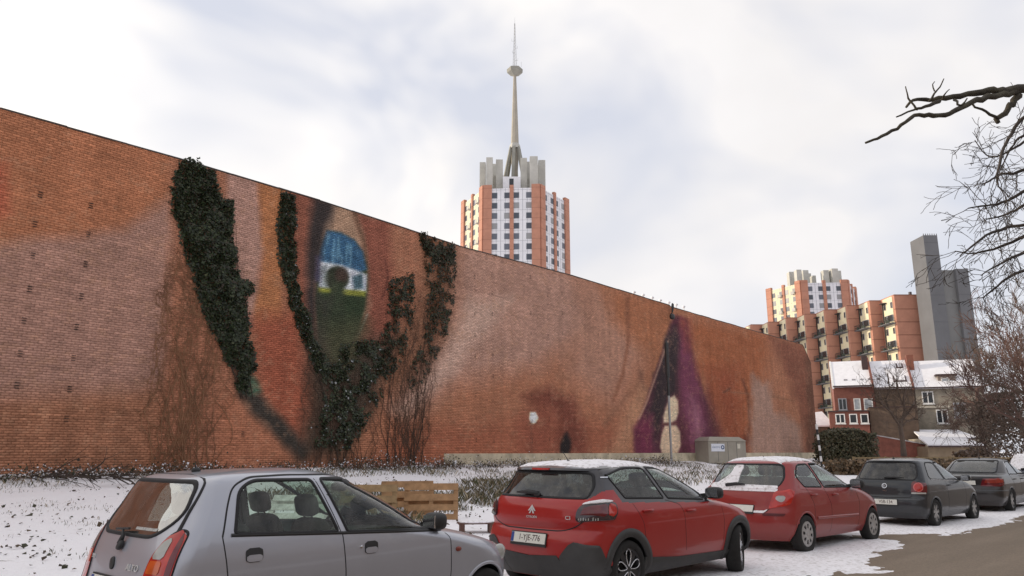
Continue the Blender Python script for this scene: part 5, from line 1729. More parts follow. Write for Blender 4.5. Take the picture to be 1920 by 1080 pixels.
# ---- brush pile and brambles along the foot of the wall
def bramble(label, s, w, rad, h, n, cols, size=0.09, snow=0.25, cat='bramble', name='bramble'):
    base = WP(s, float(np.interp(w, H_W, H_Z)), w)
    t = thing(name, label, cat, base)
    mb = MB()
    for k in range(int(26 * rad)):
        a = random.uniform(0, 2 * math.pi)
        p0 = Vector((random.gauss(0, rad * .4), random.gauss(0, .25), 0))
        grow(mb, p0, Vector((math.cos(a) * .8, math.sin(a) * .5, random.uniform(.4, 1.3))), h * random.uniform(.5, 1.1), 0.010, 1, .8, .35, 3, 0, .003)
    mb.build('stem', twig_dark, t, kind='stuff')
    q = rng.normal(0, 1, (n, 3)) * np.array([rad * .5, .3, 0]) ; q[:, 2] = np.abs(rng.normal(0, .45, n)) * h
    X = np.stack([q[:, 0] * WD[0] + q[:, 1] * WN[0], q[:, 0] * WD[1] + q[:, 1] * WN[1], q[:, 2]], -1)
    cc = np.array(cols)[rng.integers(0, len(cols), n)] * np.exp(rng.normal(0, .25, (n, 1)))
    sn = rng.random(n) < snow
    cc[sn] = (0.72, 0.72, 0.76)
    nn = rng.normal(0, .7, (n, 3)) + np.array([WN[0] * .4, WN[1] * .4, .7])
    leaves('foliage', X, size * np.exp(rng.normal(0, .3, n)), nn, cc, ivy_m, t)
    return t


bc = [(0.05, 0.035, 0.022), (0.035, 0.032, 0.018), (0.075, 0.05, 0.03), (0.028, 0.034, 0.016)]
bg_ = 'low snow flecked brambles along the foot of the wall'
where = [(-4.2, .9, 1.6, .5), (-2.2, 1.2, 1.3, .45), (-0.6, 1.0, 1.3, .5), (1.0, .7, 1.4, .55), (2.6, .8, 1.5, .5), (4.4, .7, 1.6, .6), (6.2, .6, 1.4, .5), (8.6, .5, 1.2, .5), (11.4, .6, 1.4, .6), (13.2, .7, 1.7, .9), (15.5, .8, 1.6, .8), (17.2, .6, 1.3, 1.0), (19.5, .8, 1.5, .7), (22.0, .7, 1.3, .8), (25.0, .8, 1.6, .7), (28.0, .8, 1.5, .8), (32.0, .9, 1.8, .8), (35.5, .9, 1.8, 1.0), (46.0, .8, 1.5, 1.6)]
names = ['at the left picture edge', 'by the fallen branches', 'right of the fallen branches', 'below the left vents', 'beneath the fan of bare twigs', 'under the broad ivy', 'under the painted brow stroke', 'below the dark tangled ivy', 'right of the tangled ivy roots', 'under the browning creeper', 'by the left end of the concrete plinth', 'before the plinth start', 'left of the painted nostril', 'below the painted nostril', 'right of the painted nostril', 'below the painted cheek line', 'left of the slim post', 'around the electricity cabinet', 'right of the electricity cabinet']
for (s, w, r_, h), nm in zip(where, names):
    bramble('snow flecked bramble clump ' + nm, s, w, r_, h * (0.5 if s > 15 else 0.68), int(430 * r_), bc, 0.055, snow=0.22)['group'] = bg_

# fallen branches, left
fs, _ = wall_px(120, 885, 1.0)
fbp = WP(fs, float(np.interp(1.1, H_W, H_Z)), 1.1)
fb = thing('brush_pile', 'heap of fallen dark branches at the left foot of the wall', 'branches', fbp)
mb = MB()
for k in range(46):
    a = WALL_ANG + random.gauss(0, .5)
    p0 = Vector((random.gauss(0, .9) * WD[0], random.gauss(0, .9) * WD[1], random.uniform(.02, .16)))
    grow(mb, p0, Vector((math.cos(a), math.sin(a), random.gauss(0.0, .07))), random.uniform(.6, 1.5), random.uniform(.012, .045), 1, .5, .25, 2, 0, .006)
mb.build('branches', mat('wet_bark', (0.045, 0.032, 0.025), 0.9, var=.3), fb, kind='stuff')

# ---- grasses: tufts poking out of the snow
def grass(name, label, regions, m_cols, hgt, wid, m):
    V, F_, Cc = [], [], []
    nb_ = 0
    for (lo_s, hi_s, lo_w, hi_w, n, hs, clump) in regions:
        s = lo_s + rng.random(n) * (hi_s - lo_s); w = lo_w + rng.random(n) * (hi_w - lo_w)
        k = vnoise(s * 0.8, w * 0.8, 91) * 0.55 + vnoise(s * 2.9, w * 2.9, 92) * 0.45
        keep = k > clump; s, w, k = s[keep], w[keep], k[keep]; n = len(s)
        x = WA[0] + s * WD[0] + w * WN[0]; y = WA[1] + s * WD[1] + w * WN[1]; z = ground_z(x, y)
        h = np.minimum(hgt * hs * np.exp(rng.normal(0, .35, n)) * (0.6 + 1.2 * (k - clump)), 0.36)
        a = rng.random(n) * 2 * np.pi; ln = rng.normal(0, .42, (n, 2)) * h[:, None]
        bx, by = np.cos(a) * wid, np.sin(a) * wid
        v = np.stack([np.stack([x - bx, y - by, z - .02], -1), np.stack([x + bx, y + by, z - .02], -1), np.stack([x + ln[:, 0] * .4 + bx * .6, y + ln[:, 1] * .4 + by * .6, z + h * .6], -1), np.stack([x + ln[:, 0], y + ln[:, 1], z + h * .95], -1)], 1)
        V.append(v.reshape(-1, 3)); Cc.append(np.repeat(np.array(m_cols)[rng.integers(0, len(m_cols), n)] * np.exp(rng.normal(0, .25, (n, 1))), 4, 0))
        b0 = (np.arange(n) * 4 + nb_)[:, None]; nb_ += 4 * n
        F_.append(b0 + np.array([[0, 1, 2, 3]]))
    o = mesh_np(name, np.concatenate(V), np.concatenate(F_), m, cols=np.concatenate(Cc), kind='stuff')
    tag(o, label, 'grass')
    return o


grass_m = leaf_mat('grass_blade', None, 0.7)
gc = [(0.13, 0.10, 0.055), (0.09, 0.085, 0.04), (0.19, 0.145, 0.08), (0.06, 0.065, 0.03), (0.62, 0.61, 0.62), (0.30, 0.25, 0.17)]
grass('dry_grass', 'dry pale grass tufts sticking through the snow of the lot',
      [(3, 16, 4.5, 13.0, 30000, 0.8, 0.47), (-9, 3, 2, 15, 8000, 0.22, 0.62), (14, 60, 1.5, 10, 15000, 0.8, 0.47), (-5, 48, 0.35, 2.0, 14000, 0.5, 0.46)], gc, 0.24, 0.006, grass_m)

# dead leaves and clods lying on the snow
n_ = 5200
ls_ = -11 + rng.random(n_) * 32; lw_ = 2 + rng.random(n_) * 14.5
k_ = vnoise(ls_ * 1.3, lw_ * 1.3, 71) * .6 + vnoise(ls_ * 4, lw_ * 4, 72) * .4 > 0.47
ls_, lw_ = ls_[k_], lw_[k_]; n_ = len(ls_)
lx_ = WA[0] + ls_ * WD[0] + lw_ * WN[0]; ly_ = WA[1] + ls_ * WD[1] + lw_ * WN[1]
lp_ = np.stack([lx_, ly_, ground_z(lx_, ly_) + 0.035 + 0.02 * rng.random(n_)], -1)
fl_ = leaves('fallen_leaves', lp_, 0.05 * np.exp(rng.normal(0, .45, n_)), np.tile(np.array([0, 0, 1.0]), (n_, 1)) + rng.normal(0, .5, (n_, 3)),
       np.array([(0.055, 0.04, 0.028), (0.09, 0.06, 0.035), (0.05, 0.05, 0.028)])[rng.integers(0, 3, n_)], grass_m)
tag(fl_, 'dead brown leaves and clods scattered on the snow', 'leaves')

# ================================================================== parked cars
def pchip(xk, yk):
    xk = np.asarray(xk, float); yk = np.asarray(yk, float)
    h = np.diff(xk); dl = np.diff(yk) / h
    d = np.zeros_like(yk)
    for i in range(1, len(xk) - 1):
        if dl[i - 1] * dl[i] > 0:
            w1, w2 = 2 * h[i] + h[i - 1], h[i] + 2 * h[i - 1]
            d[i] = (w1 + w2) / (w1 / dl[i - 1] + w2 / dl[i])
    d[0], d[-1] = dl[0], dl[-1]

    def f(x):
        x = np.clip(np.asarray(x, float), xk[0], xk[-1])
        i = np.clip(np.searchsorted(xk, x) - 1, 0, len(h) - 1)
        t = (x - xk[i]) / h[i]
        return ((1 + 2 * t) * (1 - t) ** 2 * yk[i] + t * (1 - t) ** 2 * h[i] * d[i] + t * t * (3 - 2 * t) * yk[i + 1] + t * t * (t - 1) * h[i] * d[i + 1])
    return f


def in_poly(x, y, poly):
    P = np.asarray(poly); Q = np.roll(P, -1, 0)
    ins = np.zeros(np.shape(x), bool)
    for (x0, y0), (x1, y1) in zip(P, Q):
        c = ((y0 <= y) & (y < y1)) | ((y1 <= y) & (y < y0))
        with np.errstate(divide='ignore', invalid='ignore'):
            xi = x0 + (y - y0) * (x1 - x0) / (y1 - y0 if y1 != y0 else 1e-12)
        ins ^= c & (x < xi)
    return ins


def rpoly(pts, r=0.03, n=5):
    """round the corners of a polygon; r may be a list"""
    out = []; k = len(pts)
    for i in range(k):
        p0, p1, p2 = (np.array(pts[(i + j) % k], float) for j in (-1, 0, 1))
        rr = r[i] if hasattr(r, '__len__') else r
        a, b = p0 - p1, p2 - p1
        la, lb = np.linalg.norm(a), np.linalg.norm(b)
        q = min(rr, la * .48, lb * .48)
        s, e = p1 + a / la * q, p1 + b / lb * q
        for j in range(n + 1):
            t = j / n
            out.append(tuple((1 - t) ** 2 * s + 2 * t * (1 - t) * p1 + t * t * e))
    return out


def rline(pts, r=0.06, n=6):
    """an open line with its bends rounded"""
    out = [tuple(pts[0])]
    for p0, p1, p2 in zip(pts[:-2], pts[1:-1], pts[2:]):
        p0, p1, p2 = (np.array(p, float) for p in (p0, p1, p2))
        a, b = p0 - p1, p2 - p1; la, lb = np.linalg.norm(a), np.linalg.norm(b); q = min(r, la * .48, lb * .48)
        s_, e_ = p1 + a / la * q, p1 + b / lb * q
        for j in range(n + 1):
            t = j / n; out.append(tuple((1 - t) ** 2 * s_ + 2 * t * (1 - t) * p1 + t * t * e_))
    return out + [tuple(pts[-1])]


def dense(poly, step=0.03):
    out = []
    for (a, b) in zip(poly, poly[1:] + poly[:1]):
        n = max(1, int(math.dist(a, b) / step))
        for j in range(n):
            out.append((a[0] + (b[0] - a[0]) * j / n, a[1] + (b[1] - a[1]) * j / n))
    return out


class Shell:
    """car skin as a stack of rounded plan outlines, one per height"""
    def __init__(s, rear, front, hw, Rr, Rf, nr=3.2, nf=2.8, plan=0.03):
        s.zmin, s.zmax = rear[0][0], rear[-1][0]
        s.xr = pchip(*zip(*rear)); s.xf = pchip(*zip(*front)); s.hw = pchip(*zip(*hw))
        s.Rr, s.Rf, s.nr, s.nf, s.k = Rr, Rf, nr, nf, plan
        s.xm = (rear[2][1] + front[2][1]) / 2; s.hl = (front[2][1] - rear[2][1]) / 2

    def caps(s, z):
        L = s.xf(z) - s.xr(z)
        return np.minimum(s.Rr, .46 * L), np.minimum(s.Rf, .46 * L)

    def plan(s, x):
        return 1 - s.k * ((x - s.xm) / s.hl) ** 2

    def half(s, x, z):
        Rr, Rf = s.caps(z); xr, xf = s.xr(z), s.xf(z)
        u = np.clip(1 - (x - xr) / Rr, 0, 1); v = np.clip(1 - (xf - x) / Rf, 0, 1)
        return s.hw(z) * s.plan(x) * (1 - u ** s.nr) ** (1 / s.nr) * (1 - v ** s.nf) ** (1 / s.nf)

    def rear_x(s, y, z):
        Rr, _ = s.caps(z)
        r = np.clip(np.abs(y) / (s.hw(z) * s.plan(s.xr(z) + .1)), 0, .9995)
        return s.xr(z) + Rr * (1 - (1 - r ** s.nr) ** (1 / s.nr))

    def front_x(s, y, z):
        _, Rf = s.caps(z)
        r = np.clip(np.abs(y) / (s.hw(z) * s.plan(s.xf(z) - .1)), 0, .9995)
        return s.xf(z) - Rf * (1 - (1 - r ** s.nf) ** (1 / s.nf))

    def _off(s, fn, a, b, off):
        e = 1e-3
        p = fn(a, b); pa = fn(a + e, b) - p; pb = fn(a, b + e) - p
        n = np.cross(pa, pb); l = np.linalg.norm(n, axis=-1, keepdims=True); n = n / np.maximum(l, 1e-12)
        return p, n

    def side(s, x, z, off=0.0, sg=-1):
        x = np.asarray(x, float); z = np.asarray(z, float)
        f = lambda a, b: np.stack([a, sg * s.half(a, b), b], -1)
        p, n = s._off(f, x, z, off)
        n = n * np.sign(n[..., 1:2] * sg + 1e-9)
        return p + n * off

    def rear(s, y, z, off=0.0, sg=0):
        y = np.asarray(y, float); z = np.asarray(z, float)
        f = lambda a, b: np.stack([s.rear_x(a, b), a, b], -1)
        p, n = s._off(f, y, z, off)
        n = n * -np.sign(n[..., 0:1] + 1e-9)
        return p + n * off

    def front(s, y, z, off=0.0, sg=0):
        y = np.asarray(y, float); z = np.asarray(z, float)
        f = lambda a, b: np.stack([s.front_x(a, b), a, b], -1)
        p, n = s._off(f, y, z, off)
        n = n * np.sign(n[..., 0:1] + 1e-9)
        return p + n * off

    def wrap(s, q, z, off=0.0, sg=-1):
        """q: metres round the plan outline from the middle of the tail"""
        q = np.asarray(q, float); z = np.asarray(z, float)
        shp = q.shape; qf, zf = q.ravel(), z.ravel()
        out = np.empty((len(qf), 3)); nn = np.empty((len(qf), 3))

        def pos(qq, zz):
            ph = np.linspace(0, np.pi / 2, 60)
            Rr, Rf = s.caps(zz); xr = s.xr(zz)
            x = xr + Rr * (1 - np.cos(ph) ** (2 / s.nr)); y = s.hw(zz) * np.sin(ph) ** (2 / s.nr)
            xs = np.linspace(xr + Rr, s.xf(zz) - Rf, 30)[1:]
            x = np.concatenate([x, xs]); y = np.concatenate([y, np.full(29, s.hw(zz))])
            y = y * s.plan(x)
            l = np.concatenate([[0], np.cumsum(np.hypot(np.diff(x), np.diff(y)))])
            return np.array([np.interp(qq, l, x), sg * np.interp(qq, l, y), zz])
        for i, (a, b) in enumerate(zip(qf, zf)):
            p = pos(a, b); pa = pos(a + .006, b) - pos(a - .006, b); pb = pos(a, b + .006) - p
            n = np.cross(pa, pb); n /= max(np.linalg.norm(n), 1e-9)
            if n @ np.array([-1.0, sg * 1.0, 0.1]) < 0: n = -n
            out[i] = p + n * off
        return out.reshape(*shp, 3)

    def top(s, x, y):
        """height of the skin over (x, y)"""
        x = np.asarray(x, float); y = np.asarray(y, float)
        best = np.full(x.shape, s.zmin)
        for z in np.linspace(s.zmin, s.zmax - 1e-3, 260):
            zz = np.full(x.shape, z)
            ok = (x > s.xr(zz)) & (x < s.xf(zz)) & (np.abs(y) <= s.half(x, zz))
            best = np.where(ok, z, best)
        return best


def patch(sh, fn, poly, off, name, m, parent, nb=10, na=10, th=0.012, sg=-1, smooth=True):
    """a skin-hugging plate over a polygon that every level line crosses once"""
    P = np.array(poly, float)
    z0, z1 = P[:, 1].min() + 1e-4, P[:, 1].max() - 1e-4
    zs = np.linspace(z0, z1, nb)
    L_, R_ = [], []
    for z in zs:
        xs = []
        for (a, b) in zip(P, np.roll(P, -1, 0)):
            if (a[1] <= z < b[1]) or (b[1] <= z < a[1]):
                xs.append(a[0] + (z - a[1]) * (b[0] - a[0]) / (b[1] - a[1]))
        L_.append(min(xs)); R_.append(max(xs))
    t = np.linspace(0, 1, na)
    A = np.array(L_)[:, None] * (1 - t) + np.array(R_)[:, None] * t
    Z = np.repeat(zs[:, None], na, 1)
    pts = getattr(sh, fn)(A, Z, off, sg).reshape(-1, 3)
    idx = np.arange(nb * na).reshape(nb, na)
    f = [np.stack([idx[:-1, :-1], idx[:-1, 1:], idx[1:, 1:], idx[1:, :-1]], -1).reshape(-1, 4)]
    if th:
        ring = np.concatenate([idx[0], idx[1:, -1], idx[-1, -2::-1], idx[-2:0:-1, 0]])
        low = getattr(sh, fn)(A, Z, off - th, sg).reshape(-1, 3)[ring]
        k = len(ring); base = len(pts)
        pts = np.concatenate([pts, pts[ring], low])
        i = np.arange(k); j = (i + 1) % k
        f.append(np.stack([base + i, base + j, base + k + j, base + k + i], -1))
    return mesh_np(name, pts, f, m, parent, smooth=smooth)


def band(sh, fn, line, off, w, name, m, parent, closed=False, sg=-1, inner=0.5, crown=0.004):
    """narrow raised strip along a line on the skin; w = width, inner = share that lies to the left of the line"""
    P = np.array(dense(list(line)) if closed else line, float)
    if not closed:
        P = np.array(rline(line), float) if len(line) > 2 else P
        Q = [P[0]]
        for a, b in zip(P[:-1], P[1:]):
            n = max(1, int(np.linalg.norm(b - a) / 0.03))
            Q += [a + (b - a) * (j + 1) / n for j in range(n)]
        P = np.array(Q)
    if closed:
        T = np.roll(P, -1, 0) - np.roll(P, 1, 0)
    else:
        T = np.gradient(P, axis=0)
    T /= np.maximum(np.linalg.norm(T, axis=1, keepdims=True), 1e-9)
    N_ = np.stack([-T[:, 1], T[:, 0]], 1)
    if closed:
        area = (P[:, 0] * np.roll(P[:, 1], -1) - np.roll(P[:, 0], -1) * P[:, 1]).sum()
        if area < 0: N_ = -N_
    g = getattr(sh, fn)
    A = P + N_ * w * inner; B = P - N_ * w * (1 - inner); Mid = (A + B) / 2
    a0, a1, m1, b1, b0 = g(A[:, 0], A[:, 1], off - .008, sg), g(A[:, 0], A[:, 1], off, sg), g(Mid[:, 0], Mid[:, 1], off + crown, sg), g(B[:, 0], B[:, 1], off, sg), g(B[:, 0], B[:, 1], off - .008, sg)
    V = np.stack([a0, a1, m1, b1, b0], 1); n = len(P)
    i = np.arange(n if closed else n - 1); j = (i + 1) % n
    F_ = []
    for c in range(4):
        F_.append(np.stack([i * 5 + c, j * 5 + c, j * 5 + c + 1, i * 5 + c + 1], -1))
    return mesh_np(name, V.reshape(-1, 3), np.concatenate(F_), m, parent, smooth=True)


def car_paint(name, col, flake=0.0, rough=0.32, dirt=0.25, coat=0.7):
    m, nt, N, L, b = new_mat(name)
    b.inputs['Roughness'].default_value = rough; b.inputs['Metallic'].default_value = flake
    b.inputs['Coat Weight'].default_value = coat; b.inputs['Coat Roughness'].default_value = 0.035
    b.inputs['Specular IOR Level'].default_value = 0.4
    tc = N.new('ShaderNodeTexCoord')
    n1 = N.new('ShaderNodeTexNoise'); n1.inputs['Scale'].default_value = 2.2; n1.inputs['Detail'].default_value = 8; n1.inputs['Roughness'].default_value = .7
    L.new(tc.outputs['Object'], n1.inputs['Vector'])
    sp_ = N.new('ShaderNodeSeparateXYZ'); L.new(tc.outputs['Object'], sp_.inputs[0])
    # road salt film, thicker towards the sills
    mr = N.new('ShaderNodeMapRange'); mr.inputs['From Min'].default_value = 0.2; mr.inputs['From Max'].default_value = 0.95; mr.inputs['To Min'].default_value = dirt * 2.2; mr.inputs['To Max'].default_value = dirt * 0.25
    L.new(sp_.outputs['Z'], mr.inputs['Value'])
    mu = N.new('ShaderNodeMath'); mu.operation = 'MULTIPLY'; L.new(mr.outputs[0], mu.inputs[0]); L.new(n1.outputs['Fac'], mu.inputs[1])
    mx = N.new('ShaderNodeMix'); mx.data_type = 'RGBA'; L.new(mu.outputs[0], mx.inputs['Factor'])
    mx.inputs['A'].default_value = (*col, 1); mx.inputs['B'].default_value = (0.19, 0.17, 0.155, 1)
    L.new(mx.outputs['Result'], b.inputs['Base Color'])
    r2 = N.new('ShaderNodeMapRange'); r2.inputs['To Min'].default_value = rough; r2.inputs['To Max'].default_value = rough + .3
    L.new(mu.outputs[0], r2.inputs['Value']); L.new(r2.outputs[0], b.inputs['Roughness'])
    return m


black_pl = mat('black_plastic', (0.022, 0.022, 0.023), 0.55, var=.2)
grey_pl = mat('dark_cladding', (0.045, 0.044, 0.043), 0.6, var=.25, scale=3, bump=.15, bscale=120)
rubber = mat('tyre_rubber', (0.018, 0.017, 0.016), 0.9, var=.35, scale=10)
seam_m = mat('seam_dark', (0.014, 0.014, 0.016), 0.7)
glass_clear = glass_mat('car_glass_clear', (0.82, 0.94, 0.86), 1.0, 0.90, base=0.03)
glass_dark = glass_mat('car_glass_dark', (0.7, 0.78, 0.8), 1.0, 0.12)
glass_mid = glass_mat('car_glass_mid', (0.75, 0.9, 0.82), 1.0, 0.62, base=0.09)
glass_film = glass_mat('car_glass_filmed', (0.7, 0.8, 0.75), 1.0, 0.35, base=0.36)
fabric = mat('seat_fabric', (0.055, 0.05, 0.045), 0.95, var=.3, scale=12)
fabric_l = mat('seat_fabric_light', (0.16, 0.155, 0.15), 0.95, var=.2, scale=12)
cabin_m = mat('cabin_trim', (0.05, 0.05, 0.05), 0.8)
badge_m = mat('badge_silver', (0.62, 0.61, 0.60), 0.3, var=.05)
chrome = mat('chrome', (0.62, 0.62, 0.64), 0.18, metal=1.0, var=.05)
silver_pl = mat('wheel_silver', (0.42, 0.41, 0.40), 0.4, metal=.4, var=.12)
dark_alloy = mat('dark_alloy', (0.045, 0.045, 0.048), 0.35, metal=.4)
plate_m = mat('plate_white', (0.74, 0.73, 0.66), 0.45, var=.05, scale=20)
plate_red = mat('plate_text', (0.055, 0.02, 0.02), 0.5)
eu_blue = mat('plate_blue', (0.03, 0.07, 0.28), 0.45)


def lens(name, col, rough=.12):
    m, nt, N, L, b = new_mat(name)
    tc = N.new('ShaderNodeTexCoord'); w = N.new('ShaderNodeTexNoise'); w.inputs['Scale'].default_value = 9
    L.new(tc.outputs['Object'], w.inputs['Vector'])
    cr = N.new('ShaderNodeValToRGB'); e = cr.color_ramp.elements
    c = np.array(col); e[0].position = .35; e[0].color = (*(c * .72), 1); e[1].position = .65; e[1].color = (*c, 1)
    L.new(w.outputs['Fac'], cr.inputs[0]); L.new(cr.outputs[0], b.inputs['Base Color'])
    b.inputs['Roughness'].default_value = rough; b.inputs['Coat Weight'].default_value = .6; b.inputs['Coat Roughness'].default_value = .03
    b.inputs['Subsurface Weight'].default_value = 0.0
    return m


red_lens = lens('red_lens', (0.55, 0.022, 0.012)); red_dark = lens('deep_red_lens', (0.15, 0.012, 0.016)); amber_lens = lens('amber_lens', (0.72, 0.12, 0.02)); clear_lens = lens('clear_lens', (0.46, 0.46, 0.43)); smoke_lens = lens('smoke_lens', (0.05, 0.03, 0.035))


def wheel(parent, x, sg, R, y_face, style, width=0.19, steer=0.0, rz=None):
    """tyre and rim; outer side at y = sg*y_face"""
    w = bpy.data.objects.new('wheel', None); link(w, parent)
    w.location = (x, sg * (y_face - width / 2), R); w.rotation_euler = (0, 0, steer)
    if sg > 0: w.rotation_euler = (0, 0, math.pi + steer)
    h = width / 2                       # outer side looks to -y
    rr = rz or R * .66
    prof = [(rr, -h * .75), (rr + .012, -h * .93), (R * .86, -h * 1.0), (R * .955, -h * .9), (R * .99, -h * .6), (R, -h * .2), (R, h * .2), (R * .99, h * .6), (R * .95, h * .9), (R * .86, h), (rr, h * .8)]
    MB().lathe(prof, 40, 'y').build('tyre', rubber, w, smooth=True)
    rim = MB(); rim.lathe([(rr + .006, -h * .78), (rr - .012, -h * .86), (rr - .022, -h * .7), (rr - .03, -h * .1), (rr - .05, h * .5), (0.0, h * .5)], 40, 'y')
    rim_m = {'cover': silver_pl, 'loop': dark_alloy, 'multi': silver_pl, 'steel': dark_alloy}[style]
    ro = rim.build('rim', dark_alloy if style != 'multi' else dark_alloy, w, smooth=True)
    sp_ = MB()
    if style == 'cover':                # dished cover with eight slots
        n = 8; yo = -h * .82
        for k in range(n):
            a0 = 2 * math.pi * k / n
            for (r0, r1, lo, hi) in ((0.0, rr * .46, 0, 1), (rr * .46, rr * .80, .0, .54), (rr * .80, rr * .99, 0, 1)):
                N2 = 5
                for j in range(N2):
                    b0 = a0 + (lo + (hi - lo) * j / N2) * 2 * math.pi / n; b1 = a0 + (lo + (hi - lo) * (j + 1) / N2) * 2 * math.pi / n
                    y0 = yo - .012 * math.sin(r0 / rr * 3.0); y1 = yo - .012 * math.sin(min(r1 / rr, 1) * 3.0)
                    P = [(r0 * math.cos(b0), y0, r0 * math.sin(b0)), (r1 * math.cos(b0), y1, r1 * math.sin(b0)), (r1 * math.cos(b1), y1, r1 * math.sin(b1)), (r0 * math.cos(b1), y0, r0 * math.sin(b1))]
                    Q = [(p[0], p[1] + .012, p[2]) for p in P]
                    sp_.loft(P, Q)
        sp_.lathe([(0, yo - .008), (.028, yo - .008), (.03, yo - .001)], 14, 'y')
        sp_.build('wheel_cover', silver_pl, ro)
    elif style == 'loop':               # five petal loops with bright rims on a dark wheel
        yo = -h * .72
        for k in range(5):
            a = math.pi / 2 + 2 * math.pi * k / 5
            ca, sa = math.cos(a), math.sin(a)
            loop = []
            for t in np.linspace(0, 2 * math.pi, 26):
                rad = rr * (.56 - .40 * math.cos(t)); lat = rr * .27 * math.sin(t) * (.35 + .65 * (1 - math.cos(t)) / 2)
                loop.append((ca * rad - sa * lat, yo - .006, sa * rad + ca * lat))
            sp_.tube(loop, .0075, 5, cap=False)
        bk = MB()
        for k in range(5):
            a = math.pi / 2 + 2 * math.pi * (k + .5) / 5
            e = Vector((-math.sin(a), 0, math.cos(a)))
            d_ = Vector((math.cos(a), 0, math.sin(a)))
            A = [d_ * .03 + e * .028 + Vector((0, yo, 0)), d_ * .03 - e * .028 + Vector((0, yo, 0)), d_ * .03 - e * .028 + Vector((0, yo + .03, 0)), d_ * .03 + e * .028 + Vector((0, yo + .03, 0))]
            B = [d_ * rr * .98 + e * .035 + Vector((0, yo, 0)), d_ * rr * .98 - e * .035 + Vector((0, yo, 0)), d_ * rr * .98 - e * .035 + Vector((0, yo + .03, 0)), d_ * rr * .98 + e * .035 + Vector((0, yo + .03, 0))]
            bk.loft(A, B)
        bk.lathe([(0, yo - .004), (.05, yo - .004), (.055, yo + .01)], 16, 'y')
        bk.build('spoke', dark_alloy, ro); sp_.build('spoke_trim', chrome, ro, smooth=True)
    else:
        yo = -h * .72; n = 7 if style == 'multi' else 5
        for k in range(n):
            a = 2 * math.pi * k / n + .2
            e = Vector((-math.sin(a), 0, math.cos(a))); d_ = Vector((math.cos(a), 0, math.sin(a)))
            A = [d_ * .02 + e * .022 + Vector((0, yo, 0)), d_ * .02 - e * .022 + Vector((0, yo, 0)), d_ * .02 - e * .022 + Vector((0, yo + .03, 0)), d_ * .02 + e * .022 + Vector((0, yo + .03, 0))]
            B = [d_ * rr * .98 + e * .030 + Vector((0, yo, 0)), d_ * rr * .98 - e * .030 + Vector((0, yo, 0)), d_ * rr * .98 - e * .03 + Vector((0, yo + .03, 0)), d_ * rr * .98 + e * .03 + Vector((0, yo + .03, 0))]
            sp_.loft(A, B)
        sp_.lathe([(0, yo - .006), (.05, yo - .006), (.055, yo + .01)], 16, 'y')
        sp_.lathe([(rr * .93, yo + .004), (rr * .99, yo - .006), (rr * 1.0, yo + .02)], 40, 'y')
        sp_.build('spoke', silver_pl, ro)
    return w


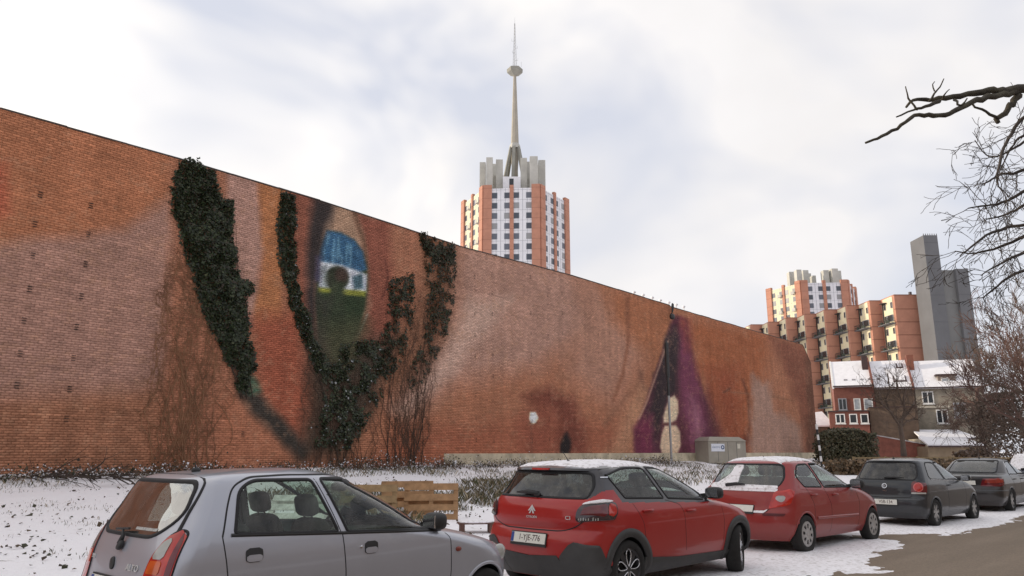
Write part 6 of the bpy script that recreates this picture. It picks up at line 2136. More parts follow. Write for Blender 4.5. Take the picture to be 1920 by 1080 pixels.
def body_mesh(root, sh, dx, wheels, holes, classes, mats_, nrows_top=26):
    """skin split into body parts; holes and classes are polygons in side (x, z) or tail/front (y, z) view"""
    z_lin = np.arange(sh.zmin, sh.zmax - .10, dx)
    z_top = sh.zmax - .10 + .10 * np.sin(np.linspace(0, 1, nrows_top) * np.pi / 2)
    zs = np.concatenate([z_lin, z_top])
    NR = 46; NF = 40; NS = int((sh.hl * 2) / (dx * 1.25))
    cols = []
    Zr = zs
    Rr, Rf = sh.caps(Zr); xr, xf = sh.xr(Zr), sh.xf(Zr)
    # even steps across the tail
    ph = np.linspace(0, np.pi / 2, NR)
    pw = np.linspace(0, 1, NR); ph = np.arcsin(np.clip(pw ** (sh.nr / 2), 0, 1)) * .5 + ph * .5
    for p in ph: cols.append((xr + Rr * (1 - math.cos(p) ** (2 / sh.nr))))
    for t in np.linspace(0, 1, NS)[1:-1]: cols.append(xr + Rr + (xf - Rf - xr - Rr) * t)
    for p in np.linspace(np.pi / 2, 0, NF): cols.append(xf - Rf * (1 - math.cos(p) ** (2 / sh.nf)))
    X = np.stack(cols, 1); nc = X.shape[1]
    Zg = np.repeat(Zr[:, None], nc, 1)
    Y = sh.half(X, Zg)
    # exact cap widths (half() is fine except right at the middle)
    Y[:, 0] = 0; Y[:, -1] = 0
    Xa = np.concatenate([X, X[:, -2:0:-1]], 1); Ya = np.concatenate([-Y, Y[:, -2:0:-1]], 1); Za = np.concatenate([Zg, Zg[:, -2:0:-1]], 1)
    V = np.stack([Xa, Ya, Za], -1); nr_, nk = Xa.shape
    # normals
    dU = np.roll(V, -1, 1) - np.roll(V, 1, 1); dV = np.gradient(V, axis=0)
    Nn = np.cross(dU, dV); l = np.linalg.norm(Nn, axis=-1, keepdims=True); Nn = Nn / np.maximum(l, 1e-9)
    ctr = np.stack([np.full_like(Xa, sh.xm), np.zeros_like(Xa), np.full_like(Xa, .6)], -1)
    sgn = np.sign(((V - ctr) * Nn).sum(-1)); 
    if np.median(sgn) < 0: Nn = -Nn
    idx = np.arange(nr_ * nk).reshape(nr_, nk)
    F_ = np.stack([idx[:-1], np.roll(idx, -1, 1)[:-1], np.roll(idx, -1, 1)[1:], idx[1:]], -1).reshape(-1, 4)
    Vf = V.reshape(-1, 3); fc = Vf[F_].mean(1)
    fx, fy, fz = fc.T
    hwv = sh.hw(fz)
    keep = np.ones(len(F_), bool)
    lab = np.full(len(F_), 'body', object)
    isside = np.abs(fy) > .45 * hwv

    def mask(view, poly, grow=0.0):
        if view == 'side': return isside & in_poly(fx, fz, poly)
        if view == 'rear': return (fx < sh.xr(fz) + sh.Rr * .98) & (fx < sh.xm) & in_poly(fy, fz, poly)
        if view == 'front': return (fx > sh.xf(fz) - sh.Rf * .98) & (fx > sh.xm) & in_poly(fy, fz, poly)
        if view == 'fn': return poly(fx, fy, fz)
    for name, view, poly in classes: lab[mask(view, poly)] = name
    for view, poly in holes: keep &= ~mask(view, poly)
    for (wx, wr, Ra) in wheels: keep &= ~((np.hypot(fx - wx, fz - wr) < Ra) & (np.abs(fy) > .5 * hwv))
    out = {}
    Nf = Nn.reshape(-1, 3)
    for nm in dict.fromkeys(lab):
        sel = F_[keep & (lab == nm)]
        if not len(sel): continue
        parts = [(nm, sel)]
        if nm.startswith('door'):
            a = sel[Vf[sel].mean(1)[:, 1] < 0]; b = sel[Vf[sel].mean(1)[:, 1] >= 0]
            parts = [(nm, a), (nm, b)]
        for _, sl in parts:
            used, inv = np.unique(sl, return_inverse=True)
            o = mesh_np(nm.split('#')[0], Vf[used], inv.reshape(-1, 4), mats_.get(nm.split('#')[0], mats_['body']), root, smooth=True, normals=Nf[used])
            out[nm] = o
    # dark floor and wheel housings
    fl = MB()
    zf = sh.zmin + .04; xs = np.linspace(sh.xr(zf) + .02, sh.xf(zf) - .02, 24)
    hw_ = sh.half(xs, np.full(24, zf)) - .015
    for i in range(23):
        fl.quad((xs[i], -hw_[i], zf), (xs[i + 1], -hw_[i + 1], zf), (xs[i + 1], hw_[i + 1], zf), (xs[i], hw_[i], zf))
    fl.build('underbody', black_pl, root)
    for (wx, wr, Ra) in wheels:
        for sg in (-1, 1):
            ws = MB(); n = 20; th = np.linspace(-.42, math.pi + .42, n)
            for i in range(n - 1):
                P = []
                for t in (th[i], th[i + 1]):
                    x, z = wx + (Ra + .01) * math.cos(t), max(wr + (Ra + .01) * math.sin(t), sh.zmin)
                    P.append((x, z, float(sh.half(x, z)) - .006))
                ws.quad((P[0][0], sg * .38, P[0][1]), (P[1][0], sg * .38, P[1][1]), (P[1][0], sg * P[1][2], P[1][1]), (P[0][0], sg * P[0][2], P[0][1]))
            pts_ = [(wx + (Ra + .01) * math.cos(t), sg * .38, max(wr + (Ra + .01) * math.sin(t), sh.zmin)) for t in th]
            ws.poly(pts_)
            ws.build('wheel_housing', black_pl, root)
    return out


def arch_ring(root, sh, wx, wr, r0, r1, m, off, name, a0=-.35, a1=math.pi + .35):
    for sg in (-1, 1):
        n = 36; th = np.linspace(a0, a1, n); V = []
        for r, o in ((r0 - .004, -.02), (r0, off), ((r0 + r1) / 2, off * 1.25), (r1, off), (r1 + .002, -.012)):
            x = wx + r * np.cos(th); z = np.maximum(wr + r * np.sin(th), sh.zmin + .002)
            V.append(sh.side(x, z, o, sg))
        V = np.stack(V, 1); k = V.shape[1]
        i = np.arange(n - 1); F_ = [np.stack([i * k + c, (i + 1) * k + c, (i + 1) * k + c + 1, i * k + c + 1], -1) for c in range(k - 1)]
        mesh_np(name, V.reshape(-1, 3), np.concatenate(F_), m, root, smooth=True)


def window(root, sh, view, poly, m, seal=.016, sg=-1, nb=14, na=14, seal_m=None):
    g = patch(sh, view, poly, .001, 'window', m, root, nb, na, 0, sg)
    if seal: band(sh, view, poly, .004, seal + .008, 'seal', seal_m or seam_m, g, closed=True, sg=sg, inner=.35)
    return g


def frame_rear(sh, y, z, off=.006):
    """place for a badge: x to the right as seen from behind, y up the skin, z outwards"""
    p = sh.rear(np.array([y]), np.array([z]), off)[0]
    e = .01
    up = sh.rear(np.array([y]), np.array([z + e]), off)[0] - sh.rear(np.array([y]), np.array([z - e]), off)[0]
    rt = sh.rear(np.array([y - e]), np.array([z]), off)[0] - sh.rear(np.array([y + e]), np.array([z]), off)[0]
    up = Vector(up).normalized(); rt = Vector(rt).normalized(); n = rt.cross(up).normalized(); up = n.cross(rt)
    return Matrix(((rt.x, up.x, n.x, p[0]), (rt.y, up.y, n.y, p[1]), (rt.z, up.z, n.z, p[2]), (0, 0, 0, 1)))


def number_plate(root, sh, y, z, text, w=.52, h=.11, size=.088, two=None, holder=True, tilt=0.0):
    M = frame_rear(sh, y, z, .012) @ Matrix.Rotation(tilt, 4, 'X')
    P = MB()
    P.box(-w / 2, w / 2, -h / 2, h / 2, 0, .006); pl_ = P.build('number_plate', plate_m, root); pl_.matrix_local = M
    if holder:
        H = MB(); H.box(-w / 2 - .012, w / 2 + .012, -h / 2 - .03, h / 2 + .012, -.012, -.001); H.build('plate_holder', black_pl, pl_)
    B = MB(); B.box(-w / 2 + .003, -w / 2 + .04, -h / 2 + .003, h / 2 - .003, .0065, .0085); B.build('country_band', eu_blue, pl_)
    text_ob(text, size * 1.12, pl_, Matrix.Translation((.022, 0, .007)), plate_red, .0006, sx=.90)
    if two: text_ob(two, .022, pl_, Matrix.Translation((0, -h / 2 - .017, .0005)), plate_m, .0004)
    return pl_


def seat(root, x, y, m, head=True, back=.62, m2=None, zs=.42, w=.23):
    s = MB(); s.blob((x + .05, y, zs), (.26, w, .09), .5, 14, 8); so = s.build('seat', m, root, smooth=True)
    R_ = Matrix.Rotation(-.25, 3, 'Y')
    b = MB(); b.blob((x - .22, y, zs + .33), (.07, w, .34), .45, 14, 10, R_.to_4x4()); b.build('backrest', m, so, smooth=True)
    if head:
        hM = MB(); hM.blob((x - .33, y, zs + .76), (.045, .125, .085), .5, 12, 8, R_.to_4x4()); hM.build('headrest', m2 or m, so, smooth=True)
        st_ = MB()
        for dy in (-.05, .05): st_.tube([(x - .29, y + dy, zs + .6), (x - .325, y + dy, zs + .72)], .008, 6)
        st_.build('headrest_post', chrome, so)
    return so


def mirror(root, sh, x, z, m, sg, out=.13, sz=(.07, .10, .075)):
    p = sh.side(np.array([x]), np.array([z]), 0, sg)[0]
    mb = MB(); mb.blob((p[0] + .03, p[1] + sg * (out - .02), p[2] + .045), sz, .6, 14, 9)
    mo = mb.build('wing_mirror', m, root, smooth=True)
    mb = MB(); mb.loft([(p[0] - .02, p[1] - sg * .02, p[2] - .03), (p[0] + .06, p[1] - sg * .02, p[2] - .03), (p[0] + .06, p[1] - sg * .02, p[2] + .03), (p[0] - .02, p[1] - sg * .02, p[2] + .03)], [(p[0] + .0, p[1] + sg * out * .7, p[2] + .0), (p[0] + .05, p[1] + sg * out * .7, p[2] + .0), (p[0] + .05, p[1] + sg * out * .7, p[2] + .05), (p[0] + .0, p[1] + sg * out * .7, p[2] + .05)])
    mb.build('mirror_arm', black_pl, mo)
    mb = MB(); mb.box(p[0] + .03 - sz[0] - .002, p[0] + .03 - sz[0] + .012, p[1] + sg * (out - .02) - sz[1] * .72, p[1] + sg * (out - .02) + sz[1] * .72, p[2] + .045 - sz[2] * .7, p[2] + .045 + sz[2] * .7)
    mb.build('mirror_glass', chrome, mo)
    return mo


def bar_handle(root, sh, x, z, m, sg, w=.17):
    p0 = sh.side(np.array([x - w / 2, x, x + w / 2]), np.array([z, z, z]), .0, sg)
    p1 = sh.side(np.array([x - w / 2, x, x + w / 2]), np.array([z, z, z]), .03, sg)
    mb = MB(); mb.tube([p0[0], p1[0] * .7 + p1[1] * .3, p1[1], p1[2] * .7 + p1[1] * .3, p0[2]], [.012, .014, .014, .014, .012], 8)
    return mb.build('handle', m, root, smooth=True)


def cup_handle(root, sh, x, z, sg, w=.125, h=.095):
    fr = rpoly([(x - w / 2, z - h / 2), (x + w / 2, z - h / 2), (x + w / 2, z + h / 2), (x - w / 2, z + h / 2)], .03)
    a = patch(sh, 'side', fr, .0035, 'handle', black_pl, root, 8, 8, .006, sg)
    lo = rpoly([(x - w / 2 + .006, z - h / 2 + .004), (x + w / 2 - .006, z - h / 2 + .004), (x + w / 2 - .006, z + h * .02), (x - w / 2 + .006, z + h * .02)], .025)
    return a, lo


def antenna(root, sh, x, L_=.25, lean=-.5, y=0):
    z = float(sh.top(np.array([x]), np.array([y]))[0])
    mb = MB(); mb.blob((x, y, z + .01), (.035, .022, .022), .8, 10, 6); mb.tube([(x, y, z + .02), (x + lean * L_, y, z + .02 + L_ * .8)], [.006, .003], 6)
    return mb.build('aerial', black_pl, root, smooth=True)


def roof_snow_sheet(root_loc, root_rz, sh, x0, x1, yh, th, label, name='snow', edge=.10, patchy=0.0, skip=None):
    n1, n2 = 70, 44
    X, Y = np.meshgrid(np.linspace(x0, x1, n1), np.linspace(-yh, yh, n2), indexing='ij')
    Zt = sh.top(X, Y)
    ed = np.minimum(np.minimum(X - x0, x1 - X) / edge, (yh - np.abs(Y)) / edge)
    nzv = (vnoise(X * 3 + 5, Y * 3 + 3, 61) - .5) * 1.1 + (vnoise(X * 11, Y * 11, 62) - .5) * .5
    c = np.clip(ed + nzv - .35, -1, 1) - patchy * (vnoise(X * 4, Y * 4, 63) > .5)
    Hh = np.where(c > 0, th * np.sqrt(np.clip(c, 0, 1)), -.02)
    Z = Zt + Hh
    idx = np.arange(n1 * n2).reshape(n1, n2)
    f = np.stack([idx[:-1, :-1], idx[1:, :-1], idx[1:, 1:], idx[:-1, 1:]], -1).reshape(-1, 4)
    ok = (c.ravel()[f] > -.25).any(1) & (Zt.ravel()[f] > .85).all(1)
    o = mesh_np(name, np.stack([X, Y, Z], -1).reshape(-1, 3), f[ok], snow_mat, smooth=True, kind='stuff')
    o.location = root_loc; o.rotation_euler = (0, 0, root_rz)
    tag(o, label, 'snow')
    return o


def stand_wheels(t, xs, track, R, style, W, steer=0, rz=None):
    for i, x in enumerate(xs):
        for sg in (-1, 1):
            wheel(t, x, sg, R, track, style, W, steer if i else 0, rz)

# ------------------------------------------------------------------ silver hatchback in front
si_loc, si_rz = (-2.80, 5.42, 0.0), math.radians(50)
silver = thing('silver_hatchback', 'small silver hatchback with black mirror, nearest of the row', 'car', si_loc, si_rz, 'cars parked along the street')
silver.scale = (1.065, 1, 1)
ss = Shell(
    rear=[(.18, .14), (.32, .04), (.48, .0), (.60, .015), (.72, .04), (.90, .075), (1.04, .13), (1.2, .21), (1.34, .27), (1.40, .31), (1.435, .40), (1.458, .66), (1.468, 1.0), (1.472, 1.2)],
    front=[(.18, 3.40), (.34, 3.48), (.50, 3.495), (.62, 3.47), (.70, 3.40), (.76, 3.28), (.82, 3.08), (.88, 2.84), (.925, 2.62), (.96, 2.44), (1.06, 2.27), (1.2, 2.03), (1.32, 1.80), (1.40, 1.62), (1.435, 1.48), (1.458, 1.36), (1.468, 1.28), (1.472, 1.21)],
    hw=[(.18, .64), (.30, .70), (.48, .732), (.70, .737), (.86, .730), (.96, .715), (1.06, .690), (1.2, .640), (1.32, .590), (1.39, .552), (1.425, .50), (1.45, .40), (1.466, .22), (1.472, .02)],
    Rr=.24, Rf=.62, nr=2.9, nf=2.7, plan=.035)
silver_paint = car_paint('silver_paint', (0.43, 0.445, 0.50), flake=.4, rough=.32, dirt=.3)
w_rear = rpoly([(.53, 1.045), (1.33, 1.0), (1.17, 1.385), (.70, 1.392), (.59, 1.33)], [.03, .02, .03, .16, .08])
w_front = rpoly([(1.42, .995), (2.40, .935), (2.10, 1.17), (1.84, 1.33), (1.66, 1.38), (1.26, 1.388)], [.02, .02, .3, .14, .1, .03])
w_tail = rpoly([(-.36, 1.035), (.42, 1.035), (.555, 1.16), (.48, 1.39), (-.46, 1.39), (-.515, 1.16)], [.09, .09, .16, .07, .07, .16])
w_wind = rpoly([(-.62, 1.0), (.62, 1.0), (.50, 1.36), (-.50, 1.36)], .06)
d_rear = [(.44, 1.03), (.50, .70), (.52, .30), (1.36, .26), (1.40, .55), (1.37, .98), (1.20, 1.395), (.70, 1.40), (.55, 1.33)]
d_front = [(1.37, .98), (1.40, .55), (1.36, .26), (2.40, .24), (2.47, .55), (2.42, .925), (2.05, 1.23), (1.78, 1.38), (1.60, 1.415), (1.20, 1.42)]
SW = ((.60, .27, .315), (2.95, .27, .315))
body_mesh(silver, ss, .0135, SW, [('side', w_rear), ('side', w_front), ('rear', w_tail), ('front', w_wind)],
          [('door#r', 'side', d_rear), ('door#f', 'side', d_front),
           ('tailgate', 'rear', [(-.50, .60), (.50, .60), (.60, 1.0), (.60, 1.2), (.53, 1.42), (-.53, 1.42), (-.60, 1.2), (-.60, 1.0)]),
           ('bumper', 'fn', lambda x, y, z: (z < .58) & (x < .30))], {'body': silver_paint})
for sg in (-1, 1):
    window(silver, ss, 'side', w_rear, glass_clear, .014, sg)
    window(silver, ss, 'side', w_front, glass_clear, .014, sg)
    band(ss, 'side', [(.50, 1.037), (1.36, .985), (2.44, .922)], .004, .022, 'waist_strip', black_pl, silver, sg=sg)
    band(ss, 'side', [(.44, 1.03), (.475, .80), (.52, .45)], .0012, .008, 'door_seam', seam_m, silver, sg=sg, crown=.0005)
    band(ss, 'side', [(.44, 1.03), (.495, 1.24), (.545, 1.36), (.68, 1.418), (1.0, 1.428), (1.20, 1.424), (1.5, 1.418), (1.74, 1.392), (2.06, 1.235), (2.42, .955)], .0012, .012, 'drip_rail', seam_m, silver, sg=sg, crown=.001)
    band(ss, 'side', [(1.205, 1.395), (1.30, 1.15), (1.36, .985)], .0012, .007, 'door_seam', seam_m, silver, sg=sg, crown=.0005)
    band(ss, 'side', [(1.37, .98), (1.40, .70), (1.405, .3)], .0012, .008, 'door_seam', seam_m, silver, sg=sg, crown=.0005)
    band(ss, 'side', [(2.42, .925), (2.48, .86), (2.49, .55), (2.42, .24)], .0012, .008, 'door_seam', seam_m, silver, sg=sg, crown=.0005)
    # tailgate cut line from the roof to the lamp
    band(ss, 'side', [(.42, 1.44), (.36, 1.34), (.28, 1.2), (.20, 1.06)], .005, .009, 'gate_seam', seam_m, silver, sg=sg, crown=.0005)
    for (hx, hz2) in ((.66, .895), (1.63, .855)):
        h_, lo = cup_handle(silver, ss, hx, hz2, sg)
        patch(ss, 'side', lo, .008, 'handle_flap', silver_paint, h_, 6, 8, .006, sg)
    p = ss.side(np.array([1.535]), np.array([.865]), .004, sg)[0]
    MB().blob(p, (.013, .006, .013), 1.0, 10, 6).build('lock', chrome, silver, smooth=True)
    p = ss.side(np.array([2.57]), np.array([.75]), .003, sg)[0]
    MB().blob(p, (.034, .014, .022), .9, 12, 6).build('side_blinker', mat('dark_amber', (.22, .045, .03), .25), silver, smooth=True)
    patch(ss, 'side', rpoly([(2.28, .945), (2.425, .932), (2.20, 1.085), (2.16, 1.09)], .012), .006, 'mirror_base', black_pl, silver, 6, 6, .008, sg)
    mirror(silver, ss, 2.32, .955, black_pl, sg, .14, (.075, .10, .075))
    # tail lamp, tall drop shape
    tl = rpoly([(0.423, .60), (0.647, .60), (0.661, .90), (0.640, 1.075), (0.572, 1.09), (0.504, 1.04), (0.450, .93), (0.423, .78)], [.05, .04, .1, .04, .05, .1, .1, .1])
    L1 = patch(ss, 'wrap', tl, .010, 'tail_lamp', red_lens, silver, 14, 12, .02, sg)
    band(ss, 'wrap', tl, .004, .014, 'lamp_surround', seam_m, L1, closed=True, sg=sg)
    patch(ss, 'wrap', rpoly([(0.460, .905), (0.562, .905), (0.565, 1.035), (0.521, 1.03), (0.480, .98)], [.02, .02, .03, .03, .03]), .014, 'reversing_lens', clear_lens, L1, 8, 8, .006, sg)
    patch(ss, 'wrap', rpoly([(0.443, .815), (0.562, .815), (0.562, .895), (0.458, .895)], .01), .014, 'blinker_lens', amber_lens, L1, 6, 8, .006, sg)
    patch(ss, 'wrap', rpoly([(0.610, .62), (0.640, .62), (0.654, .9), (0.633, 1.06), (0.610, 1.07)], .01), .013, 'side_marker', red_dark, L1, 10, 4, .004, sg)
    # headlamp
    patch(ss, 'front', rpoly([(sg * .36, .60), (sg * .60, .60), (sg * .62, .73), (sg * .42, .73)] if sg > 0 else [(sg * .60, .60), (sg * .36, .60), (sg * .42, .73), (sg * .62, .73)], .04), .006, 'headlamp', clear_lens, silver, 8, 8, .015)
    p = ss.side(np.array([3.20]), np.array([.655]), .0, sg)[0]
    MB().blob((p[0], p[1] - sg * .01, p[2]), (.07, .035, .075), .85, 12, 8).build('headlamp', clear_lens, silver, smooth=True)
window(silver, ss, 'rear', w_tail, glass_film, .016)
window(silver, ss, 'front', w_wind, glass_clear, .016)
for (wx, wr, Ra) in SW: arch_ring(silver, ss, wx, wr, Ra - .006, Ra + .02, silver_paint, .006, 'arch_lip')
stand_wheels(silver, (.60, 2.95), .715, .27, 'cover', .155)
band(ss, 'rear', [(-.56, .60), (-.30, .597), (0, .596), (.30, .597), (.56, .60)], .001, .01, 'bumper_seam', seam_m, silver, crown=.0005)
# wiper, lock, badges, aerial
Mw = frame_rear(ss, .0, .985, .02)
wp = MB(); wp.tube([(.0, -.02, .0), (.015, .03, .01), (-.03, .075, .012)], [.02, .014, .008], 8); wp.blob((.02, -.03, .0), (.028, .035, .018), .7, 10, 6)
wo = wp.build('wiper', black_pl, silver, smooth=True); wo.matrix_local = Mw
wb = MB(); wb.tube([(-.13, .072, .012), (.06, .085, .012)], .009, 6); wb.build('wiper_blade', black_pl, wo)
lk = MB(); lk.blob((0, 0, 0), (.03, .045, .012), .8, 12, 6); lo_ = lk.build('tailgate_lock', black_pl, silver, smooth=True); lo_.matrix_local = frame_rear(ss, .03, .845, .004) @ Matrix.Rotation(.5, 4, 'Z')
text_ob('ALTO', .062, silver, frame_rear(ss, -.27, .835, .004), badge_m, .003)
text_ob('SUZUKI', .040, silver, frame_rear(ss, .42, .86, .004), badge_m, .002)
patch(ss, 'rear', [(-.36, 1.068), (-.08, 1.068), (-.08, 1.086), (-.36, 1.086)], .004, 'window_sticker', mat('sticker_grey', (.42, .42, .40), .5, var=.4, scale=40), silver, 3, 16, .002)
antenna(silver, ss, .56, .05, -.2)
number_plate(silver, ss, 0, .70, '', w=.52, h=.11)
# cabin
for y in (-.34, .34):
    seat(silver, 1.62, y, fabric, m2=fabric_l); 
for y in (-.30, .30): seat(silver, .95, y, fabric, m2=fabric_l, zs=.44, w=.30)
db = MB(); db.blob((2.32, 0, .80), (.28, .62, .12), .5, 18, 8); db.build('dashboard', cabin_m, silver, smooth=True)
sw_ = MB(); ring_ = [(2.02 + .08 * math.cos(a) * .5, .34 + .18 * math.sin(a), .86 + .17 * math.cos(a)) for a in np.linspace(0, 2 * math.pi, 20)]; sw_.tube(ring_, .014, 6, cap=False); sw_.tube([(2.02, .34, .86), (2.25, .34, .78)], .03, 6); sw_.build('steering_wheel', cabin_m, silver, smooth=True)
rv = MB(); rv.blob((1.86, .05, 1.29), (.015, .11, .035), .6, 10, 6); rv.build('rear_view_mirror', cabin_m, silver, smooth=True)
dsk = MB(); dsk.blob((1.95, -.20, 1.22), (.004, .045, .045), 1.0, 14, 8); dsk.build('parking_disc', mat('disc_blue', (.03, .06, .16), .5), silver)

# ------------------------------------------------------------------ red crossover hatch behind it
c3_loc, c3_rz = (.19, 8.89, 0.0), math.radians(45.5)
red1 = thing('red_hatchback', 'red hatchback with black roof and grey wheel arch cladding, snow on top', 'car', c3_loc, c3_rz, 'cars parked along the street')
sc = Shell(
    rear=[(.22, .16), (.36, .05), (.50, .0), (.62, .0), (.72, .035), (.76, .065), (.84, .05), (.96, .06), (1.05, .10), (1.10, .145), (1.25, .24), (1.37, .29), (1.41, .30), (1.445, .40), (1.465, .62), (1.480, .95), (1.487, 1.3)],
    front=[(.22, 3.88), (.38, 3.98), (.55, 3.99), (.70, 3.94), (.80, 3.82), (.88, 3.56), (.94, 3.24), (.985, 2.98), (1.02, 2.85), (1.10, 2.70), (1.22, 2.44), (1.34, 2.14), (1.41, 1.92), (1.445, 1.76), (1.465, 1.62), (1.480, 1.45), (1.487, 1.32)],
    hw=[(.22, .76), (.34, .845), (.50, .872), (.72, .874), (.88, .866), (1.0, .835), (1.10, .79), (1.22, .735), (1.34, .68), (1.40, .64), (1.435, .57), (1.465, .44), (1.482, .22), (1.487, .02)],
    Rr=.42, Rf=.70, nr=3.3, nf=2.8, plan=.035)
red_paint = car_paint('bright_red_paint', (0.37, 0.008, 0.007), flake=.0, rough=.32, dirt=.16, coat=.4)
roof_black = car_paint('black_roof_paint', (0.030, 0.027, 0.032), rough=.3, dirt=.2)
cw_r = rpoly([(.60, 1.335), (.78, 1.085), (1.53, 1.055), (1.33, 1.405), (.95, 1.41)], [.02, .02, .03, .03, .12])
cw_f = rpoly([(1.62, 1.05), (2.42, 1.005), (2.38, 1.10), (2.10, 1.32), (1.86, 1.40), (1.42, 1.408)], [.02, .02, .02, .2, .1, .03])
cw_q = rpoly([(2.48, 1.01), (2.80, 1.01), (2.62, 1.13), (2.44, 1.235)], [.01, .02, .05, .02])
cw_t = rpoly([(-.66, 1.095), (.66, 1.095), (.665, 1.2), (.60, 1.36), (-.60, 1.36), (-.665, 1.2)], [.03, .03, .1, .05, .05, .1])
cw_w = rpoly([(-.74, 1.06), (.74, 1.06), (.58, 1.385), (-.58, 1.385)], .06)
CWH = ((.74, .315, .355), (3.28, .315, .355))
black_side = [(.20, 1.285), (.47, 1.30), (.62, 1.18), (.70, 1.035), (1.5, 1.005), (2.4, .965), (2.95, .985), (2.95, 1.05), (2.5, 1.30), (2.1, 1.44), (.2, 1.50)]
body_mesh(red1, sc, .0115, CWH, [('side', cw_r), ('side', cw_f), ('side', cw_q), ('rear', cw_t), ('front', cw_w)],
          [('door#r', 'side', [(.86, 1.03), (1.02, .80), (1.08, .42), (1.90, .40), (1.90, .90), (1.60, 1.02)]), ('door#f', 'side', [(1.90, .90), (1.90, .40), (2.80, .38), (2.86, .70), (2.80, .98), (1.60, 1.02)]),
           ('tailgate', 'rear', [(-.42, .735), (.42, .735), (.68, .80), (.70, 1.05), (.68, 1.37), (-.68, 1.37), (-.70, 1.05), (-.68, .80)]),
           ('bumper', 'fn', lambda x, y, z: (z < .73) & (x < .42)),
           ('roof', 'fn', lambda x, y, z: z > 1.405), ('roof', 'side', black_side),
           ('tailgate_surround', 'rear', [(-.80, 1.285), (-.70, 1.10), (-.655, 1.08), (-.655, 1.2), (-.59, 1.37), (.59, 1.37), (.655, 1.2), (.655, 1.08), (.70, 1.10), (.80, 1.285), (.8, 1.45), (-.8, 1.45)])],
          {'body': red_paint, 'roof': roof_black, 'tailgate_surround': roof_black})
# red stripe back over the rear pillar
for sg in (-1, 1):
    window(red1, sc, 'side', cw_r, glass_clear, .014, sg); window(red1, sc, 'side', cw_f, glass_clear, .014, sg); window(red1, sc, 'side', cw_q, glass_dark, .012, sg)
    for ln in ([(.88, 1.02), (1.03, .80), (1.08, .45)], [(1.545, 1.03), (1.83, .97), (1.90, .85), (1.905, .42)], [(2.80, .97), (2.87, .72), (2.80, .40)]):
        band(sc, 'side', ln, .001, .006, 'door_seam', seam_m, red1, sg=sg, crown=.0004)
    for hx, hz2 in ((1.13, .925), (2.04, .885)): bar_handle(red1, sc, hx, hz2, red_paint, sg, .19)
    mirror(red1, sc, 2.58, 1.03, black_pl, sg, .18, (.075, .12, .075))
    # tail lamp with bright outer edge
    tl = rpoly([(.62, .845), (1.10, .855), (1.17, .95), (1.10, 1.045), (.92, 1.06), (.66, 1.02), (.62, .95)], [.04, .08, .06, .06, .1, .06, .05])
    L1 = patch(sc, 'wrap', tl, .022, 'tail_lamp', smoke_lens, red1, 12, 16, .035, sg)
    patch(sc, 'wrap', rpoly([(.66, .905), (.96, .90), (.99, .97), (.95, 1.03), (.70, 1.0)], .04), .027, 'lamp_lens', red_dark, L1, 8, 10, .006, sg)
    patch(sc, 'wrap', rpoly([(.995, .90), (1.09, .895), (1.145, .95), (1.09, 1.02), (.985, 1.035)], .03), .028, 'lamp_edge', red_lens, L1, 8, 8, .006, sg)
    for k in range(8):
        a = .65 + k * .026 + (.02 if k > 4 else 0)
        patch(sc, 'wrap', [(a, .866), (a + .009, .866), (a + .009, .886 + .004 * (k % 3)), (a, .886 + .004 * (k % 3))], .0265, 'reversing_lens', clear_lens, L1, 3, 3, .004, sg)
    # cladding: sill
    patch(sc, 'side', [(1.02, .225), (3.02, .225), (3.0, .345), (1.85, .355), (1.04, .42)], .012, 'sill_cladding', grey_pl, red1, 8, 40, .02, sg)
    patch(sc, 'wrap', rpoly([(.74, 1.305), (.86, 1.305), (.86, 1.319), (.74, 1.319)], .004), .008, 'pillar_badge', chrome, red1, 3, 8, .003, sg)
for (wx, wr, Ra) in CWH: arch_ring(red1, sc, wx, wr, Ra - .006, Ra + .085, grey_pl, .014, 'arch_cladding', -.30, math.pi + .30)
# lower tail cladding rising towards the corners
clad = []
for sg in (-1, 1):
    patch(sc, 'wrap', [(.0, .235), (.40, .235), (.44, .45), (.40, .49), (.0, .475)], .012, 'bumper_cladding', grey_pl, red1, 10, 14, .02, sg)
    patch(sc, 'wrap', [(.402, .235), (1.06, .235), (1.02, .40), (.92, .60), (.86, .635), (.62, .64), (.56, .61), (.45, .49)], .014, 'bumper_cladding', grey_pl, red1, 14, 20, .02, sg)
window(red1, sc, 'rear', cw_t, glass_dark, .014)
window(red1, sc, 'front', cw_w, glass_mid, .016)
stand_wheels(red1, (.74, 3.28), .862, .315, 'loop', .2, .40, .222)
# spoiler with high brake lamp
sv = []
ys = np.linspace(-.62, .62, 21)
spm = MB()
for i in range(20):
    P0, P1 = [], []
    for yy, PP in ((ys[i], P0), (ys[i + 1], P1)):
        xb = float(sc.rear_x(yy, 1.39)); c_ = (yy / .62) ** 2
        PP += [(xb - .085 + .07 * c_, yy, 1.395 - .012 * c_), (xb + .02, yy, 1.365), (xb + .22, yy, 1.40), (xb + .18, yy, float(sc.top(np.array([xb + .18]), np.array([yy]))[0]) + .004), (xb - .06 + .06 * c_, yy, 1.42 - .012 * c_)]
    spm.loft(P0, P1, caps=(i in (0, 19)))
spo = spm.build('spoiler', roof_black, red1, smooth=False)
bm_ = MB(); xb = float(sc.rear_x(0, 1.39)); bm_.box(xb - .095, xb - .06, -.13, .13, 1.393, 1.416); bm_.build('brake_lamp', red_lens, spo)
band(sc, 'rear', [(-.70, .86), (-.62, .80), (-.50, .757), (-.40, .742), (0, .738), (.40, .742), (.50, .757), (.62, .80), (.70, .86)], .001, .012, 'gate_seam', seam_m, red1, crown=.0005)
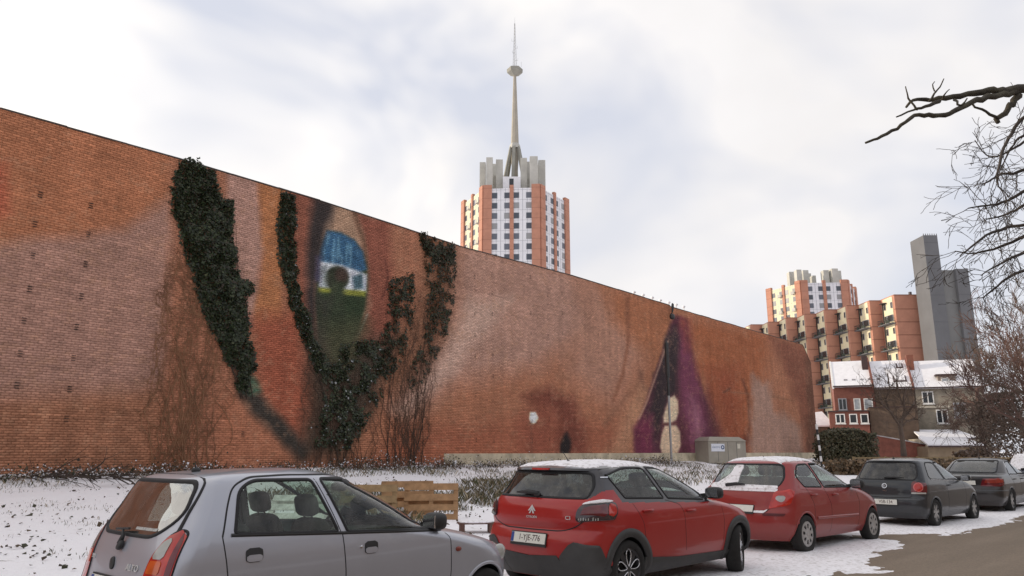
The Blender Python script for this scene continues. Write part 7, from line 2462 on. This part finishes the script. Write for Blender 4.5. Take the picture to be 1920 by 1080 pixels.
# badge of two chevrons, lettering, wiper
chv = MB()
for dz, w_, t_ in ((.028, .058, .017), (.0, .040, .015)):
    P = [(-w_, dz - .045), (-w_ + .02, dz - .045), (0, dz - .005), (w_ - .02, dz - .045), (w_, dz - .045), (0, dz + .022)]
    chv.prism(P[::1], 0, .006)
co = chv.build('emblem', badge_m, red1); co.matrix_local = frame_rear(sc, 0, .955, .002)
text_ob('CITROËN', .034, red1, frame_rear(sc, 0, .872, .003), badge_m, .002, sx=1.15)
text_ob('C3', .058, red1, frame_rear(sc, -.52, .885, .003), badge_m, .003)
number_plate(red1, sc, 0, .645, '1-YJE-776', size=.082)
Mw = frame_rear(sc, -.02, 1.10, .025)
wp = MB(); wp.blob((.0, .005, 0), (.05, .026, .02), .7, 10, 6); wp.tube([(.02, .01, .01), (-.15, .026, .016), (-.33, .015, .01)], [.026, .028, .008], 8)
wo = wp.build('wiper', black_pl, red1, smooth=True); wo.matrix_local = Mw
for y in (-.38, .38): seat(red1, 1.95, y, fabric, zs=.5, w=.25)
for y in (-.38, .38): seat(red1, 1.15, y, fabric, zs=.52, w=.30)
db = MB(); db.blob((2.75, 0, .88), (.30, .72, .12), .5, 18, 8); db.build('dashboard', cabin_m, red1, smooth=True)
antenna(red1, sc, .72, .16, -.75)
roof_snow_sheet(c3_loc, c3_rz, sc, .33, 1.95, .60, .022, 'white snow lying on the black roof of the red crossover')
tlp = []
for sg in (-1,):
    o = patch(sc, 'wrap', rpoly([(.66, 1.018), (1.06, 1.045), (.98, 1.068), (.86, 1.07), (.70, 1.045)], .02), .030, 'snow', snow_mat, None, 6, 12, .03, sg)
    o.location = c3_loc; o.rotation_euler = (0, 0, c3_rz); o['kind'] = 'stuff'; tag(o, 'small ridge of snow on the red crossover right tail lamp', 'snow')

# ------------------------------------------------------------------ second red hatch
cl_loc, cl_rz = (3.72, 12.80, 0.0), math.radians(42.8)
red2 = thing('red_hatchback', 'dark red rounded hatchback with pale wheel covers and snow on rear window', 'car', cl_loc, cl_rz, 'cars parked along the street')
sl_ = Shell(
    rear=[(.20, .16), (.34, .05), (.50, .0), (.62, .01), (.72, .05), (.85, .075), (.98, .12), (1.04, .17), (1.2, .30), (1.36, .42), (1.42, .48), (1.455, .60), (1.478, .85), (1.490, 1.2), (1.494, 1.4)],
    front=[(.20, 3.86), (.36, 3.97), (.52, 3.985), (.66, 3.94), (.76, 3.82), (.86, 3.56), (.93, 3.26), (.98, 3.0), (1.02, 2.85), (1.12, 2.64), (1.24, 2.38), (1.36, 2.10), (1.42, 1.90), (1.455, 1.74), (1.478, 1.60), (1.490, 1.5), (1.494, 1.42)],
    hw=[(.20, .74), (.34, .82), (.52, .852), (.72, .86), (.86, .85), (.98, .825), (1.06, .79), (1.2, .73), (1.34, .665), (1.41, .62), (1.45, .53), (1.475, .40), (1.49, .2), (1.494, .02)],
    Rr=.45, Rf=.75, nr=2.8, nf=2.6, plan=.04)
red_paint2 = car_paint('dark_red_paint', (0.29, 0.012, 0.010), rough=.34, dirt=.2, coat=.45)
lw_r = rpoly([(.66, 1.20), (.78, 1.04), (1.36, 1.02), (1.22, 1.39), (.86, 1.385)], [.05, .03, .03, .03, .12])
lw_f = rpoly([(1.44, 1.015), (2.52, .99), (2.30, 1.20), (2.02, 1.37), (1.85, 1.40), (1.30, 1.395)], [.02, .03, .2, .1, .1, .03])
lw_t = rpoly([(-.60, 1.04), (.60, 1.04), (.63, 1.16), (.55, 1.39), (-.55, 1.39), (-.63, 1.16)], [.06, .06, .1, .08, .08, .1])
lw_w = rpoly([(-.72, 1.06), (.72, 1.06), (.56, 1.39), (-.56, 1.39)], .06)
LWH = ((.68, .30, .335), (3.255, .30, .335))
body_mesh(red2, sl_, .016, LWH, [('side', lw_r), ('side', lw_f), ('rear', lw_t), ('front', lw_w)],
          [('door#r', 'side', [(.74, 1.0), (.95, .75), (1.0, .30), (1.55, .28), (1.58, .7), (1.40, 1.0)]), ('door#f', 'side', [(1.40, 1.0), (1.58, .7), (1.55, .28), (2.62, .26), (2.70, .7), (2.60, .97)]),
           ('tailgate', 'rear', [(-.48, .63), (.48, .63), (.56, .80), (.66, 1.1), (.58, 1.42), (-.58, 1.42), (-.66, 1.1), (-.56, .80)]), ('bumper', 'fn', lambda x, y, z: (z < .62) & (x < .45))], {'body': red_paint2})
for sg in (-1, 1):
    window(red2, sl_, 'side', lw_r, glass_clear, .016, sg); window(red2, sl_, 'side', lw_f, glass_clear, .016, sg)
    for ln in ([(.80, 1.02), (.96, .76), (1.0, .32)], [(1.40, 1.0), (1.57, .72), (1.56, .28)], [(2.58, .98), (2.70, .72), (2.64, .28)]): band(sl_, 'side', ln, .001, .008, 'door_seam', seam_m, red2, sg=sg, crown=.0004)
    band(sl_, 'side', [(1.05, .53), (1.8, .52), (2.62, .50)], .006, .045, 'side_moulding', red_paint2, red2, sg=sg, crown=.008)
    band(sl_, 'side', [(1.30, 1.44), (1.75, 1.44), (2.1, 1.37), (2.55, 1.03)], .001, .012, 'drip_rail', seam_m, red2, sg=sg, crown=.001)
    for hx, hz2 in ((.99, .90), (1.74, .88)): bar_handle(red2, sl_, hx, hz2, red_paint2, sg, .18)
    mirror(red2, sl_, 2.42, 1.0, black_pl, sg, .17, (.08, .12, .085))
    tl = rpoly([(.50, .70), (.84, .76), (.93, .98), (.84, 1.01), (.58, .97)], [.02, .06, .05, .05, .03])
    L1 = patch(sl_, 'wrap', tl, .010, 'tail_lamp', red_lens, red2, 10, 12, .02, sg)
    patch(sl_, 'wrap', rpoly([(.60, .86), (.66, .81), (.73, .81), (.76, .88), (.74, .905), (.62, .905)], .025), .015, 'reversing_lens', clear_lens, L1, 6, 8, .006, sg)
    patch(sl_, 'wrap', rpoly([(.42, .595), (.75, .595), (.78, .635), (.42, .635)], .01), .008, 'bumper_insert', mat('dark_red_strip', (.10, .012, .014), .4), red2, 4, 12, .01, sg)
window(red2, sl_, 'rear', lw_t, glass_mid, .016); window(red2, sl_, 'front', lw_w, glass_mid, .016)
for (wx, wr, Ra) in LWH: arch_ring(red2, sl_, wx, wr, Ra - .006, Ra + .02, red_paint2, .006, 'arch_lip')
stand_wheels(red2, (.68, 3.255), .845, .30, 'cover', .185)
band(sl_, 'rear', [(-.56, .80), (-.50, .68), (-.44, .64), (0, .63), (.44, .64), (.50, .68), (.56, .80)], .001, .012, 'gate_seam', seam_m, red2, crown=.0005)
number_plate(red2, sl_, 0, .69, '', w=.52, h=.11)
wp = MB(); wp.tube([(.0, 0, .01), (.2, .03, .02), (.36, .03, .01)], [.03, .026, .012], 8); wo = wp.build('wiper', black_pl, red2, smooth=True); wo.matrix_local = frame_rear(sl_, .28, 1.03, .02)
for y in (-.37, .37): seat(red2, 1.95, y, fabric, zs=.5, w=.24)
for y in (-.35, .35): seat(red2, 1.15, y, fabric, zs=.52, w=.3)
db = MB(); db.blob((2.72, 0, .86), (.28, .7, .12), .5, 18, 8); db.build('dashboard', cabin_m, red2, smooth=True)
antenna(red2, sl_, .95, .05, -.3)
roof_snow_sheet(cl_loc, cl_rz, sl_, .56, 2.0, .56, .03, 'white snow lying on the roof of the dark red hatchback')


def stuck_snow(sh, loc, rz, fn, poly, off, label, sg=-1, nb=8, na=14):
    o = patch(sh, fn, poly, off, 'snow', snow_mat, None, nb, na, .03, sg)
    o.location = loc; o.rotation_euler = (0, 0, rz); o['kind'] = 'stuff'; tag(o, label, 'snow')
    return o


stuck_snow(sl_, cl_loc, cl_rz, 'rear', rpoly([(.08, 1.06), (.56, 1.06), (.42, 1.12), (.27, 1.24), (.25, 1.375), (.06, 1.375), (.10, 1.22)], [.04, .03, .08, .1, .03, .03, .1]), .012, 'upright band of snow stuck on the dark red hatchback rear window')
stuck_snow(sl_, cl_loc, cl_rz, 'rear', rpoly([(-.60, 1.0), (.64, 1.0), (.62, 1.07), (.3, 1.085), (-.1, 1.055), (-.6, 1.05)], .03), .020, 'line of snow along the foot of the dark red hatchback rear window', na=24)
stuck_snow(sl_, cl_loc, cl_rz, 'rear', rpoly([(-.60, .965), (.60, .965), (.62, 1.005), (-.62, 1.005)], .015), .012, 'thin snow rim on the dark red hatchback tailgate edge', na=24, nb=4)
stuck_snow(sl_, cl_loc, cl_rz, 'wrap', rpoly([(.0, .635), (.44, .635), (.50, .69), (.475, .69), (.43, .66), (.0, .66)], .01), .012, 'streak of snow on the dark red hatchback bumper ledge', nb=4)

# ------------------------------------------------------------------ dark grey hatch
po_loc, po_rz = (8.25, 17.15, 0.0), math.radians(42)
grey = thing('grey_hatchback', 'dark grey hatchback with round tail lamps and a white plate', 'car', po_loc, po_rz, 'cars parked along the street')
sp2 = Shell(
    rear=[(.18, .15), (.32, .04), (.48, .0), (.58, .01), (.66, .045), (.82, .06), (.95, .10), (1.0, .14), (1.18, .27), (1.33, .37), (1.40, .42), (1.43, .55), (1.452, .85), (1.462, 1.2), (1.466, 1.4)],
    front=[(.18, 3.80), (.34, 3.89), (.50, 3.90), (.64, 3.86), (.74, 3.72), (.84, 3.44), (.90, 3.16), (.95, 2.90), (.99, 2.75), (1.1, 2.54), (1.22, 2.30), (1.34, 2.02), (1.40, 1.84), (1.43, 1.70), (1.452, 1.58), (1.462, 1.5), (1.466, 1.42)],
    hw=[(.18, .72), (.32, .795), (.5, .822), (.72, .826), (.85, .818), (.96, .79), (1.06, .75), (1.2, .69), (1.32, .635), (1.39, .59), (1.425, .52), (1.45, .38), (1.462, .18), (1.466, .02)],
    Rr=.36, Rf=.7, nr=3.2, nf=2.7, plan=.035)
grey_paint = car_paint('dark_grey_paint', (0.024, 0.028, 0.034), flake=.3, rough=.34, dirt=.12, coat=.5)
pw_r = rpoly([(.62, 1.06), (.70, 1.01), (1.42, .985), (1.24, 1.355), (.80, 1.36)], [.04, .03, .03, .03, .12])
pw_f = rpoly([(1.50, .985), (2.44, .955), (2.22, 1.16), (1.96, 1.33), (1.78, 1.365), (1.32, 1.36)], [.02, .03, .2, .1, .1, .03])
pw_t = rpoly([(-.60, 1.0), (.60, 1.0), (.62, 1.1), (.54, 1.36), (-.54, 1.36), (-.62, 1.1)], [.05, .05, .1, .06, .06, .1])
pw_w = rpoly([(-.68, 1.03), (.68, 1.03), (.53, 1.36), (-.53, 1.36)], .06)
PWH = ((.70, .295, .33), (3.16, .295, .33))
body_mesh(grey, sp2, .018, PWH, [('side', pw_r), ('side', pw_f), ('rear', pw_t), ('front', pw_w)],
          [('door#f', 'side', [(1.42, .97), (1.45, .30), (2.55, .28), (2.62, .7), (2.52, .94)]), ('tailgate', 'rear', [(-.55, .62), (.55, .62), (.56, .95), (.64, 1.05), (.56, 1.39), (-.56, 1.39), (-.64, 1.05), (-.56, .95)]), ('bumper', 'fn', lambda x, y, z: (z < .60) & (x < .4))], {'body': grey_paint})
for sg in (-1, 1):
    window(grey, sp2, 'side', pw_r, glass_dark, .016, sg); window(grey, sp2, 'side', pw_f, glass_mid, .016, sg)
    band(sp2, 'side', [(.66, 1.0), (1.45, .97), (2.45, .942)], .004, .014, 'waist_strip', chrome if sg < 0 else black_pl, grey, sg=sg)
    for ln in ([(1.43, .96), (1.46, .6), (1.45, .30)], [(2.50, .94), (2.62, .7), (2.56, .3)]): band(sp2, 'side', ln, .001, .008, 'door_seam', seam_m, grey, sg=sg, crown=.0004)
    bar_handle(grey, sp2, 1.60, .86, grey_paint, sg, .18)
    mirror(grey, sp2, 2.36, .96, grey_paint, sg, .16, (.08, .11, .075))
    tl = rpoly([(.54, .70), (.86, .70), (.90, .85), (.86, .955), (.56, .965)], [.02, .03, .06, .04, .03])
    L1 = patch(sp2, 'wrap', tl, .008, 'tail_lamp', red_dark, grey, 10, 12, .02, sg)
    th = np.linspace(0, 2 * math.pi, 22)[:-1]
    patch(sp2, 'wrap', [(.685 + .098 * math.cos(t), .845 + .098 * math.sin(t)) for t in th], .013, 'lamp_ring', mat('pale_red_lens', (.62, .15, .14), .2), L1, 12, 12, .006, sg)
    patch(sp2, 'wrap', [(.685 + .078 * math.cos(t), .845 + .078 * math.sin(t)) for t in th], .018, 'lamp_lens', red_lens, L1, 12, 12, .006, sg)
    patch(sp2, 'wrap', rpoly([(.545, .705), (.84, .705), (.84, .738), (.545, .738)], .008), .014, 'reversing_lens', clear_lens, L1, 4, 10, .006, sg)
window(grey, sp2, 'rear', pw_t, glass_dark, .016); window(grey, sp2, 'front', pw_w, glass_mid, .016)
for (wx, wr, Ra) in PWH: arch_ring(grey, sp2, wx, wr, Ra - .006, Ra + .02, grey_paint, .006, 'arch_lip')
stand_wheels(grey, (.70, 3.16), .812, .295, 'multi', .18)
for zz_ in (.615,): band(sp2, 'rear', [(-.55, .67), (-.52, .63), (0, zz_), (.52, .63), (.55, .67)], .001, .014, 'gate_seam', seam_m, grey, crown=.0005)
band(sp2, 'rear', [(-.70, .585), (0, .58), (.70, .585)], .003, .03, 'bumper_strip', mat('grey_strip', (.075, .08, .085), .4), grey, crown=.006)
em = MB(); em.lathe([(.042, -.004), (.055, -.004), (.055, .006), (.042, .006)], 24, 'z', closed=True)
for pp in ([(-.034, .026), (-.012, -.030), (0, .0)], [(.034, .026), (.012, -.030), (0, .0)], [(-.018, .034), (0, -.002), (.018, .034)]): em.tube([(a, b, .002) for a, b in pp], .006, 5)
eo = em.build('emblem', chrome, grey); eo.matrix_local = frame_rear(sp2, 0, .86, .006)
text_ob('POLO', .030, grey, frame_rear(sp2, 0, .755, .003), chrome, .002)
number_plate(grey, sp2, 0, .52, 'VSB-134', size=.085)
wp = MB(); wp.blob((0, 0, 0), (.03, .025, .02), .8, 10, 6); wp.tube([(0, 0, .01), (.2, .012, .014), (.40, .006, .01)], [.022, .02, .008], 8); wo = wp.build('wiper', black_pl, grey, smooth=True); wo.matrix_local = frame_rear(sp2, .0, 1.02, .02)
for y in (-.36, .36): seat(grey, 1.9, y, fabric, zs=.48, w=.24)
for y in (-.34, .34): seat(grey, 1.12, y, fabric, zs=.5, w=.28)
db = MB(); db.blob((2.62, 0, .84), (.28, .66, .12), .5, 18, 8); db.build('dashboard', cabin_m, grey, smooth=True)
antenna(grey, sp2, .72, .06, -.4)
spm = MB(); ys = np.linspace(-.56, .56, 15)
for i in range(14):
    P0, P1 = [], []
    for yy, PP in ((ys[i], P0), (ys[i + 1], P1)):
        xb = float(sp2.rear_x(yy, 1.39)); c_ = (yy / .56) ** 2
        PP += [(xb - .06 + .06 * c_, yy, 1.392 - .012 * c_), (xb + .02, yy, 1.375), (xb + .2, yy, 1.39), (xb + .15, yy, float(sp2.top(np.array([xb + .15]), np.array([yy]))[0]) + .003), (xb - .04 + .05 * c_, yy, 1.41 - .012 * c_)]
    spm.loft(P0, P1, caps=(i in (0, 13)))
spm.build('spoiler', grey_paint, grey)

# ------------------------------------------------------------------ dark saloon
au_loc, au_rz = (12.35, 21.05, 0.0), math.radians(44)
sal = thing('dark_saloon', 'dark saloon car with wide red tail lamps, behind the grey hatchback', 'car', au_loc, au_rz, 'cars parked along the street')
sa2 = Shell(
    rear=[(.18, .16), (.34, .04), (.50, .0), (.62, .02), (.72, .05), (.86, .04), (.94, .05), (.965, .12), (.985, .35), (1.0, .62), (1.06, .74), (1.2, .98), (1.32, 1.22), (1.38, 1.40), (1.41, 1.60), (1.425, 1.85), (1.43, 2.0)],
    front=[(.18, 4.42), (.36, 4.53), (.52, 4.545), (.66, 4.50), (.76, 4.36), (.84, 4.05), (.90, 3.70), (.95, 3.40), (.985, 3.20), (1.0, 3.14), (1.1, 2.92), (1.22, 2.64), (1.33, 2.38), (1.38, 2.24), (1.41, 2.15), (1.425, 2.07), (1.43, 2.02)],
    hw=[(.18, .76), (.34, .85), (.52, .88), (.74, .883), (.88, .868), (.96, .845), (1.04, .80), (1.16, .735), (1.28, .67), (1.35, .625), (1.39, .55), (1.415, .38), (1.427, .18), (1.43, .02)],
    Rr=.40, Rf=.75, nr=3.2, nf=2.7, plan=.04)
sal_paint = car_paint('dark_brown_grey_paint', (0.024, 0.021, 0.022), flake=.3, rough=.33, dirt=.12, coat=.5)
aw_r = rpoly([(1.12, 1.0), (1.92, .99), (1.86, 1.325), (1.50, 1.32)], [.03, .02, .02, .12])
aw_f = rpoly([(2.0, .985), (3.02, .97), (2.72, 1.19), (2.42, 1.33), (1.93, 1.328)], [.02, .03, .2, .1, .02])
aw_t = rpoly([(-.60, 1.04), (.60, 1.04), (.54, 1.355), (-.54, 1.355)], .07)
aw_w = rpoly([(-.70, 1.03), (.70, 1.03), (.55, 1.35), (-.55, 1.35)], .06)
AWH = ((.98, .31, .345), (3.60, .31, .345))
body_mesh(sal, sa2, .02, AWH, [('side', aw_r), ('side', aw_f), ('rear', aw_t), ('front', aw_w)],
          [('door#r', 'side', [(1.06, .97), (1.30, .70), (1.36, .30), (1.98, .28), (1.98, .97)]), ('door#f', 'side', [(1.98, .97), (1.98, .28), (3.02, .26), (3.12, .7), (3.05, .95)]), ('boot_lid', 'fn', lambda x, y, z: (z > .93) & (z < .996) & (x < .8) & (np.abs(y) < .72)), ('bumper', 'fn', lambda x, y, z: (z < .64) & (x < .5))], {'body': sal_paint})
for sg in (-1, 1):
    window(sal, sa2, 'side', aw_r, glass_dark, .018, sg); window(sal, sa2, 'side', aw_f, glass_mid, .018, sg)
    band(sa2, 'side', [(1.10, .975), (2.0, .965), (3.05, .95)], .004, .014, 'waist_strip', chrome, sal, sg=sg)
    band(sa2, 'side', [(1.46, 1.31), (1.30, 1.16), (1.12, .99)], .004, .02, 'window_trim', chrome, sal, sg=sg)
    for ln in ([(1.10, .96), (1.32, .70), (1.36, .32)], [(1.97, .97), (1.98, .6), (1.98, .3)], [(3.05, .95), (3.12, .7), (3.04, .3)]): band(sa2, 'side', ln, .001, .009, 'door_seam', seam_m, sal, sg=sg, crown=.0004)
    for hx in (1.42, 2.22): bar_handle(sal, sa2, hx, .86, sal_paint, sg, .19)
    mirror(sal, sa2, 2.92, .97, sal_paint, sg, .17, (.08, .11, .07))
    tl = rpoly([(.36, .69), (.86, .69), (1.0, .76), (1.0, .90), (.80, .925), (.44, .90)], .03)
    L1 = patch(sa2, 'wrap', tl, .008, 'tail_lamp', red_dark, sal, 10, 14, .02, sg)
    patch(sa2, 'wrap', rpoly([(.46, .78), (.82, .78), (.95, .80), (.95, .875), (.80, .90), (.50, .88)], .03), .013, 'lamp_lens', lens('bright_red_lens%d' % (sg + 1), (.36, .04, .025)), L1, 8, 12, .006, sg)
    band(sa2, 'wrap', [(.0, .585), (.6, .585), (1.3, .585)], .004, .022, 'bumper_strip', chrome if sg > 5 else mat('grey_strip', None), sal, sg=sg)
window(sal, sa2, 'rear', aw_t, glass_mid, .02); window(sal, sa2, 'front', aw_w, glass_mid, .018)
for (wx, wr, Ra) in AWH: arch_ring(sal, sa2, wx, wr, Ra - .006, Ra + .02, sal_paint, .006, 'arch_lip')
stand_wheels(sal, (.98, 3.60), .868, .31, 'multi', .2)
number_plate(sal, sa2, 0, .78, '', w=.52, h=.11)
for y in (-.38, .38): seat(sal, 2.45, y, fabric, zs=.48, w=.25)
for y in (-.36, .36): seat(sal, 1.62, y, fabric, zs=.5, w=.3)
db = MB(); db.blob((3.15, 0, .86), (.28, .7, .12), .5, 18, 8); db.build('dashboard', cabin_m, sal, smooth=True)
antenna(sal, sa2, 1.66, .05, -.3)

# ------------------------------------------------------------------ snow-covered car at the edge of the frame (its skin as the dark red hatch)
la_loc, la_rz = (16.6, 24.6, 0.0), math.radians(45)
last = copy_tree(red2)
last.name = 'snowy_hatchback'
last.location = la_loc; last.rotation_euler = (0, 0, la_rz)
last['label'] = 'car under a thick white cap of snow, cut off by the right picture edge'
pale_paint = car_paint('dark_blue_paint', (0.05, 0.055, 0.075), flake=.3, rough=.35, dirt=.3)
for ch in last.children_recursive:
    if ch.type == 'MESH' and ch.data.materials and ch.data.materials[0] == red_paint2:
        ch.data = ch.data.copy(); ch.data.materials[0] = pale_paint
roof_snow_sheet(la_loc, la_rz, sl_, .45, 2.3, .62, .06, 'thick snow cap on the roof of the last car at the right edge', edge=.07)
stuck_snow(sl_, la_loc, la_rz, 'rear', rpoly([(-.62, 1.03), (.62, 1.03), (.58, 1.40), (-.58, 1.40)], .05), .02, 'snow covering the rear window of the last car at the right edge', nb=12, na=20)
